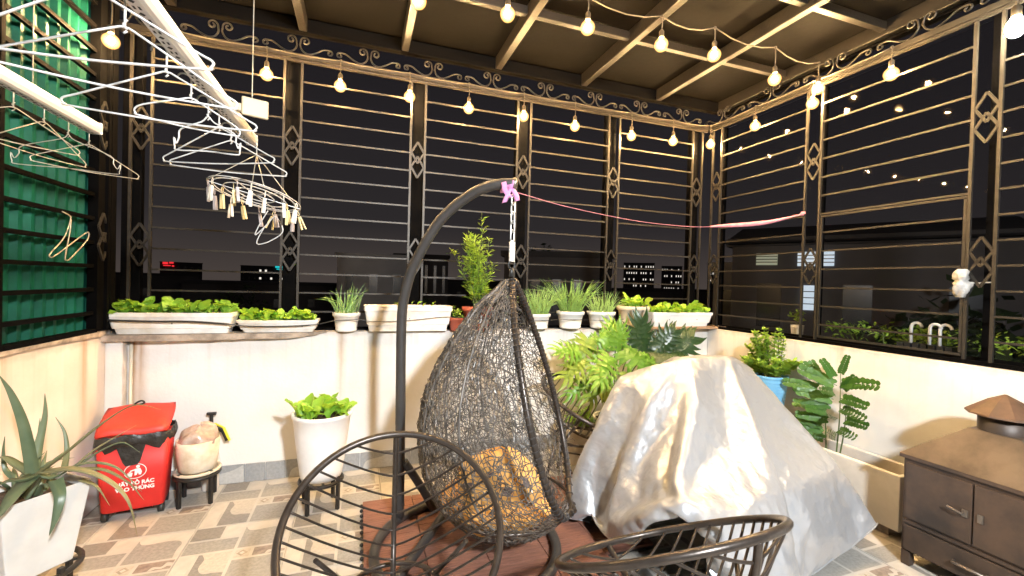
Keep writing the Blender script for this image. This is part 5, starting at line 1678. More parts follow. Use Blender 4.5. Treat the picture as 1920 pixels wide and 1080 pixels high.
1938,1870,728,1973,1884,740,2008,1895,758,2042,1905,778,2077,1915,796,2112,1926,813,2147,1945,819,2169,1979,814,2195,2010,811,2230,2031,813,2268,2044,821,2305,2058,829,2342,2072,836,2379,2084,844,2417,2097,852,2451,2119,851,2485,2140,851,2517,2165,846,2537,2197,830,2563,2226,819,
2602,2237,817,2603,2257,782,2603,2239,746,2603,2250,707,2620,2271,677,2641,2292,650,2649,2313,617,2662,2334,585,2661,2351,549,2657,2366,511,2650,2379,474,2647,2394,437,2644,2410,400,2647,2429,363,2650,2447,328,2657,2466,292,2670,2483,258,2672,2502,222,1334,1680,388,1304,1654,395,
1281,1621,390,1250,1602,406,1246,1612,445,1271,1622,475,1309,1623,489,1349,1619,492,1372,1630,523,1383,1648,557,1399,1663,591,1427,1666,620,1463,1671,638,1500,1680,651,1537,1694,659,1568,1719,664,1605,1734,673,1640,1753,680,1673,1776,686,1708,1794,695,1745,1808,706,1781,1821,718,
1816,1840,725,1850,1860,731,1885,1879,739,1921,1894,750,1957,1909,762,1993,1925,771,2028,1936,788,2062,1946,808,2097,1957,824,2131,1966,844,2166,1986,850,2189,2019,845,2218,2047,844,2255,2062,851,2293,2075,858,2329,2092,864,2367,2103,873,2403,2119,878,2438,2141,877,2473,2161,878,
2502,2188,871,2524,2218,856,2563,2229,855,2573,2256,827,2569,2244,788,2575,2261,753,2593,2281,723,2619,2300,698,2623,2321,664,2639,2344,634,2645,2364,599,2639,2377,561,2632,2389,524,2629,2405,487,2631,2424,450,2637,2442,415,2644,2461,380,2655,2478,345,2659,2498,310,2669,2516,275,
2680,2533,240,1312,1698,365,1282,1672,372,1260,1639,366,1234,1634,397,1247,1647,433,1278,1653,458,1317,1646,462,1354,1653,479,1385,1658,504,1400,1673,538,1415,1689,572,1443,1693,601,1460,1707,635,1487,1711,664,1522,1716,684,1559,1725,699,1591,1750,702,1627,1763,713,1663,1781,721,
1695,1804,727,1729,1825,734,1765,1842,743,1801,1858,753,1837,1872,763,1870,1895,767,1905,1914,775,1940,1933,783,1976,1946,797,2011,1965,804,2047,1977,820,2080,1986,840,2116,1997,856,2150,2007,875,2185,2026,881,2209,2059,877,2243,2081,879,2279,2096,885,2317,2110,893,2354,2124,900,
2390,2142,903,2426,2160,906,2459,2183,904,2485,2212,892,2523,2223,892,2543,2253,872,2537,2253,832,2548,2272,799,2565,2293,768,2588,2312,741,2614,2331,717,2621,2352,682,2625,2374,648,2624,2391,612,2615,2401,574,2616,2419,538,2623,2438,502,2630,2456,467,2640,2474,432,2649,2492,397,
2660,2510,363,2672,2527,328,2687,2542,293,2695,2560,259,1292,1709,336,1271,1674,338,1236,1658,348,1230,1669,387,1251,1680,420,1285,1684,440,1325,1678,446,1347,1689,479,1384,1694,496,1417,1699,519,1430,1716,553,1458,1721,583,1480,1730,615,1492,1744,651,1514,1752,684,1544,1756,711,
1577,1762,734,1614,1775,744,1650,1791,754,1684,1811,761,1718,1832,768,1751,1854,775,1789,1866,786,1821,1890,790,1857,1907,799,1889,1932,803,1925,1949,812,1959,1969,819,1995,1985,829,2030,2003,838,2066,2018,850,2101,2028,867,2136,2039,885,2170,2048,905,2206,2066,912,2231,2097,909,
2266,2117,912,2304,2127,922,2341,2146,926,2377,2162,931,2412,2182,931,2441,2209,922,2479,2222,925,2508,2248,915,2508,2263,877,2523,2284,845,2540,2304,815,2566,2322,790,2592,2340,764,2595,2360,730,2605,2381,697,2600,2397,660,2600,2415,624,2608,2434,589,2618,2451,554,2629,2469,520,
2643,2485,485,2659,2499,450,2664,2520,416,2677,2536,381,2686,2554,346,2701,2569,312,2705,2590,277,1277,1716,303,1259,1680,304,1245,1692,340,1229,1704,375,1256,1713,404,1293,1714,421,1332,1710,431,1359,1718,460,1379,1730,493,1409,1735,520,1447,1742,533,1471,1750,565,1487,1762,601,
1509,1771,633,1524,1783,668,1545,1791,701,1570,1797,732,1599,1804,761,1634,1811,779,1671,1823,793,1706,1841,801,1741,1860,809,1775,1879,817,1807,1904,820,1843,1921,830,1875,1946,833,1909,1966,840,1943,1988,846,1978,2005,855,2014,2020,867,2049,2040,874,2085,2056,885,2120,2069,897,
2156,2081,914,2189,2089,935,2225,2106,944,2254,2134,942,2291,2150,949,2328,2165,954,2364,2183,957,2394,2208,950,2432,2222,954,2462,2249,943,2487,2275,926,2509,2293,897,2529,2312,867,2546,2332,837,2559,2354,805,2588,2371,783,2589,2391,747,2591,2411,712,2597,2429,677,2604,2447,641,
2617,2464,607,2634,2478,573,2647,2494,539,2660,2510,504,2668,2529,469,2681,2546,434,2690,2564,400,2704,2580,365,2715,2598,330,2726,2615,295,1278,1715,267,1244,1709,288,1229,1721,324,1233,1737,361,1264,1744,386,1301,1744,402,1339,1742,415,1366,1751,445,1389,1760,476,1406,1770,512,
1441,1778,529,1472,1785,555,1499,1793,584,1522,1801,616,1542,1809,650,1558,1822,686,1578,1830,719,1598,1839,754,1624,1846,784,1655,1850,810,1690,1859,829,1726,1874,840,1759,1897,844,1794,1916,852,1825,1941,855,1861,1959,864,1894,1981,870,1929,2001,877,1962,2023,882,1997,2042,890,
2033,2057,902,2068,2075,911,2104,2092,921,2139,2107,932,2175,2121,945,2209,2130,965,2245,2146,976,2278,2170,977,2315,2185,982,2347,2209,976,2383,2226,979,2413,2251,967,2436,2274,943,2459,2297,918,2483,2319,896,2511,2342,877,2535,2363,853,2558,2384,826,2579,2404,797,2594,2422,765,
2603,2440,730,2610,2459,694,2612,2478,659,2633,2491,626,2648,2506,592,2663,2521,557,2673,2539,523,2683,2557,488,2693,2574,453,2704,2592,418,2713,2610,383,2723,2628,348,2730,2647,313,1259,1731,241,1242,1743,276,1224,1755,310,1239,1769,345,1272,1774,367,1310,1772,381,1345,1775,401,
1368,1785,433,1384,1796,469,1403,1806,503,1432,1813,530,1461,1820,557,1492,1828,581,1521,1836,609,1547,1843,638,1573,1850,669,1593,1859,703,1609,1870,738,1630,1879,772,1653,1886,804,1678,1892,836,1710,1898,860,1745,1909,876,1779,1931,882,1812,1953,888,1846,1974,894,1880,1996,899,
1915,2014,908,1948,2037,913,1982,2059,918,2016,2078,926,2052,2094,937,2088,2110,948,2123,2124,960,2158,2143,969,2194,2160,979,2229,2173,994,2265,2188,1006,2299,2210,1004,2334,2231,1002,2365,2255,993,2393,2280,976,2420,2304,956,2444,2327,933,2467,2350,908,2491,2371,883,2514,2392,857,
2538,2413,832,2561,2434,806,2579,2454,776,2598,2473,745,2612,2491,711,2623,2508,677,2633,2524,641,2641,2539,604,2641,2549,564,2657,2569,534,2670,2588,500,2683,2606,467,2696,2625,432,2708,2643,398,2718,2661,364,2728,2679,329,1240,1758,223,1229,1773,259,1225,1788,297,1245,1801,329,
1282,1802,346,1317,1804,365,1349,1809,389,1367,1820,424,1385,1831,458,1404,1840,492,1429,1848,523,1455,1856,553,1483,1864,581,1511,1871,609,1538,1879,638,1566,1886,667,1596,1894,692,1621,1901,723,1644,1909,755,1665,1917,789,1680,1927,825,1702,1934,858,1729,1939,888,1762,1950,908,
1797,1970,916,1832,1989,923,1865,2012,928,1898,2034,934,1932,2054,940,1967,2073,949,2001,2094,955,2035,2114,962,2071,2127,975,2107,2145,985,2143,2157,999,2177,2177,1007,2212,2198,1014,2246,2219,1006,2280,2240,1005,2314,2262,1008,2339,2275,979,2368,2290,955,2397,2303,930,2425,2317,904,
2453,2333,879,2482,2349,855,2510,2367,832,2535,2387,808,2542,2416,781,2568,2428,752,2586,2448,722,2585,2475,692,2591,2502,662,2598,2527,632,2608,2553,602,2619,2577,572,2633,2596,539,2646,2614,505,2657,2632,470,2668,2648,435,2676,2661,397,2691,2684,368,2703,2704,335,1236,1791,209,
1228,1806,245,1226,1822,283,1252,1832,312,1288,1833,329,1323,1838,351,1353,1843,376,1374,1853,410,1393,1863,444,1410,1874,479,1434,1882,510,1454,1891,545,1483,1898,572,1511,1906,600,1539,1914,628,1563,1922,659,1591,1929,688,1614,1937,721,1632,1943,756,1662,1953,782,1685,1961,814,
1708,1968,847,1728,1975,881,1745,1980,918,1778,1993,937,1814,2011,946,1848,2030,955,1882,2051,962,1917,2071,969,1950,2094,972,1983,2116,977,2018,2136,986,2054,2151,997,2089,2165,1010,2124,2186,1011,2158,2207,1013,2193,2228,1007,2227,2250,1010,2261,2271,1009,2295,2290,997,2328,2309,985,
2361,2323,965,2384,2336,934,2406,2348,903,2432,2362,874,2458,2376,847,2488,2395,828,2507,2405,793,2522,2401,758,2547,2412,728,2571,2424,698,2585,2448,668,2582,2476,638,2596,2500,608,2598,2527,578,2608,2552,548,2607,2580,519,2614,2606,488,2623,2632,458,2633,2656,428,2645,2679,396,
2658,2699,364,2670,2719,332,1233,1824,194,1228,1840,231,1229,1855,269,1262,1861,292,1295,1865,314,1327,1871,338,1342,1878,375,1372,1888,401,1396,1897,433,1418,1907,465,1438,1916,499,1456,1926,534,1488,1932,558,1513,1940,589,1538,1949,620,1560,1957,653,1581,1965,687,1597,1969,724,
1624,1979,752,1647,1986,784,1669,1994,817,1691,2000,851,1714,2008,883,1731,2014,919,1761,2024,944,1795,2039,961,1830,2056,972,1864,2075,982,1898,2096,988,1933,2114,998,1968,2134,1005,2002,2152,1014,2037,2174,1020,2071,2195,1017,2105,2216,1016,2139,2238,1012,2173,2259,1014,2207,2281,1007,
2241,2298,994,2275,2314,978,2309,2334,967,2340,2344,944,2371,2369,938,2401,2382,914,2423,2396,882,2444,2409,851,2465,2422,818,2476,2419,780,2503,2431,752,2525,2439,719,2541,2437,682,2559,2435,646,2579,2449,613,2590,2474,584,2598,2500,554,2595,2527,523,2606,2553,494,2606,2580,464,
2617,2606,434,2617,2633,405,2622,2660,375,2630,2686,345,2638,2712,315,1236,1858,180,1232,1873,217,1234,1889,255,1264,1895,281,1299,1899,301,1318,1906,336,1334,1913,372,1363,1923,398,1389,1933,427,1413,1942,459,1436,1951,491,1458,1961,523,1478,1967,557,1498,1973,592,1515,1976,629,
1539,1986,660,1561,1994,693,1583,2002,726,1602,2005,762,1626,2015,792,1644,2017,829,1666,2023,863,1694,2039,886,1721,2049,915,1749,2059,942,1777,2070,969,1813,2088,977,1845,2103,995,1880,2120,1008,1915,2141,1013,1949,2162,1019,1983,2183,1018,2017,2204,1018,2051,2226,1013,2086,2247,1016,
2120,2269,1013,2154,2287,1000,2188,2307,992,2222,2324,978,2255,2339,961,2288,2358,948,2319,2364,922,2350,2390,917,2382,2411,904,2392,2406,865,2414,2425,837,2437,2443,809,2459,2451,776,2479,2456,741,2498,2459,706,2517,2461,670,2534,2460,634,2548,2453,596,2567,2457,561,2584,2477,530,
2599,2499,500,2605,2526,470,2603,2554,440,2608,2580,410,2618,2606,380,2622,2633,351,2623,2660,320,2639,2684,291,1238,1891,166,1236,1907,203,1238,1922,241,1271,1927,265,1297,1935,295,1309,1942,333,1323,1948,370,1346,1956,402,1374,1966,430,1391,1970,467,1416,1981,496,1432,1984,534,
1453,1991,568,1474,1998,602,1496,2006,635,1516,2012,669,1537,2019,703,1558,2026,737,1581,2035,769,1599,2037,806,1622,2045,838,1644,2051,872,1670,2062,901,1698,2073,928,1727,2086,953,1761,2103,967,1795,2119,985,1830,2136,996,1861,2150,1018,1895,2171,1019,1930,2193,1019,1964,2214,1015,
1998,2235,1015,2032,2256,1010,2066,2278,1012,2100,2296,999,2134,2314,986,2168,2331,973,2202,2347,957,2235,2364,943,2268,2376,923,2302,2393,909,2335,2402,886,2360,2433,885,2391,2442,860,2384,2436,820,2407,2454,792,2429,2460,758,2451,2475,728,2468,2473,691,2486,2474,655,2505,2476,619,
2522,2475,583,2537,2470,546,2554,2470,509,2570,2491,479,2590,2502,446,2602,2526,415,2610,2553,386,2620,2579,357,2616,2607,326,2626,2633,297,2629,2659,266,1242,1925,152,1241,1940,190,1244,1955,227,1271,1963,256,1291,1971,291,1301,1977,330,1316,1984,367,1335,1990,402,1356,1997,435,
1381,2005,467,1393,2008,505,1412,2014,540,1430,2019,576,1450,2024,611,1470,2030,646,1491,2037,680,1512,2043,714,1533,2050,748,1555,2057,782,1577,2064,815,1600,2072,847,1625,2081,879,1650,2091,909,1679,2103,935,1711,2119,954,1745,2135,968,1778,2151,987,1808,2159,1013,1842,2181,1013,
1876,2202,1018,1910,2223,1016,1945,2245,1014,1979,2264,1005,2012,2287,1007,2047,2298,989,2080,2319,979,2114,2337,966,2148,2353,952,2182,2367,934,2215,2385,921,2249,2401,906,2282,2410,884,2315,2424,866,2349,2441,851,2374,2472,849,2393,2471,814,2378,2468,777,2401,2481,746,2420,2484,711,
2441,2493,678,2458,2492,641,2473,2486,604,2491,2486,568,2508,2487,531,2524,2483,495,2541,2482,458,2563,2492,425,2581,2508,393,2592,2532,362,2598,2560,333,2614,2580,302,2616,2607,272,2624,2633,242,1248,1958,139,1254,1972,176,1263,1983,214,1267,1999,251,1281,2006,288,1297,2013,325,
1314,2019,361,1331,2026,397,1348,2033,433,1366,2039,469,1385,2044,504,1405,2049,539,1428,2055,572,1453,2059,603,1466,2066,641,1486,2072,676,1505,2079,711,1525,2085,746,1546,2092,780,1565,2099,815,1591,2108,844,1618,2117,873,1640,2126,905,1664,2137,936,1693,2149,961,1726,2164,979,
1757,2176,1002,1795,2188,995,1823,2211,1013,1857,2233,1018,1891,2254,1012,1925,2273,1002,1959,2295,1000,1993,2302,980,2027,2320,967,2061,2340,957,2094,2357,943,2128,2372,927,2162,2391,915,2196,2402,895,2229,2422,884,2262,2430,862,2295,2451,851,2329,2467,835,2362,2480,816,2392,2507,811,
2383,2503,772,2373,2500,732,2389,2496,695,2410,2507,663,2425,2500,626,2442,2498,589,2462,2504,554,2477,2498,517,2494,2498,480,2515,2504,446,2533,2507,410,2550,2503,373,2570,2514,339,2577,2542,310,2596,2559,279,2609,2581,248,2619,2605,218,1252,1994,132,1277,1997,163,1280,2012,200,
1286,2026,238,1299,2035,275,1318,2039,311,1337,2044,346,1356,2047,381,1370,2058,418,1389,2062,453,1402,2073,490,1418,2081,526,1435,2089,562,1455,2095,596,1480,2097,629,1494,2106,666,1514,2112,700,1534,2119,734,1552,2126,770,1560,2134,809,1587,2143,837,1609,2152,870,1624,2159,906,
1652,2171,933,1678,2182,963,1707,2195,987,1746,2196,973,1779,2217,980,1818,2228,980,1847,2254,989,1872,2283,1003,1905,2302,991,1940,2309,972,1975,2318,953,2007,2340,945,2042,2356,930,2075,2376,919,2109,2392,904,2143,2408,889,2176,2421,871,2210,2441,859,2244,2456,844,2277,2463,821,
2311,2475,804,2340,2502,796,2374,2522,783,2408,2529,764,2397,2527,725,2383,2531,687,2381,2521,648,2395,2513,611,2411,2510,574,2429,2511,538,2449,2517,503,2466,2517,467,2483,2511,430,2501,2512,394,2519,2515,358,2539,2523,324,2556,2522,287,2568,2548,258,2589,2561,225,2603,2583,194,
1257,2029,127,1290,2028,150,1302,2039,187,1304,2054,225,1320,2062,261,1344,2059,294,1364,2061,329,1381,2068,365,1396,2078,401,1409,2089,438,1423,2099,475,1433,2111,512,1455,2116,546,1472,2124,582,1491,2130,617,1500,2140,655,1515,2148,692,1538,2154,725,1551,2162,763,1555,2169,802,
1571,2175,839,1595,2186,869,1611,2193,906,1641,2205,930,1667,2217,958,1702,2229,975,1742,2232,968,1774,2229,947,1806,2252,956,1822,2279,982,1852,2305,982,1887,2312,962,1921,2320,943,1955,2339,931,1990,2353,916,2021,2376,907,2056,2390,890,2089,2410,879,2123,2428,866,2157,2442,849,
2191,2456,832,2224,2475,819,2258,2488,802,2292,2497,782,2326,2506,762,2355,2532,753,2390,2544,736,2425,2550,716,2412,2550,678,2398,2552,640,2389,2547,601,2390,2536,562,2399,2526,524,2416,2522,488,2434,2523,451,2452,2523,415,2470,2526,379,2488,2525,343,2507,2533,308,2524,2530,272,
2543,2534,236,2558,2555,205,2577,2570,172,1261,2066,128,1299,2061,139,1318,2068,174,1324,2082,212,1346,2083,246,1361,2089,283,1363,2097,322,1372,2103,361,1398,2113,392,1416,2122,426,1433,2131,462,1449,2140,498,1466,2149,534,1481,2157,570,1495,2166,608,1508,2174,645,1522,2182,682,
1534,2190,719,1546,2197,757,1559,2205,795,1561,2210,835,1576,2217,872,1599,2227,903,1628,2239,928,1660,2251,949,1698,2261,958,1737,2264,952,1763,2253,922,1789,2279,938,1798,2304,968,1834,2312,950,1868,2323,933,1903,2335,916,1938,2348,900,1971,2368,888,2004,2389,878,2036,2412,870,
2070,2425,852,2103,2445,839,2137,2460,824,2171,2475,808,2206,2486,790,2239,2503,775,2272,2505,752,2305,2526,740,2337,2542,723,2372,2556,707,2406,2567,690,2441,2570,668,2429,2569,630,2415,2571,592,2404,2569,553,2397,2561,514,2397,2550,475,2405,2540,437,2421,2535,400,2439,2535,364,
2458,2541,329,2474,2536,292,2493,2539,256,2510,2540,220,2529,2546,185,2547,2565,153,1264,2102,130,1304,2096,129,1326,2103,163,1344,2110,199,1353,2117,237,1359,2125,276,1368,2132,315,1365,2138,355,1383,2147,391,1398,2154,427,1421,2166,459,1438,2175,495,1454,2183,531,1463,2189,570,
1479,2198,606,1493,2207,643,1507,2215,680,1516,2221,719,1531,2231,755,1543,2238,793,1555,2246,831,1562,2250,870,1587,2262,900,1619,2274,922,1653,2286,940,1692,2295,947,1721,2276,926,1753,2281,902,1754,2282,941,1781,2309,935,1815,2327,923,1850,2338,905,1884,2351,889,1918,2369,877,
1953,2383,861,1986,2402,849,2017,2428,843,2050,2445,829,2084,2459,812,2118,2476,797,2152,2488,780,2187,2500,762,2222,2504,743,2254,2522,726,2288,2533,709,2325,2534,690,2356,2554,674,2388,2572,658,2422,2585,641,2457,2591,620,2448,2582,582,2437,2579,543,2424,2584,505,2413,2582,466,
2405,2575,427,2403,2564,388,2409,2552,350,2426,2547,313,2443,2547,277,2461,2548,241,2479,2549,205,2497,2551,169,2515,2561,134,1269,2138,136,1306,2132,122,1327,2138,156,1329,2143,196,1344,2152,232,1353,2160,270,1363,2168,310,1359,2174,350,1377,2182,386,1385,2188,424,1401,2196,460,
1417,2204,497,1431,2212,534,1448,2222,569,1456,2226,608,1471,2235,645,1483,2243,682,1499,2253,718,1514,2263,754,1528,2271,791,1535,2276,831,1549,2285,868,1579,2296,894,1613,2308,911,1646,2320,931,1685,2319,920,1696,2287,899,1724,2260,895,1731,2297,910,1766,2319,904,1796,2343,896,
1831,2360,883,1865,2370,864,1899,2386,850,1932,2409,845,1966,2425,829,2001,2431,810,2034,2449,796,2066,2471,783,2100,2485,767,2134,2499,750,2169,2508,732,2204,2512,712,2239,2515,693,2272,2534,676,2308,2535,658,2340,2554,642,2373,2569,625,2405,2590,610,2438,2604,592,2472,2608,571,
2468,2595,533,2459,2590,494,2446,2594,456,2434,2595,418,2422,2593,379,2413,2586,340,2406,2576,302,2415,2565,263,2430,2560,226,2449,2566,192,2465,2562,155,2483,2566,119,1276,2170,142,1306,2167,114,1317,2173,152,1316,2177,193,1332,2187,228,1340,2194,267,1353,2203,304,1354,2209,344,
1362,2216,383,1374,2223,422,1388,2230,459,1409,2239,493,1418,2246,531,1429,2253,569,1438,2258,608,1445,2261,649,1462,2272,684,1477,2282,720,1489,2289,757,1506,2300,793,1520,2309,829,1539,2319,864,1571,2331,885,1600,2342,912,1638,2338,900,1674,2326,886,1705,2307,870,1695,2268,881,
1725,2295,876,1754,2324,870,1781,2353,865,1812,2378,859,1846,2395,846,1881,2412,833,1916,2412,812,1948,2431,798,1983,2439,780,2015,2461,767,2048,2479,752,2083,2489,735,2117,2503,718,2151,2514,700,2186,2517,681,2222,2520,662,2256,2533,644,2292,2534,626,2324,2553,609,2358,2568,592,
2388,2589,577,2420,2608,561,2454,2622,544,2487,2623,521,2490,2607,485,2479,2603,446,2467,2605,407,2457,2598,369,2448,2594,330,2437,2593,291,2420,2600,255,2415,2592,216,2419,2581,177,2433,2573,140,2450,2573,103,1284,2210,142,1271,2179,123,1287,2192,160,1302,2211,189,1317,2220,226,
1330,2229,263,1341,2237,301,1353,2245,338,1362,2252,377,1372,2259,416,1382,2266,454,1393,2273,492,1396,2274,533,1404,2279,572,1413,2284,611,1425,2291,649,1439,2300,685,1456,2311,720,1474,2322,755,1492,2333,790,1510,2344,825,1528,2354,859,1554,2363,890,1589,2348,877,1628,2346,865,
1665,2339,852,1686,2307,840,1688,2268,845,1721,2293,841,1748,2322,834,1776,2351,829,1803,2380,823,1828,2411,819,1863,2423,803,1899,2428,784,1934,2429,764,1965,2451,750,2000,2462,733,2030,2486,721,2065,2492,703,2100,2505,686,2134,2518,669,2169,2526,650,2204,2532,631,2239,2531,611,
2274,2543,594,2309,2549,576,2343,2566,560,2372,2589,544,2404,2607,528,2436,2626,512,2469,2641,495,2502,2638,471,2511,2619,436,2501,2612,397,2491,2607,359,2478,2611,321,2466,2612,282,2455,2605,243,2442,2616,207,2430,2615,168,2423,2606,129,2423,2594,91,1269,2222,113,1241,2197,127,
1254,2207,165,1269,2221,199,1285,2235,234,1305,2254,264,1318,2264,302,1328,2272,340,1339,2280,378,1350,2288,416,1359,2294,455,1370,2301,493,1377,2305,533,1381,2308,573,1393,2315,611,1414,2326,644,1438,2335,675,1453,2346,711,1472,2357,745,1493,2368,779,1516,2377,811,1545,2380,839,
1548,2346,858,1579,2361,844,1617,2353,831,1654,2344,818,1652,2304,826,1675,2276,813,1700,2308,813,1730,2335,806,1759,2361,798,1782,2395,798,1811,2421,788,1847,2429,771,1882,2440,754,1916,2435,733,1951,2447,717,1979,2474,706,2013,2491,689,2048,2499,672,2084,2502,653,2118,2518,636,
2152,2531,619,2187,2531,599,2222,2541,581,2258,2539,561,2292,2552,544,2327,2563,527,2360,2582,511,2388,2607,495,2422,2622,479,2450,2647,464,2485,2658,446,2515,2652,420,2529,2633,387,2523,2620,349,2513,2613,310,2500,2620,272,2489,2612,233,2476,2624,196,2463,2626,158,2451,2627,120,
2439,2626,81,1245,2236,90,1224,2229,124,1235,2239,161,1246,2249,199,1258,2260,236,1273,2272,272,1291,2289,304,1298,2292,344,1309,2300,382,1320,2308,420,1331,2316,458,1341,2324,497,1352,2332,535,1369,2342,570,1397,2349,598,1414,2360,633,1435,2371,666,1457,2380,698,1481,2389,730,
1506,2396,761,1536,2398,788,1542,2362,807,1538,2328,828,1566,2352,811,1603,2344,799,1640,2338,785,1632,2300,797,1663,2285,779,1682,2321,784,1712,2347,776,1742,2372,768,1766,2405,767,1800,2421,753,1830,2448,744,1864,2446,724,1899,2444,703,1934,2452,685,1962,2478,674,1997,2487,656,
2032,2499,639,2068,2503,621,2100,2521,604,2136,2526,586,2170,2541,568,2205,2541,549,2241,2544,530,2275,2557,512,2310,2565,495,2344,2580,478,2374,2603,462,2404,2624,447,2436,2643,431,2466,2665,415,2500,2675,396,2528,2665,369,2545,2647,337,2542,2632,299,2535,2622,261,2524,2617,222,
2510,2621,184,2498,2626,147,2485,2632,109,2472,2634,70,1219,2259,79,1213,2263,119,1222,2273,157,1235,2283,193,1240,2291,233,1251,2301,271,1262,2311,308,1276,2321,345,1289,2330,382,1303,2340,418,1318,2350,455,1334,2359,491,1357,2366,523,1386,2367,551,1402,2383,585,1430,2387,615,
1447,2400,649,1470,2409,681,1496,2416,711,1527,2413,736,1534,2379,757,1519,2350,781,1531,2314,796,1562,2334,780,1593,2310,790,1610,2335,765,1648,2325,774,1648,2297,748,1664,2333,755,1693,2361,749,1725,2384,739,1751,2415,735,1782,2440,728,1816,2450,711,1850,2469,699,1881,2458,674,
1916,2457,654,1945,2484,643,1980,2496,626,2015,2501,607,2051,2502,588,2084,2518,571,2119,2528,554,2153,2542,536,2188,2549,518,2223,2548,498,2258,2559,480,2294,2565,462,2326,2583,446,2360,2598,429,2390,2620,414,2418,2645,399,2448,2667,384,2480,2686,368,2514,2689,346,2540,2677,317,
2560,2661,286,2562,2643,250,2556,2631,212,2545,2627,174,2532,2632,136,2519,2635,98,2507,2633,59,1200,2289,73,1206,2298,112,1211,2307,151,1221,2317,189,1232,2326,227,1249,2336,262,1257,2346,301,1271,2356,337,1287,2366,373,1304,2375,409,1321,2384,444,1349,2387,474,1378,2385,501,
1405,2390,531,1424,2403,564,1444,2416,597,1460,2429,631,1487,2435,661,1518,2429,685,1527,2395,705,1512,2366,730,1504,2333,753,1523,2300,763,1557,2315,749,1583,2287,762,1620,2302,754,1624,2342,752,1625,2312,726,1646,2347,726,1676,2373,718,1705,2401,714,1736,2424,703,1764,2453,699,
1798,2470,686,1833,2483,670,1867,2480,648,1897,2467,625,1928,2489,611,1963,2496,593,2000,2493,575,2033,2508,557,2068,2518,539,2103,2525,521,2136,2541,504,2171,2546,485,2206,2555,467,2242,2558,448,2276,2573,431,2311,2580,413,2344,2598,396,2372,2622,381,2404,2642,366,2434,2664,351,
2468,2680,335,2495,2706,320,2525,2700,294,2552,2690,266,2574,2674,236,2581,2655,200,2576,2642,163,2567,2633,124,2553,2641,87,2541,2639,48,1181,2321,71,1199,2333,105,1210,2343,142,1215,2352,182,1229,2362,218,1244,2372,254,1260,2381,290,1277,2390,326,1296,2398,360,1317,2406,394,
1346,2396,420,1374,2397,450,1400,2404,479,1421,2417,511,1432,2434,547,1451,2447,580,1478,2452,609,1510,2444,634,1520,2410,654,1511,2378,677,1496,2350,702,1490,2317,723,1515,2286,730,1553,2296,718,1582,2271,729,1606,2303,721,1590,2336,738,1606,2331,702,1638,2352,691,1657,2387,691,
1688,2411,682,1716,2441,678,1746,2466,670,1781,2480,655,1815,2497,642,1846,2485,618,1878,2476,595,1912,2491,578,1948,2486,561,1983,2492,542,2016,2507,525,2051,2516,507,2087,2524,489,2119,2540,471,2154,2550,453,2189,2556,435,2225,2560,416,2259,2571,398,2294,2582,381,2328,2596,364,
2357,2620,348,2387,2642,333,2422,2657,317,2445,2688,307,2473,2712,291,2505,2717,268,2535,2710,241,2563,2700,213,2589,2688,185,2597,2669,151,2598,2650,115,2588,2647,76,2575,2649,37,1174,2356,62,1185,2367,100,1200,2377,136,1217,2387,171,1234,2396,207,1252,2405,242,1270,2413,277,
1293,2419,310,1315,2424,343,1341,2424,374,1371,2409,397,1395,2417,428,1414,2432,461,1425,2450,495,1444,2463,528,1470,2470,559,1502,2459,582,1512,2426,602,1507,2393,625,1493,2363,649,1479,2334,673,1478,2299,694,1509,2273,697,1548,2277,688,1584,2261,694,1576,2299,701,1569,2339,709,
1595,2365,693,1620,2362,661,1646,2392,657,1669,2425,654,1699,2452,648,1729,2478,641,1763,2497,629,1798,2508,612,1832,2504,590,1860,2489,566,1895,2486,546,1931,2486,528,1966,2495,511,2002,2500,492,2036,2512,474,2069,2527,457,2104,2538,439,2137,2553,421,2172,2557,403,2208,2561,384,
2242,2575,366,2278,2582,348,2311,2597,331,2343,2616,315,2374,2636,300,2403,2661,286,2423,2696,280,2451,2719,263,2484,2728,241,2514,2724,215,2543,2717,188,2568,2703,159,2600,2701,134,2602,2682,98,2618,2663,66,2606,2664,28,1176,2391,52,1194,2400,87,1212,2408,122,1231,2417,157,
1250,2425,191,1270,2432,226,1296,2430,257,1316,2439,291,1339,2445,324,1366,2427,348,1395,2426,377,1411,2444,409,1417,2465,443,1438,2478,476,1461,2488,508,1492,2474,530,1504,2441,551,1502,2407,572,1490,2376,596,1475,2348,621,1463,2318,645,1466,2282,664,1506,2275,661,1543,2258,658,
1582,2266,659,1575,2306,666,1556,2340,674,1569,2379,672,1601,2391,650,1631,2400,625,1659,2428,620,1688,2456,614,1716,2484,608,1745,2511,600,1780,2513,580,1815,2519,562,1846,2507,538,1882,2506,519,1913,2493,497,1949,2500,479,1985,2502,460,2020,2509,442,2052,2527,424,2088,2535,406,
2121,2551,389,2155,2562,371,2191,2564,352,2226,2571,334,2261,2583,316,2293,2602,300,2327,2616,283,2356,2641,269,2383,2667,256,2400,2704,252,2431,2720,233,2461,2739,214,2491,2733,187,2519,2720,161,2549,2720,134,2577,2708,107,2608,2714,82,2636,2694,60,2632,2688,20,1208,2391,35,
1225,2405,69,1242,2418,104,1261,2426,138,1281,2430,173,1301,2429,208,1320,2449,238,1343,2453,271,1363,2433,300,1393,2439,326,1415,2450,358,1416,2475,390,1436,2489,423,1454,2503,456,1484,2489,479,1498,2457,499,1497,2422,520,1486,2391,544,1471,2363,569,1457,2334,593,1450,2300,615,
1461,2265,632,1501,2270,625,1541,2271,624,1581,2272,623,1565,2309,631,1546,2343,639,1553,2383,640,1579,2412,630,1610,2423,606,1642,2440,590,1666,2473,589,1695,2500,582,1727,2521,570,1762,2525,551,1797,2525,531,1833,2529,511,1864,2514,489,1899,2512,468,1932,2501,447,1967,2506,428,
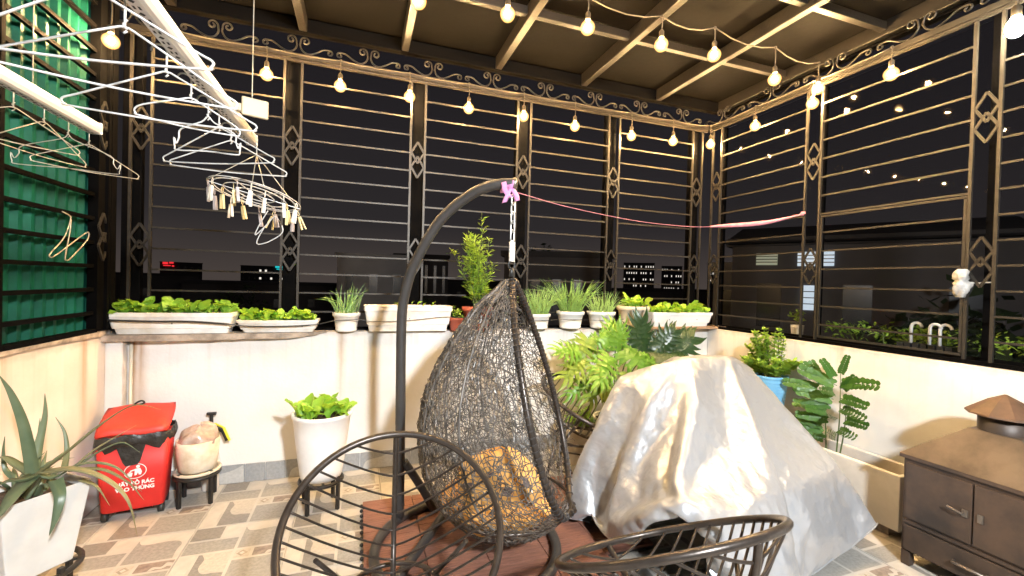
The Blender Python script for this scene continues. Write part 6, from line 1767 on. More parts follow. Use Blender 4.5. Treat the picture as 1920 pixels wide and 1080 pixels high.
2002,2517,411,2038,2519,391,2070,2539,375,2105,2547,356,2139,2561,339,2173,2571,321,2209,2577,302,2244,2585,284,2277,2601,267,2309,2619,251,2335,2648,240,2363,2674,226,2378,2711,224,2408,2734,209,2439,2748,186,2467,2736,160,2496,2726,133,2525,2715,107,2554,2719,80,2584,2705,56,
2615,2701,30,2649,2720,20,1232,2364,34,1248,2377,69,1272,2401,91,1287,2402,129,1311,2416,157,1333,2427,190,1347,2428,228,1373,2451,250,1394,2440,283,1401,2470,309,1430,2476,337,1438,2497,371,1445,2518,404,1475,2503,426,1492,2472,447,1490,2438,469,1481,2406,492,1467,2377,516,
1458,2345,539,1441,2318,565,1441,2283,585,1461,2250,599,1500,2243,601,1541,2246,598,1568,2274,589,1556,2312,596,1535,2346,605,1537,2386,607,1564,2415,597,1588,2446,588,1621,2464,573,1654,2477,555,1677,2511,552,1709,2531,539,1744,2532,520,1781,2539,501,1813,2529,480,1848,2529,459,
1882,2522,438,1914,2510,416,1949,2510,396,1985,2522,379,2021,2521,359,2054,2535,342,2087,2552,325,2122,2560,306,2157,2569,288,2192,2578,270,2227,2587,252,2260,2602,235,2291,2623,220,2318,2651,208,2344,2680,196,2358,2718,195,2385,2745,183,2416,2753,159,2444,2740,132,2472,2729,106,
2500,2716,80,2530,2710,54,2562,2711,28,2596,2731,21,2631,2752,20,1256,2336,34,1278,2365,52,1301,2382,80,1312,2377,119,1331,2386,154,1351,2395,187,1375,2406,218,1399,2425,245,1425,2447,266,1433,2476,293,1441,2506,319,1435,2529,352,1465,2514,374,1486,2487,395,1483,2453,417,
1476,2421,440,1464,2390,464,1454,2359,487,1435,2333,513,1427,2300,536,1435,2265,553,1459,2235,566,1499,2228,568,1539,2236,563,1551,2274,557,1543,2313,562,1524,2348,570,1524,2388,573,1542,2424,569,1573,2447,555,1601,2475,545,1635,2487,526,1659,2519,521,1692,2539,508,1728,2545,490,
1763,2546,470,1797,2542,450,1830,2532,428,1865,2530,407,1897,2519,386,1933,2524,367,1968,2527,347,2003,2522,328,2038,2534,310,2071,2550,292,2106,2558,274,2140,2570,256,2174,2583,239,2210,2587,220,2243,2604,203,2270,2632,191,2300,2655,177,2323,2686,167,2337,2725,166,2361,2756,157,
2392,2758,131,2420,2745,105,2448,2732,79,2477,2722,53,2508,2720,27,2543,2741,20,2577,2762,20,2612,2783,20,1284,2313,36,1307,2346,40,1330,2362,69,1341,2357,108,1361,2369,142,1383,2386,171,1402,2413,194,1416,2443,218,1422,2474,242,1414,2500,272,1422,2529,299,1456,2526,322,
1481,2502,343,1478,2468,365,1470,2436,388,1457,2406,412,1445,2376,436,1434,2345,460,1418,2317,485,1416,2283,506,1432,2249,521,1458,2220,533,1498,2214,534,1533,2233,527,1525,2272,532,1526,2312,530,1523,2352,534,1513,2390,538,1526,2428,536,1553,2457,526,1583,2480,513,1616,2497,497,
1641,2528,491,1676,2542,475,1711,2557,460,1746,2556,440,1780,2551,419,1815,2547,399,1846,2534,376,1881,2534,356,1914,2524,335,1950,2527,316,1986,2526,296,2021,2533,277,2055,2548,260,2089,2559,242,2123,2572,224,2158,2579,206,2193,2589,188,2224,2609,172,2252,2635,159,2278,2664,149,
2295,2701,149,2320,2729,134,2338,2765,130,2369,2763,104,2397,2752,77,2426,2741,51,2455,2730,25,2489,2751,20,2524,2772,20,2558,2793,20,2593,2814,20,1313,2292,35,1335,2325,32,1352,2332,68,1374,2349,98,1390,2377,121,1399,2408,147,1390,2438,172,1410,2467,191,1403,2495,219,
1411,2525,246,1443,2533,269,1471,2514,291,1476,2481,313,1466,2450,336,1450,2422,361,1440,2391,384,1431,2359,407,1416,2330,432,1403,2300,456,1408,2265,475,1436,2237,487,1457,2205,500,1497,2204,499,1523,2235,492,1507,2272,500,1500,2312,505,1509,2351,501,1513,2391,502,1513,2431,502,
1534,2464,496,1566,2485,481,1598,2505,467,1628,2531,458,1658,2556,447,1693,2561,428,1729,2567,410,1763,2561,388,1798,2560,369,1830,2548,347,1864,2541,325,1898,2538,305,1933,2534,284,1969,2537,265,2004,2535,245,2039,2545,227,2072,2559,210,2107,2568,191,2141,2579,174,2175,2592,156,
2205,2615,141,2230,2645,132,2256,2675,122,2269,2713,127,2291,2746,119,2316,2774,103,2345,2764,77,2373,2750,51,2401,2740,25,2436,2760,20,2470,2782,20,2505,2803,20,2539,2824,23,2574,2845,20,1341,2276,19,1366,2305,31,1383,2335,51,1393,2368,73,1386,2402,95,1401,2431,119,
1386,2460,143,1402,2490,165,1401,2520,193,1429,2536,216,1461,2525,239,1474,2494,261,1468,2461,284,1449,2435,308,1435,2405,332,1424,2375,356,1417,2342,378,1400,2314,404,1393,2282,427,1409,2248,443,1417,2215,464,1457,2207,463,1496,2198,463,1510,2237,458,1497,2275,465,1492,2314,469,
1485,2354,474,1502,2390,468,1504,2431,467,1521,2467,462,1546,2498,455,1576,2522,443,1608,2544,430,1641,2562,416,1676,2570,398,1711,2572,378,1746,2570,358,1782,2572,338,1815,2563,317,1848,2555,296,1881,2546,274,1916,2542,253,1951,2541,234,1986,2541,214,2022,2544,195,2056,2555,177,
2090,2567,159,2124,2579,141,2157,2596,124,2183,2625,115,2211,2652,101,2230,2687,99,2249,2723,98,2263,2761,102,2291,2774,76,2320,2765,50,2348,2749,24,2383,2770,20,2417,2791,20,2452,2813,21,2486,2834,23,2520,2855,21,2555,2876,20,1315,2301,18,1343,2330,17,1369,2359,28,
1394,2388,42,1400,2420,66,1391,2451,90,1386,2483,115,1392,2514,139,1416,2536,163,1449,2531,186,1472,2507,209,1468,2474,231,1455,2444,255,1442,2414,279,1424,2387,303,1409,2358,327,1397,2328,351,1390,2295,374,1386,2262,397,1390,2228,419,1421,2205,429,1451,2179,440,1485,2198,429,
1493,2238,426,1487,2277,430,1475,2315,437,1471,2355,440,1490,2390,433,1495,2431,432,1510,2468,428,1530,2502,422,1558,2530,412,1591,2549,398,1623,2568,384,1659,2578,367,1694,2580,347,1729,2582,328,1764,2580,308,1797,2572,286,1831,2566,265,1864,2555,243,1900,2554,223,1934,2549,203,
1969,2548,183,2004,2549,163,2040,2553,144,2074,2565,127,2106,2584,110,2139,2601,94,2164,2631,83,2183,2666,83,2206,2699,76,2217,2736,87,2237,2770,78,2266,2771,50,2295,2759,24,2329,2780,20,2364,2801,20,2398,2822,22,2433,2844,20,2467,2865,20,2501,2886,25,2536,2907,22,
1289,2326,21,1317,2355,20,1344,2384,20,1369,2413,34,1397,2442,37,1396,2474,62,1390,2505,86,1402,2535,111,1435,2527,134,1467,2521,156,1466,2487,179,1454,2457,202,1437,2429,227,1427,2398,250,1414,2367,274,1394,2341,299,1386,2309,322,1385,2275,344,1384,2242,367,1388,2208,389,
1406,2178,409,1446,2168,406,1470,2199,396,1477,2239,394,1473,2279,397,1459,2316,404,1458,2356,406,1479,2390,399,1492,2428,395,1501,2467,392,1517,2504,388,1543,2534,379,1572,2561,370,1606,2574,353,1641,2581,335,1677,2591,317,1711,2587,296,1747,2589,277,1781,2584,256,1815,2579,235,
1849,2571,214,1883,2566,193,1916,2557,172,1951,2555,152,1987,2556,132,2022,2558,113,2057,2566,95,2090,2584,78,2118,2609,64,2137,2645,65,2156,2680,63,2178,2714,57,2187,2750,72,2213,2774,51,2242,2769,24,2276,2790,20,2310,2811,26,2345,2832,20,2379,2853,23,2414,2874,22,
2448,2896,26,2482,2917,22,2517,2938,23,1262,2350,20,1290,2380,25,1318,2409,25,1346,2438,20,1374,2466,24,1400,2496,34,1393,2528,58,1423,2539,82,1456,2531,104,1466,2499,127,1454,2469,150,1435,2443,175,1422,2413,198,1408,2383,222,1397,2353,245,1385,2322,269,1385,2288,291,
1383,2255,314,1386,2221,337,1386,2188,359,1399,2156,381,1437,2163,372,1448,2202,367,1459,2240,362,1459,2280,363,1443,2317,372,1445,2357,372,1467,2391,365,1480,2429,361,1498,2464,356,1505,2505,354,1531,2534,345,1554,2567,338,1589,2578,321,1624,2591,304,1659,2598,286,1695,2602,267,
1729,2595,246,1764,2594,226,1798,2589,205,1832,2582,184,1866,2576,163,1900,2570,142,1934,2565,121,1970,2565,102,2005,2563,81,2040,2568,63,2071,2588,47,2091,2623,45,2114,2656,38,2134,2691,35,2147,2728,44,2161,2765,51,2188,2778,25,2223,2799,20,2257,2821,23,2291,2842,20,
2326,2863,25,2360,2884,25,2395,2905,20,2429,2926,20,2463,2947,24,2498,2969,20,1236,2376,19,1264,2405,18,1292,2434,20,1320,2463,21,1348,2492,20,1377,2520,20,1410,2542,29,1444,2539,52,1463,2511,74,1459,2479,98,1439,2453,121,1419,2427,146,1407,2397,169,1394,2366,193,
1384,2335,216,1378,2302,239,1378,2268,262,1379,2235,284,1379,2201,307,1389,2168,329,1395,2135,352,1411,2172,348,1414,2210,358,1431,2241,338,1440,2280,332,1428,2318,339,1434,2358,337,1448,2396,333,1471,2428,326,1488,2465,321,1500,2503,318,1513,2541,314,1537,2572,306,1572,2586,290,
1607,2593,272,1642,2605,255,1677,2606,235,1713,2612,217,1747,2605,195,1782,2602,175,1816,2594,153,1849,2587,132,1883,2579,111,1917,2574,90,1952,2571,70,1987,2569,50,2022,2571,31,2050,2599,20,2067,2635,20,2086,2671,20,2105,2706,20,2124,2742,20,2144,2777,21,2169,2809,20,
2203,2830,20,2237,2852,23,2272,2873,20,2307,2894,24,2341,2915,20,2376,2936,24,2410,2957,20,2444,2978,20,2479,3000,20]
cv = np.array(CLOTH_MM, dtype=np.float64).reshape(-1, 3) / 1000.0
W_ = int(round(len(cv) ** .5))
b = MB()
b.grid([[cv[i * W_ + j] for j in range(W_)] for i in range(W_)])
o = b.build('table_cover', M['tarp'])
ss = o.modifiers.new('smooth', 'SUBSURF')
ss.levels = 2
ss.render_levels = 2
tx = bpy.data.textures.new('crumple', 'CLOUDS')
tx.noise_scale = .06
tx.noise_depth = 3
dm = o.modifiers.new('crumple', 'DISPLACE')
dm.texture = tx
dm.texture_coords = 'LOCAL'
dm.strength = .011
dm.mid_level = .5
so = o.modifiers.new('thickness', 'SOLIDIFY')
so.thickness = .002
tag(o, 'large silver tarpaulin draped over the table, hem hanging to the floor', 'cover')
rim_ = [cv[j] for j in range(W_)] + [cv[i * W_ + W_ - 1] for i in range(1, W_)] + [cv[(W_ - 1) * W_ + j] for j in range(W_ - 2, -1, -1)] + [cv[i * W_] for i in range(W_ - 2, 0, -1)]
b = MB()
b.tube([tuple(p) for p in rim_], .0042, 5, closed=True)
b.build('hem', M['tarp'], o)
# ------------------------------------------------------------------ red waste bin in the rear left corner
bn = thing('waste_bin', 'red fabric waste bin with a black liner round its rim in the left corner', 'bin', (-1.255, 3.245, 0), R(11))
def tub(b, levels, cr, mi=0, sm=True, cap=True):
    rings = []
    for w, d, z, oy in levels:
        pts = []
        for sx_, sy_, a0 in ((1, 1, 0), (-1, 1, 90), (-1, -1, 180), (1, -1, 270)):
            for k in range(5):
                a = R(a0 + 22.5 * k)
                pts.append((sx_ * (w / 2 - cr) + cr * math.cos(a), oy + sy_ * (d / 2 - cr) + cr * math.sin(a), z))
        rings.append(pts)
    s = len(b.v)
    n = len(rings[0])
    for r in rings:
        b.v += r
    for i in range(len(rings) - 1):
        for k in range(n):
            k2 = (k + 1) % n
            b.face((s + i * n + k, s + i * n + k2, s + (i + 1) * n + k2, s + (i + 1) * n + k), mi, sm)
    if cap:
        b.face([s + k for k in range(n)][::-1], mi)
        b.face([s + (len(rings) - 1) * n + k for k in range(n)], mi)
q = MB()
tub(q, [(.285, .215, .055, 0), (.292, .222, .06, 0), (.315, .238, .25, 0), (.338, .255, .46, 0)], .028)
q.build('body', M['red'], bn)
q = MB()
rb_ = random.Random(2)
rows = []
for i, (w, d, z) in enumerate(((.345, .262, .432), (.362, .278, .445), (.37, .286, .455), (.366, .284, .485), (.350, .270, .505))):
    row = []
    for k in range(61):
        a = 2 * PI * k / 60
        ca, sa = math.cos(a), math.sin(a)
        sup = (abs(ca) ** 5 + abs(sa) ** 5) ** (-1 / 5)
        j = 1 + (.012 * math.sin(13 * a + i) + .010 * math.sin(23 * a - 2 * i))
        row.append((w / 2 * ca * sup * j, d / 2 * sa * sup * j, z + .008 * math.sin(9 * a + i) - (.02 if i == 0 else 0) * math.sin(5 * a)))
    row[-1] = row[0]
    rows.append(row)
q.grid(rows)
q.build('liner', M['black_bag'], bn)
q = MB()
fl = [(-.075, .445), (.06, .445), (.035, .345), (.022, .325), (-.032, .322), (-.045, .345)]
yf = lambda z: -(.222 + (.255 - .222) * (z - .06) / .40) / 2
q.poly([(x, yf(z) - .006, z) for x, z in fl])
q.poly([(x, yf(z) - .0005, z) for x, z in fl][::-1])
for k in range(6):
    (x0, z0), (x1, z1) = fl[k], fl[(k + 1) % 6]
    q.poly([(x0, yf(z0) - .006, z0), (x0, yf(z0) - .0005, z0), (x1, yf(z1) - .0005, z1), (x1, yf(z1) - .006, z1)])
q.build('flap', M['black_bag'], bn)
q = MB()
rows = []
for i in range(9):
    s = i / 8
    row = []
    for j in range(11):
        t = j / 10
        x = (-.165 + .33 * t)
        y = -.128 + .256 * s
        edge = min(t, 1 - t, s * 1.2, (1 - s)) * 8
        z = .500 + .10 * s + .020 * min(1, edge) + .006 * math.sin(7 * t + 5 * s)
        cr_ = .02 * max(0, 1 - min(s, 1 - s) * 8)
        row.append((x * (1 - cr_), y, z))
    rows.append(row)
q.grid(rows)
lid = q.build('lid', M['red_lid'], bn)
sm_ = lid.modifiers.new('s', 'SOLIDIFY')
sm_.thickness = .018
sm_.offset = -1
q = MB()
q.tube(smoothpath([(-.05, .10, .60), (-.03, .09, .635), (.0, .085, .65), (.012, .085, .635), (-.01, .088, .625)], 6), .006, 6)
q.box((-.045, .10, .605), (.06, .02, .01))
q.build('strap', M['blackpl'], lid)
for sx_ in (-.06, .07):
    q = MB()
    q.box((sx_, -.055, .553), (.11, .016, .012))
    q.build('lid_rib', M['red_lid'], lid, bevel=.003)
for sx_ in (-1, 1):
    q = MB()
    q.tube([(sx_ * .115, -.075, .028), (sx_ * .115 + .028 * sx_, -.075, .028)], .028, 14)
    q.box((sx_ * .115, -.06, .048), (.05, .05, .02))
    q.build('wheel', M['blackpl'], bn)
    q = MB()
    q.tube([(sx_ * .115, .075, .028), (sx_ * .115 + .028 * sx_, .075, .028)], .028, 14)
    q.box((sx_ * .115, .06, .048), (.05, .05, .02))
    q.build('wheel', M['blackpl'], bn)
# lettering and emblem on the front
tilt = math.atan2((.255 - .222) / 2, .40)
def text(body, size, loc):
    cu_ = bpy.data.curves.new('lettering', 'FONT')
    cu_.body = body
    cu_.size = size
    cu_.align_x = 'CENTER'
    cu_.space_line = .95
    cu_.offset = .0012
    cu_.extrude = .0003
    cu_.materials.append(M['print'])
    tmp = bpy.data.objects.new('lettering_outline', cu_)
    COL.objects.link(tmp)
    bpy.context.view_layer.update()
    me_ = bpy.data.meshes.new_from_object(tmp.evaluated_get(bpy.context.evaluated_depsgraph_get()))
    bpy.data.objects.remove(tmp)
    o_ = bpy.data.objects.new('lettering', me_)
    COL.objects.link(o_)
    o_.parent = bn
    o_.location = loc
    o_.rotation_euler = (PI / 2 + tilt, 0, 0)
    return o_
text('HÃY BỎ RÁC', .030, (.012, yf(.205) - .002, .205))
text('VÀO THÙNG', .030, (.012, yf(.172) - .002, .172))
q = MB()
ez = .285
def ep(x, z):
    return (x + .012, yf(z + ez) - .0018, z + ez)
n = 40
for k in range(n):
    a, b_ = 2 * PI * k / n, 2 * PI * (k + 1) / n
    q.poly([ep(.052 * math.cos(a), .045 * math.sin(a)), ep(.052 * math.cos(b_), .045 * math.sin(b_)), ep(.048 * math.cos(b_), .041 * math.sin(b_)), ep(.048 * math.cos(a), .041 * math.sin(a))])
q.poly([ep(.012 + .009 * math.cos(2 * PI * k / 14), .026 + .009 * math.sin(2 * PI * k / 14)) for k in range(14)])         # head
q.poly([ep(-.002, .013), ep(.022, .016), ep(.030, -.006), ep(.026, -.024), ep(.016, -.024), ep(.012, -.008), ep(.006, -.024), ep(-.004, -.026)])  # body
q.poly([ep(.000, .012), ep(.004, .006), ep(-.022, .000), ep(-.024, .006)])                                                # arm
q.poly([ep(-.036, -.008), ep(-.012, -.008), ep(-.016, -.030), ep(-.032, -.030)])                                          # basket
q.poly([ep(-.030, -.002), ep(-.020, .001), ep(-.016, -.005), ep(-.028, -.006)])
q.build('emblem', M['print'], bn)

# ------------------------------------------------------------------ plant stands
def plant_stand(label, x, y, r, h, rz=0, plate=True):
    t = thing('plant_stand', label, 'stand', (x, y, 0), rz)
    q = MB()
    q.tube([(r * math.cos(2 * PI * k / 32), r * math.sin(2 * PI * k / 32), h - .012) for k in range(32)], .012, 8, closed=True)
    q.bar((-r, 0, h - .012), (r, 0, h - .012), .014, .01)
    q.bar((0, -r, h - .012), (0, r, h - .012), .012, .008)
    q.build('top_ring', M['black'], t)
    for k in range(4):
        a = PI / 4 + k * PI / 2
        q = MB()
        q.box((r * .98 * math.cos(a), r * .98 * math.sin(a), (h + .02) / 2), (.020, .020, h + .02), a)
        q.build('leg', M['black'], t, bevel=.002)
    return t
plant_stand('short black plant stand under the beige pot beside the bin', -.955, 3.285, .118, .190, R(8))
plant_stand('black plant stand under the tall white lettuce pot', -.205, 2.99, .125, .185, R(12))
plant_stand('black plant stand under the square aloe pot', -1.285, 2.36, .165, .205, R(20))

# beige pot with a bag of earth, sprayer behind it
t = thing('beige_pot', 'soiled beige pot on a short black stand holding a bag of earth', 'pot', (-.955, 3.285, .192))
q = MB()
q.lathe([(.122, 0), (.128, .006), (.128, .016), (.112, .018), (.108, .012)], 36)
q.build('saucer', M['cream_pl'], t)
q = MB()
q.lathe([(.092, .014), (.100, .02), (.112, .10), (.118, .205), (.112, .207), (.104, .10), (.09, .03)], 36)
q.build('pot', mat('soiled_cream', (.70, .63, .52), .5, col2=(.55, .44, .31), vscale=9, bump=.1), t)
rows = []
rn = random.Random(6)
b = MB()
for i in range(13):
    th = PI * i / 12
    row = []
    for k in range(25):
        a = 2 * PI * k / 24
        rr = .112 * math.sin(th) ** .75 * (1 + .07 * math.sin(4 * a + 3 * th) + .04 * math.sin(9 * a))
        row.append((rr * math.cos(a) + .01 * math.cos(th), rr * math.sin(a), .085 * math.cos(th) * (1 + .15 * math.cos(a - .6)) + .012 * math.sin(3 * a)))
    row[-1] = row[0]
    rows.append(row)
b.grid(rows)
o = b.build('soil_bag', M['kraft'])
o.location = (-.955, 3.285, .395)
tag(o, 'crumpled clear bag of brown earth bulging from the beige pot', 'bag')
t = thing('pump_sprayer', 'black and yellow pump sprayer standing behind the beige pot', 'sprayer', (-.925, 3.435, 0))
q = MB()
q.lathe([(.045, 0), (.05, .01), (.050, .22), (.04, .30), (.028, .34), (.026, .37)], 24, capt=True)
q.build('bottle', M['white_dirty'], t)
q = MB()
q.lathe([(.030, .365), (.032, .37), (.032, .42), (.020, .435), (.012, .44), (.010, .50), (.013, .505)], 18, capt=True)
q.box((0, 0, .512), (.055, .022, .018))
q.build('pump_head', M['blackpl'], t, bevel=.002)
q = MB()
q.bar((.02, -.005, .425), (.075, -.03, .40), .026, .020)
q.bar((.075, -.03, .40), (.105, -.04, .335), .022, .018)
q.build('trigger_grip', M['blackpl'], t, bevel=.003)
q = MB()
q.bar((.020, -.012, .448), (.078, -.036, .425), .012, .010)
q.bar((.080, -.036, .424), (.122, -.052, .335), .014, .012)
q.build('nozzle_cover', M['yellow'], t, bevel=.003)

# tall white lettuce pot
t = thing('potted_plant', 'tall tapered white pot of lettuce on a black stand near the back wall', 'potted plant', (-.205, 2.99, .190))
round_pot(t, [(.100, 0), (.118, .006), (.125, .03), (.140, .14), (.157, .28), (.168, .385), (.176, .392), (.178, .412), (.172, .416), (.160, .412), (.150, .36), (.12, .1)], M['white_pl'], .380, .156, n=44)
put_leaves(t, LET_A, 85, lambda r: ((lambda a, q: (q * math.cos(a), q * math.sin(a)))(r.uniform(0, 2 * PI), .15 * math.sqrt(r.random()))), .395, random.Random(8), .75, 1.3)

# ------------------------------------------------------------------ aloe in a square white pot
al = thing('aloe_pot', 'large spiky aloe in a square tapered white pot at the left edge', 'potted plant', (-1.285, 2.36, .207), R(53))
q = MB()
def sqring(w, z):
    return [(w / 2, -w / 2, z), (w / 2, w / 2, z), (-w / 2, w / 2, z), (-w / 2, -w / 2, z)]
L_ = [sqring(.20, 0), sqring(.205, .006), sqring(.285, .335), sqring(.29, .34), sqring(.272, .34), sqring(.26, .30), sqring(.19, .05)]
s = 0
for r in L_:
    q.v += r
for i in range(len(L_) - 1):
    for k in range(4):
        k2 = (k + 1) % 4
        q.face((i * 4 + k, i * 4 + k2, (i + 1) * 4 + k2, (i + 1) * 4 + k))
q.face((3, 2, 1, 0))
q.build('pot', M['aloe_pot'], al, bevel=.006)
q = MB()
q.poly(sqring(.262, .305))
q.build('soil', M['soil'], al)
ALOE = [
    [(-1.252, 2.33, 0.612), (-1.255, 2.28, 0.822), (-1.271, 2.24, 0.961), (-1.285, 2.2, 1.047)],
    [(-1.252, 2.33, 0.612), (-1.252, 2.36, 0.718), (-1.243, 2.38, 0.834), (-1.244, 2.38, 0.929)],
    [(-1.283, 2.4, 0.586), (-1.295, 2.44, 0.704), (-1.301, 2.46, 0.805)],
    [(-1.212, 2.45, 0.575), (-1.228, 2.5, 0.641), (-1.247, 2.52, 0.72), (-1.279, 2.52, 0.79)],
    [(-1.355, 2.42, 0.559), (-1.407, 2.45, 0.598), (-1.42, 2.46, 0.664), (-1.416, 2.46, 0.736)],
    [(-1.219, 2.3, 0.621), (-1.129, 2.28, 0.697), (-1.004, 2.27, 0.815), (-0.896, 2.27, 0.886), (-0.798, 2.27, 0.861)],
    [(-1.151, 2.4, 0.6), (-1.097, 2.42, 0.657), (-1.03, 2.44, 0.703), (-0.954, 2.45, 0.75)],
    [(-1.143, 2.42, 0.603), (-1.068, 2.44, 0.654), (-1.004, 2.45, 0.673), (-0.94, 2.45, 0.623)],
    [(-1.195, 2.28, 0.633), (-1.074, 2.24, 0.646), (-0.961, 2.22, 0.597), (-0.881, 2.2, 0.508), (-0.847, 2.2, 0.356)],
    [(-1.167, 2.36, 0.607), (-1.069, 2.34, 0.632), (-0.968, 2.32, 0.605), (-0.88, 2.32, 0.492)],
    [(-1.159, 2.38, 0.593), (-1.05, 2.38, 0.585), (-0.954, 2.38, 0.515), (-0.895, 2.38, 0.428)],
    [(-1.113, 2.36, 0.555), (-1.049, 2.34, 0.528), (-1.001, 2.34, 0.438)],
    [(-1.123, 2.22, 0.617), (-1.08, 2.16, 0.576), (-1.082, 2.14, 0.503), (-1.1, 2.14, 0.436)],
    [(-1.217, 2.26, 0.622), (-1.22, 2.18, 0.596), (-1.219, 2.12, 0.564), (-1.236, 2.08, 0.519)],
    [(-1.259, 2.33, 0.612), (-1.311, 2.34, 0.65), (-1.359, 2.36, 0.678), (-1.397, 2.36, 0.673)],
    [(-1.208, 2.26, 0.628), (-1.228, 2.22, 0.63), (-1.255, 2.2, 0.638), (-1.289, 2.18, 0.625)],
    [(-1.219, 2.3, 0.616), (-1.172, 2.3, 0.599), (-1.121, 2.3, 0.627), (-1.087, 2.32, 0.655)],
    [(-1.293, 2.4, 0.582), (-1.262, 2.44, 0.608), (-1.241, 2.47, 0.613), (-1.2, 2.5, 0.606)],
]

inv = (Matrix.Translation((-1.285, 2.36, .207)) @ Matrix.Rotation(R(53), 4, 'Z')).inverted()
rn = random.Random(31)
WID = [.020, .017, .011, .011, .010, .015, .011, .010, .018, .012, .012, .010, .021, .030, .022, .024, .016, .016]
for k, pts in enumerate(ALOE):
    P = smoothpath([inv @ Vector(p) for p in pts], 6)
    n = len(P) - 1
    b = MB()
    rows = []
    dav = (P[-1] - P[0]).normalized()
    refv = Vector((0, 0, 1)) if abs(dav.z) < .72 else inv.to_3x3() @ Vector((.5, -.86, .1))
    w0 = WID[k]
    for i, p in enumerate(P):
        t_ = i / n
        d = (P[min(n, i + 1)] - P[max(0, i - 1)]).normalized()
        side = d.cross(refv)
        if side.length < .05:
            side = d.cross(Vector((0, 1, 0)))
        side = side.normalized()
        nn = side.cross(d).normalized()
        w = w0 * (1 - t_ ** 1.6) ** .9 * (1 - .15 * t_) + .0008
        th_ = w * .42
        rows.append([p - side * w + nn * th_ * .7, p + nn * th_ * .05, p + side * w + nn * th_ * .7, p + side * w * .7 - nn * th_ * .5, p - nn * th_, p - side * w * .7 - nn * th_ * .5, p - side * w + nn * th_ * .7])
    b.grid(rows)
    b.build('leaf', M['aloe_dry' if k in (5, 8, 10, 11, 6) else 'aloe'], al)
for k in range(14):      # short inner leaves that fill the rosette
    a = rn.uniform(0, 2 * PI)
    d = Vector((math.cos(a) * .10, math.sin(a) * .10, rn.uniform(.03, .16)))
    b = MB()
    p0 = Vector((rn.uniform(-.05, .05), rn.uniform(-.05, .05), .30))
    P = smoothpath([p0, p0 + d * .6 + Vector((0, 0, .03)), p0 + d * 1.2], 4)
    b.tube(P, [.012 * (1 - (i / (len(P) - 1)) ** 1.5) + .001 for i in range(len(P))], 6, flat=.5)
    b.build('leaf', M['aloe'], al)

# ------------------------------------------------------------------ philodendron with cut leaves
def philo_mesh(L, seed, mat_, droop=.28, lobes=6):
    """heart-shaped outline cut into uneven fingers, some of them forked"""
    rn = random.Random(seed)
    b = MB()
    def zat(x, y):
        return -droop * y * abs(y) / L - .45 * x * x / L
    rows = []
    for i in range(9):
        t = i / 8
        y = L * t
        w = L * (.075 + .085 * math.sin(PI * min(1, t * 1.15))) * (1 if t < .85 else .55)
        rows.append([(-w, y, zat(w, y) + .008), (0, y, zat(0, y)), (w, y, zat(w, y) + .008)])
    b.grid(rows)
    def finger(base, ang, ll, w0, sgn, ph_):
        rows = []
        for i in range(5):
            s = i / 4
            aa = ang - .30 * s * s
            d = Vector((sgn * math.sin(aa), math.cos(aa), 0))
            c = base + d * ll * s
            pw = w0 * (.85 + .45 * math.sin(PI * s)) * (1 - s ** 2.2) + .0012
            pr = Vector((d.y, -d.x, 0))
            z1 = .008 * math.sin(4 * s + ph_)
            rows.append([(c.x + pr.x * o_ * pw, c.y + pr.y * o_ * pw, zat(c.x + pr.x * o_ * pw, c.y) + z1 + (.003 if o_ == 0 else .010)) for o_ in (-1, 0, 1)])
        b.grid(rows)
    for sgn in (-1, 1):
        for k in range(lobes):
            t = -.04 + .92 * k / (lobes - 1)
            ll = L * (.34 + .34 * math.sin(PI * (.20 + .66 * max(0, t)))) * rn.uniform(.86, 1.12)
            ang = R(128 - 104 * max(0, t) + rn.uniform(-6, 6))
            base = Vector((0, L * max(.0, t), 0))
            finger(base, ang, ll, L * .088 * (1.15 - .35 * t), sgn, k)
            if k in (0, 1, 2, 3):
                d = Vector((sgn * math.sin(ang), math.cos(ang), 0))
                finger(base + d * ll * .45, ang + R(30), ll * .42, L * .045, sgn, k + 2)
                finger(base + d * ll * .50, ang - R(34), ll * .38, L * .042, sgn, k + 3)
    return b.mesh('leaf', mat_)
PH = {'m': [philo_mesh(.25, 1, M['philo']), philo_mesh(.21, 2, M['philo'], .4), philo_mesh(.23, 7, M['philo'], .15)], 'y': [philo_mesh(.22, 3, M['philo_y'], .3), philo_mesh(.19, 4, M['philo_y'], .45)], 'd': [philo_mesh(.30, 5, M['philo_d'], .12, 8)]}
def orient(loc, dy, nz, sc=1.0):
    y = Vector(dy).normalized()
    x = y.cross(Vector(nz)).normalized()
    z = x.cross(y)
    return Matrix(((x.x, y.x, z.x, loc[0]), (x.y, y.y, z.y, loc[1]), (x.z, y.z, z.z, loc[2]), (0, 0, 0, 1))) @ Matrix.Diagonal((sc, sc, sc, 1))
ph = thing('philodendron', 'big philodendron with deeply cut leaves in a white pot behind the silver cover', 'potted plant', (2.02, 3.14, 0))
round_pot(ph, [(.13, 0), (.135, .01), (.165, .30), (.175, .31), (.175, .36), (.16, .36), (.14, .2)], M['white_pl'], .33, .158)
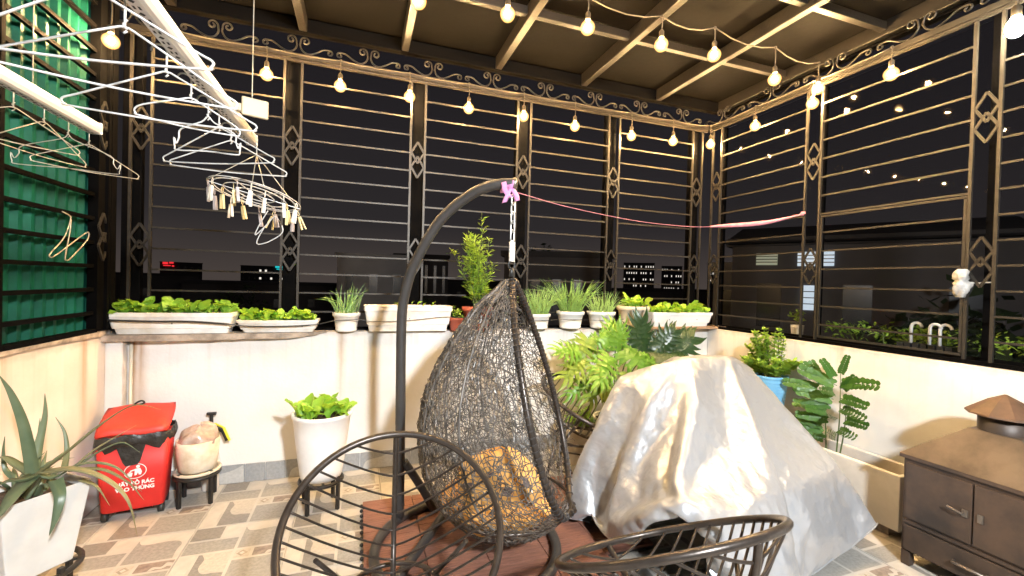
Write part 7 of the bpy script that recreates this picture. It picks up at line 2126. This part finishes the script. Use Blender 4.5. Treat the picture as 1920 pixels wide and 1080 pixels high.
LV = [  # base of blade (world), direction of blade, facing normal, kind, scale
    ((1.72, 3.10, .985), (-.45, -.35, -.55), (-.15, -.85, .5), 'y', 1.0), ((1.80, 3.15, .97), (.75, -.2, .25), (-.1, -.8, .6), 'm', .85),
    ((2.30, 3.20, .93), (.02, -.10, 1.0), (-.1, -1, .1), 'd', .82), ((2.58, 3.16, .87), (.85, -.1, .52), (-.35, -.9, .35), 'd', .95),
    ((1.66, 3.02, .83), (-.75, -.4, -.2), (0, -.75, .65), 'y', .95), ((1.86, 3.00, .86), (-.5, -.55, -.5), (.1, -.8, .6), 'm', 1.0),
    ((2.05, 3.02, .90), (.45, -.5, -.35), (0, -.7, .7), 'm', 1.05), ((2.2, 3.05, .86), (.8, -.35, -.2), (0, -.6, .8), 'm', .95),
    ((1.80, 2.98, .70), (-.6, -.5, -.4), (0, -.8, .6), 'y', .9), ((2.02, 2.96, .74), (.1, -.7, -.55), (0, -.7, .7), 'y', .9),
    ((2.18, 2.98, .72), (.7, -.5, -.35), (0, -.7, .7), 'y', .85), ((2.36, 3.10, .84), (.9, -.2, .1), (-.2, -.6, .8), 'd', .85),
    ((1.98, 3.08, .95), (.2, -.25, .75), (0, -.95, .2), 'm', .7), ((1.70, 3.05, .66), (-.85, -.3, -.25), (0, -.8, .5), 'm', .75),
    ((1.92, 2.95, .58), (-.35, -.6, -.5), (0, -.8, .6), 'm', .7), ((2.45, 3.02, .70), (.85, -.3, -.2), (0, -.6, .8), 'm', .85),
    ((2.10, 3.2, .98), (-.35, .0, .8), (-.1, -1, .1), 'm', .8),
    ((1.60, 3.05, .93), (-.8, -.3, .1), (0, -.8, .6), 'm', .8), 
    ((1.74, 2.96, .80), (.2, -.6, -.6), (.0, -.8, .6), 'y', .85), ((1.88, 3.1, 1.0), (.6, -.2, .5), (-.1, -.9, .4), 'm', .75),
    ((2.45, 3.15, .92), (.5, -.2, .6), (-.3, -.9, .3), 'd', .7), ((2.55, 3.0, .80), (.9, -.2, .0), (-.2, -.7, .7), 'm', .8)]
rn = random.Random(2)
for k, (lb, dy, nz, kind, s_) in enumerate(LV):
    me = PH[kind][k % len(PH[kind])]
    inst('leaf', me, ph, mx=orient(Vector(lb) - Vector((2.02, 3.14, 0)), dy, nz, s_))
    q = MB()
    e_ = Vector(lb) - Vector((2.02, 3.14, 0))
    b0 = Vector((rn.uniform(-.05, .05), rn.uniform(-.05, .05), .33))
    mid = b0.lerp(e_, .5) + Vector((0, 0, .06))
    q.tube(smoothpath([b0, mid, e_ + Vector(dy).normalized() * .01], 6), .0055, 6)
    q.build('petiole', M['stem'], ph)
t = thing('flower_pot', 'white low pot on the floor behind the rear bowl chair', 'pot', (1.72, 3.22, 0))
round_pot(t, [(.12, 0), (.125, .01), (.15, .24), (.16, .25), (.16, .30), (.145, .30), (.12, .15)], M['white_dirty'], .27, .145)
f = MB()
scatter_leaves(f, [(0, 0, .36, .11), (.06, -.02, .33, .08)], 130, .03, random.Random(5))
f.build('foliage', M['philo'], t)['kind'] = 'stuff'

# ------------------------------------------------------------------ blue pot by the right wall
t = thing('metal_stool', 'black round stool carrying the light blue pot behind the cover', 'stool', (3.10, 2.60, 0))
q = MB()
q.lathe([(.12, .485), (.13, .49), (.13, .505), (.12, .51)], 24, capt=True)
q.build('seat', M['black'], t)
for k in range(4):
    a = PI / 4 + k * PI / 2
    q = MB()
    q.tube([(.09 * math.cos(a), .09 * math.sin(a), .49), (.13 * math.cos(a), .13 * math.sin(a), 0)], .011, 8)
    q.build('leg', M['black'], t)
bl = thing('potted_plant', 'bushy herb in a ribbed light blue pot against the right wall', 'potted plant', (3.10, 2.60, .51))
prof = [(.09, 0), (.098, .006)]
for k in range(9):
    z = .02 + k * .024
    r_ = .102 + .021 * k / 9
    prof += [(r_, z), (r_ + .0035, z + .010), (r_, z + .020)]
prof += [(.128, .245), (.131, .25), (.131, .265), (.118, .265), (.11, .2)]
round_pot(bl, prof, M['bluepot'], .245, .117, n=40)
rn = random.Random(17)
stems, fol = MB(), MB()
for k in range(30):
    a = rn.uniform(0, 2 * PI)
    tall = k < 13
    H = rn.uniform(.24, .42) if tall else rn.uniform(.08, .16)
    ln = rn.uniform(.02, .12) if tall else rn.uniform(.09, .16)
    p0 = Vector((.06 * math.cos(a), .06 * math.sin(a), .245))
    p1 = p0 + Vector((ln * math.cos(a), ln * math.sin(a), H))
    if tall:
        p1 += Vector((0, .03, 0))
    P = smoothpath([p0, (p0 + p1) / 2 + Vector((0, 0, .02)), p1], 5)
    stems.tube(P, .0028, 4)
    for i in range(95 if tall else 60):
        s = .2 + .8 * rn.random()
        p = P[int(s * (len(P) - 1))]
        L = rn.uniform(.030, .048) if tall else rn.uniform(.042, .066)
        az, el = rn.uniform(0, 2 * PI), rn.uniform(-.2, .9)
        d = Vector((math.cos(az) * math.cos(el), math.sin(az) * math.cos(el), math.sin(el)))
        sd = d.cross(Vector((0, 0, 1))).normalized() * L * .34
        fol.poly([p, p + d * L * .35 + sd * .8, p + d * L * .75 + sd * .75, p + d * L, p + d * L * .75 - sd * .75, p + d * L * .35 - sd * .8])
stems.build('stems', M['stem'], bl)
fol.build('foliage', M['bushy'], bl)['kind'] = 'stuff'

# ------------------------------------------------------------------ long cement planter with a leafy sapling
cp = thing('cement_planter', 'long white cement planter against the right wall between the blue pot and stove', 'planter', (3.135, 2.08, 0))
q = MB()
for (x0, x1, y0, y1, z0, z1) in ((-.155, -.120, -.45, .45, .06, .385), (.115, .15, -.45, .45, .06, .37), (-.120, .115, -.45, -.415, .06, .38), (-.120, .115, .415, .45, .06, .38), (-.120, .115, -.415, .415, .06, .10)):
    q.box(((x0 + x1) / 2, (y0 + y1) / 2, (z0 + z1) / 2), (x1 - x0, y1 - y0, z1 - z0))
q.build('trough', M['planter'], cp, bevel=.006)
q = MB()
q.box((-.0025, 0, .20), (.235, .83, .2))
q.build('soil', M['sand'], cp)
for yy in (-.33, .33):
    q = MB()
    q.box((0, yy, .03), (.24, .10, .06))
    q.build('foot', M['slab'], cp)
def frond_mesh(L, n, lw, seed, bend):
    rn = random.Random(seed)
    b = MB()
    P = [Vector((0, L * t, -bend * L * t * t)) for t in [i / 8 for i in range(9)]]
    b.tube(P, [.0028 - .0016 * i / 8 for i in range(9)], 4, caps=False)
    for k in range(n):
        t = .10 + .86 * k / (n - 1)
        c = Vector((0, L * t, -bend * L * t * t))
        for sgn in (-1, 1):
            w = lw * (1.0 - .35 * abs(t - .4)) * rn.uniform(.9, 1.1)
            d = Vector((sgn * .93, .36, .18)).normalized()
            pr = Vector((-d.y * sgn, d.x * sgn, 0)) * w * .72
            pts = [c, c + d * w * .30 + pr * .80, c + d * w * .65 + pr * .95, c + d * w * .95 + pr * .5, c + d * w, c + d * w * .95 - pr * .5, c + d * w * .65 - pr * .9, c + d * w * .30 - pr * .75]
            b.poly([(p.x, p.y, p.z + rn.uniform(-.002, .002)) for p in (pts if sgn > 0 else pts[::-1])])
    return b.mesh('frond', M['frond'])
FR = [frond_mesh(.25, 9, .046, 1, .22), frond_mesh(.20, 8, .044, 2, .12), frond_mesh(.16, 7, .040, 3, .3)]
sp_ = thing('sapling', 'sapling with paired round leaflets growing in the long cement planter', 'plant', (3.125, 2.12, .30))
q = MB()
for tip, b0 in (((.0, -.04, .60), (0, -.03, 0)), ((.01, .10, .55), (.02, .05, 0)), ((-.02, -.10, .42), (0, -.05, 0))):
    q.tube(smoothpath([b0, ((b0[0] + tip[0]) / 2 + .015, (b0[1] + tip[1]) / 2, tip[2] * .5), tip], 5), [.006 - .0004 * i for i in range(11)], 6)
q.build('stems', M['stem'], sp_)
for k, (b0, d, m, s_) in enumerate((((0, -.04, .58), (-.15, -.35, .85), 0, .55), ((0, -.04, .52), (-.3, -.95, .25), 0, 1.0), ((0, -.02, .50), (-.35, .8, .35), 0, .95), ((0, .06, .50), (-.2, .75, .65), 1, .9), ((.01, .10, .45), (-.5, .9, .1), 0, .9),
        ((0, -.05, .42), (-.3, -.9, .05), 1, .95), ((0, 0, .40), (-.6, .7, .15), 1, 1.0), ((0, -.05, .35), (-.5, -.85, .1), 0, .85), ((0, .05, .33), (-.4, .9, .0), 1, .95), ((0, -.08, .28), (-.35, -.9, .12), 1, .85),
        ((0, .02, .25), (-.7, .6, .1), 0, .75), ((0, -.04, .20), (-.5, -.8, .15), 2, .9), ((0, .06, .20), (-.4, .85, .1), 2, 1.0), ((0, .10, .52), (-.1, .4, .9), 2, .8), ((0, 0, .55), (-.5, .2, .8), 1, .7),
        ((0, -.02, .14), (-.6, -.3, .3), 2, .9), ((0, .05, .10), (-.5, .6, .4), 2, .9), ((0, 0, .45), (-.9, -.2, .2), 1, .8), ((0, .04, .30), (-.9, .1, .2), 1, .8), ((0, .10, .38), (-.3, .9, .3), 1, .8), ((0, .02, .36), (-.8, .5, -.1), 1, .8), ((0, -.06, .48), (-.3, -.6, .7), 2, .8), ((0, .08, .22), (-.6, .8, -.1), 1, .8), ((0, .0, .28), (-.8, -.5, .2), 1, .75), ((0, .06, .14), (-.4, .9, .2), 2, .9))):
    inst('frond', FR[m], sp_, mx=orient(b0, d, (-.72, -.55, .38), s_))

# ------------------------------------------------------------------ brown stove
sv = thing('stove', 'brown steel incense stove with a pyramid hood and capped chimney at the right edge', 'stove', (3.01, 1.222, 0))
fx, hy = -.225, .288
q = MB()
q.box((0, 0, .325), (.45, .576, .49))
for sx_ in (-1, 1):
    for sy_ in (-1, 1):
        q.box((sx_ * .205, sy_ * .268, .04), (.04, .04, .08))
q.build('body', M['stove'], sv, bevel=.004)
q = MB()
q.box((0, 0, .583), (.480, .606, .022))
q.build('top_lip', M['stove'], sv, bevel=.003)
q = MB()
q.v += [(-.24, -.303, .594), (.24, -.303, .594), (.24, .303, .594), (-.24, .303, .594), (-.095, -.095, .782), (.095, -.095, .782), (.095, .095, .782), (-.095, .095, .782)]
for k in range(4):
    q.face((k, (k + 1) % 4, 4 + (k + 1) % 4, 4 + k))
q.face((4, 5, 6, 7))
q.build('hood', M['hood'], sv, bevel=.003)
q = MB()
q.lathe([(.094, .775), (.094, .862), (.088, .862), (.086, .79)], 28, capb=False)
q.build('chimney', M['stove'], sv)
q = MB()
for k in range(3):
    a = R(200 + 120 * k)
    q.box((.088 * math.cos(a), .088 * math.sin(a), .868), (.006, .022, .06), a)
q.build('cap_bracket', M['black'], sv)
q = MB()
q.lathe([(.142, .862), (.140, .870), (.06, .935), (.006, .965)], 10, capb=False, sm=False)
o = q.build('cap', M['stove_cap'], sv)
for k, (y0, y1) in enumerate(((.002, .272), (-.272, -.002))):
    q = MB()
    q.box((fx - .006, (y0 + y1) / 2, .405), (.012, y1 - y0 - .004, .29))
    d_ = q.build('door', M['stove'], sv, bevel=.002)
    q = MB()
    if k == 0:
        q.tube([(fx - .012, .030, .40), (fx - .036, .030, .40), (fx - .036, .085, .412)], .0055, 8)
        q.box((fx - .016, .026, .40), (.008, .022, .034))
    else:
        q.box((fx - .016, -.03, .40), (.008, .02, .04))
    q.build('handle', M['steel'], d_, bevel=.001)
q = MB()
q.box((fx - .006, 0, .155), (.012, .545, .130))
dr = q.build('drawer', M['stove'], sv, bevel=.002)
q = MB()
q.tube([(fx - .012, -.06, .15), (fx - .034, -.06, .15), (fx - .034, .06, .15), (fx - .012, .06, .15)], .007, 8)
q.build('handle', M['steel'], dr)
q = MB()
q.box((fx - .004, 0, .238), (.010, .56, .014))
q.build('trim', M['stove'], sv)

# ------------------------------------------------------------------ hoisted drying rack bars
def rack(label, x, y0, y1, z, ncord):
    t = thing('drying_bar', label, 'drying rack', (x, 0, z), 0, None)
    L = y1 - y0
    q = MB()
    rows = []
    sec = [(-.021, .016), (-.014, .026), (.004, .028), (.018, .022), (.024, .008), (.023, -.008), (.017, -.019), (.008, -.0235), (-.021, -.0235)]
    rows = [[(sx_, yy, sz) for sx_, sz in sec + sec[:1]] for yy in (y0, y1)]
    q.grid(rows, sm=False)
    q.poly([(sx_, y1, sz) for sx_, sz in sec])
    q.poly([(sx_, y0, sz) for sx_, sz in sec][::-1])
    q.build('bar', M['white_rack'], t)
    q = MB()
    k = 0
    yy = y0 + .02
    dn = Vector((0, 0, -1))
    tn = Vector((1, 0, 0))
    while yy < y1 - .02:
        c = Vector((-.007, yy, -.0235)) + dn * .0012
        h, w = (.0068, .0085) if k % 2 == 0 else (.0030, .007)
        if k % 2 == 0:
            pts = [c + tn * h, c + Vector((0, w, 0)), c - tn * h, c - Vector((0, w, 0))]
        else:
            pts = [c + tn * h * 2.6 + Vector((0, s * w, 0)) for s in (-1, 1)] + [c + tn * h * .9 + Vector((0, s * w, 0)) for s in (1, -1)]
        q.poly(pts)
        if k % 2:
            q.poly([c - tn * h * .9 + Vector((0, -w, 0)), c - tn * h * .9 + Vector((0, w, 0)), c - tn * h * 2.6 + Vector((0, w, 0)), c - tn * h * 2.6 + Vector((0, -w, 0))])
        yy += .026
        k += 1
    q.build('slots', M['hole'], t)['kind'] = 'stuff'
    q = MB()
    q.box((.001, y1 + .006, .003), (.040, .012, .050))
    q.build('end_cap', M['white_rack'], t, bevel=.004)
    for yy in ncord:
        q = MB()
        q.tube([(.0, yy, .03), (.0, yy, 1.10)], .0016, 4)
        q.build('hoist_cord', M['thin_wire'], t)
    return t
r1 = rack('white slotted drying bar nearer the middle, hung with white coated hangers', -.48, .55, 2.30, 2.07, (.9,))
q = MB()
q.box((.085, 1.93, .025), (.09, .012, .07), R(20))
q.box((.03, 1.93, .02), (.06, .02, .03), R(10))
q.build('pulley_plate', M['bracket'], r1, bevel=.004)
q = MB()
q.tube([(.075, 1.925, .05), (.075, 1.925, 1.10)], .0018, 4)
q.build('hoist_cord', M['thin_wire'], r1)
rack('white slotted drying bar beside the green sheet, with thin wire hangers', -1.09, .55, 2.385, 2.065, (2.0,))

def hanger(label, loc, rz, w=.41, drop=.13, r=.0025, m='hanger', hook=.07, tilt=0.0, roll=0.0, notch=False, group=None):
    """loc: top of the hook"""
    t = thing('clothes_hanger', label, 'hanger', loc, 0, group)
    t.rotation_euler = (tilt, roll, rz)
    q = MB()
    hk = [(-.017 + .017 * math.cos(R(a)), 0, -.017 + .017 * math.sin(R(a))) for a in range(190, -10, -20)] + [(0, 0, -.03), (0, 0, -hook)]
    q.tube(hk, r, 6)
    for k in range(4):
        q.tube([(0 + .004 * math.cos(k * 2.2), .004 * math.sin(k * 2.2), -hook + .018 - .008 * k), (.004 * math.cos(k * 2.2 + 2), .004 * math.sin(k * 2.2 + 2), -hook + .012 - .008 * k)], r, 5)
    q.build('hook', M[m], t)
    z0 = -hook
    z1 = -hook - drop
    pts = [(0, 0, z0), (.03, 0, z0 - .012), (w * .42, 0, z1 + .035), (w * .5, 0, z1 + .017), (w * .492, 0, z1 + .004), (w * .46, 0, z1), (0, 0, z1 - .006), (-w * .46, 0, z1), (-w * .492, 0, z1 + .004), (-w * .5, 0, z1 + .017), (-w * .42, 0, z1 + .035), (-.03, 0, z0 - .012)]
    if notch:
        pts = [(0, 0, z0), (.02, 0, z0 - .02), (w * .40, 0, z1 + .05), (w * .43, 0, z1 + .02), (w * .47, 0, z1 + .0), (w * .5, 0, z1 + .02), (w * .49, 0, z1 - .01), (w * .44, 0, z1 - .022), (0, 0, z1 - .018), (-w * .44, 0, z1 - .022), (-w * .49, 0, z1 - .01), (-w * .5, 0, z1 + .02), (-w * .47, 0, z1), (-w * .43, 0, z1 + .02), (-w * .40, 0, z1 + .05), (-.02, 0, z0 - .02)]
    q = MB()
    q.tube(smoothpath(pts, 4, closed=True), r, 6, closed=True)
    q.build('frame', M[m], t)
    return t
HZ = 2.058
hanger('white coated hanger nearest the camera on the middle drying bar', (-.50, 1.06, HZ), R(-8), .43, .13)
hanger('second white coated hanger from the camera, swung towards the green sheet', (-.50, 1.20, HZ), R(14), .42, .13)
hanger('white coated hanger hanging widest, halfway along the middle drying bar', (-.50, 1.42, HZ), R(4), .42, .125)
hanger('small white hanger with a short drop, behind the widest hanger', (-.50, 1.60, HZ), R(24), .26, .085)
hanger('white notched trouser hanger near the far end of the middle bar', (-.50, 1.76, HZ), R(-6), .20, .10, notch=True, r=.0026)
hanger('white coated hanger turned nearly edge-on near the far end of the middle bar', (-.50, 1.88, HZ), R(-22), .42, .125)
hanger('last white coated hanger before the peg dryer', (-.50, 2.04, HZ), R(2), .40, .12)
TH = dict(r=.0017, m='thin_wire')
hanger('thin wire hanger nearest the camera on the bar by the green sheet', (-1.10, 1.93, HZ), R(55), .36, .11, **TH)
hanger('thin wire hanger turned edge-on on the bar by the green sheet', (-1.10, 2.08, HZ), R(75), .34, .12, **TH)
hanger('thin wire notched hanger facing out near the end of the bar by the green sheet', (-1.10, 2.22, HZ), R(8), .32, .115, notch=True, **TH)
hanger('last thin wire hanger at the end of the bar by the green sheet', (-1.10, 2.36, HZ), R(40), .34, .11, **TH)
# bent wire hanger on the green wall's rail
q = MB()
q.tube(smoothpath([(0, -.02, 0), (.004, .0, -.006), (.0, .035, -.012), (0, .05, -.03), (0, .0, -.13), (0, -.10, -.215), (0, -.115, -.235), (0, -.08, -.235), (0, .05, -.165), (0, .17, -.10), (0, .215, -.085), (0, .20, -.13), (0, .06, -.235), (0, .02, -.25), (0, .01, -.23), (0, .045, -.10), (0, .052, -.03)], 6), .0030, 6)
o = q.build('clothes_hanger', M['thin_wire'])
o.location = (-1.462, 2.93, 1.755)
tag(o, 'bent loop of pale wire hooked on a rail of the green sheet', 'hanger')

# peg dryer at the end of the middle bar
pd = thing('peg_dryer', 'round wire peg dryer with plastic pegs at the far end of the middle bar', 'peg dryer', (-.455, 2.27, 2.05))
q = MB()
q.tube([(-.012 + .012 * math.cos(R(a)), 0, -.008 + .014 * math.sin(R(a))) for a in range(190, -10, -20)] + [(0, 0, -.05)], .0024, 6)
q.build('hook', M['hanger'], pd)
q = MB()
ZR = -.235
tl = lambda x, y: ZR - .20 * x - .17 * y
for rr in (.185, .165, .125, .075):
    q.tube([(rr * math.cos(2 * PI * k / 36), rr * .95 * math.sin(2 * PI * k / 36), tl(rr * math.cos(2 * PI * k / 36), rr * math.sin(2 * PI * k / 36))) for k in range(36)], .0022, 5, closed=True)
for k in range(6):
    a = k * PI / 3 + .2
    q.tube([(0, 0, ZR), (.185 * math.cos(a), .176 * math.sin(a), tl(.185 * math.cos(a), .185 * math.sin(a)))], .0018, 4)
q.build('wire_ring', M['hanger'], pd)
q = MB()
for k in range(4):
    a = k * PI / 2 + .35
    q.tube([(0, 0, -.05), (.18 * math.cos(a), .172 * math.sin(a), tl(.18 * math.cos(a), .18 * math.sin(a)))], .0020, 5)
q.build('spreader', M['thin_wire'], pd)
def peg_mesh(m, op):
    b = MB()
    for s in (-1, 1):
        c = Vector((s * .006, 0, -.035))
        b.bar((s * (.003 + op * .25), 0, -.005), (s * (.006 + op), 0, -.068), .011, .0055)
    b.tube([(0, 0, .028), (.005, 0, .020), (.005, 0, .006), (0, 0, 0), (-.005, 0, .006), (-.005, 0, .020)], .0016, 4, closed=True)
    return b.mesh('peg', m)
PG = [peg_mesh(M['peg_w'], .002), peg_mesh(M['peg_y'], .003), peg_mesh(M['peg_g'], .002), peg_mesh(M['peg_w'], .014), peg_mesh(M['peg_y'], .010)]
rn = random.Random(44)
for k in range(18):
    a = k * 2 * PI / 18 + rn.uniform(-.1, .1)
    rr = .18 if k % 3 else .13
    x, y = rr * math.cos(a), rr * .95 * math.sin(a)
    inst('peg', PG[rn.randrange(5)], pd, (x, y, tl(x, y) - .03), (rn.uniform(-.15, .15), rn.uniform(-.35, .25), rn.uniform(0, PI)))
q = MB()
q.tube(smoothpath([(.05, 0, -.30), (.02, 0, -.36), (.0, 0, -.41), (.012, 0, -.405), (.05, .0, -.36), (.08, 0, -.325), (.11, .0, -.37), (.105, .0, -.405), (.05, .0, -.445), (.01, .0, -.455), (.012, 0, -.43), (.035, .0, -.38)], 5), .0024, 5)
q.build('hanging_wire', M['hanger'], pd)
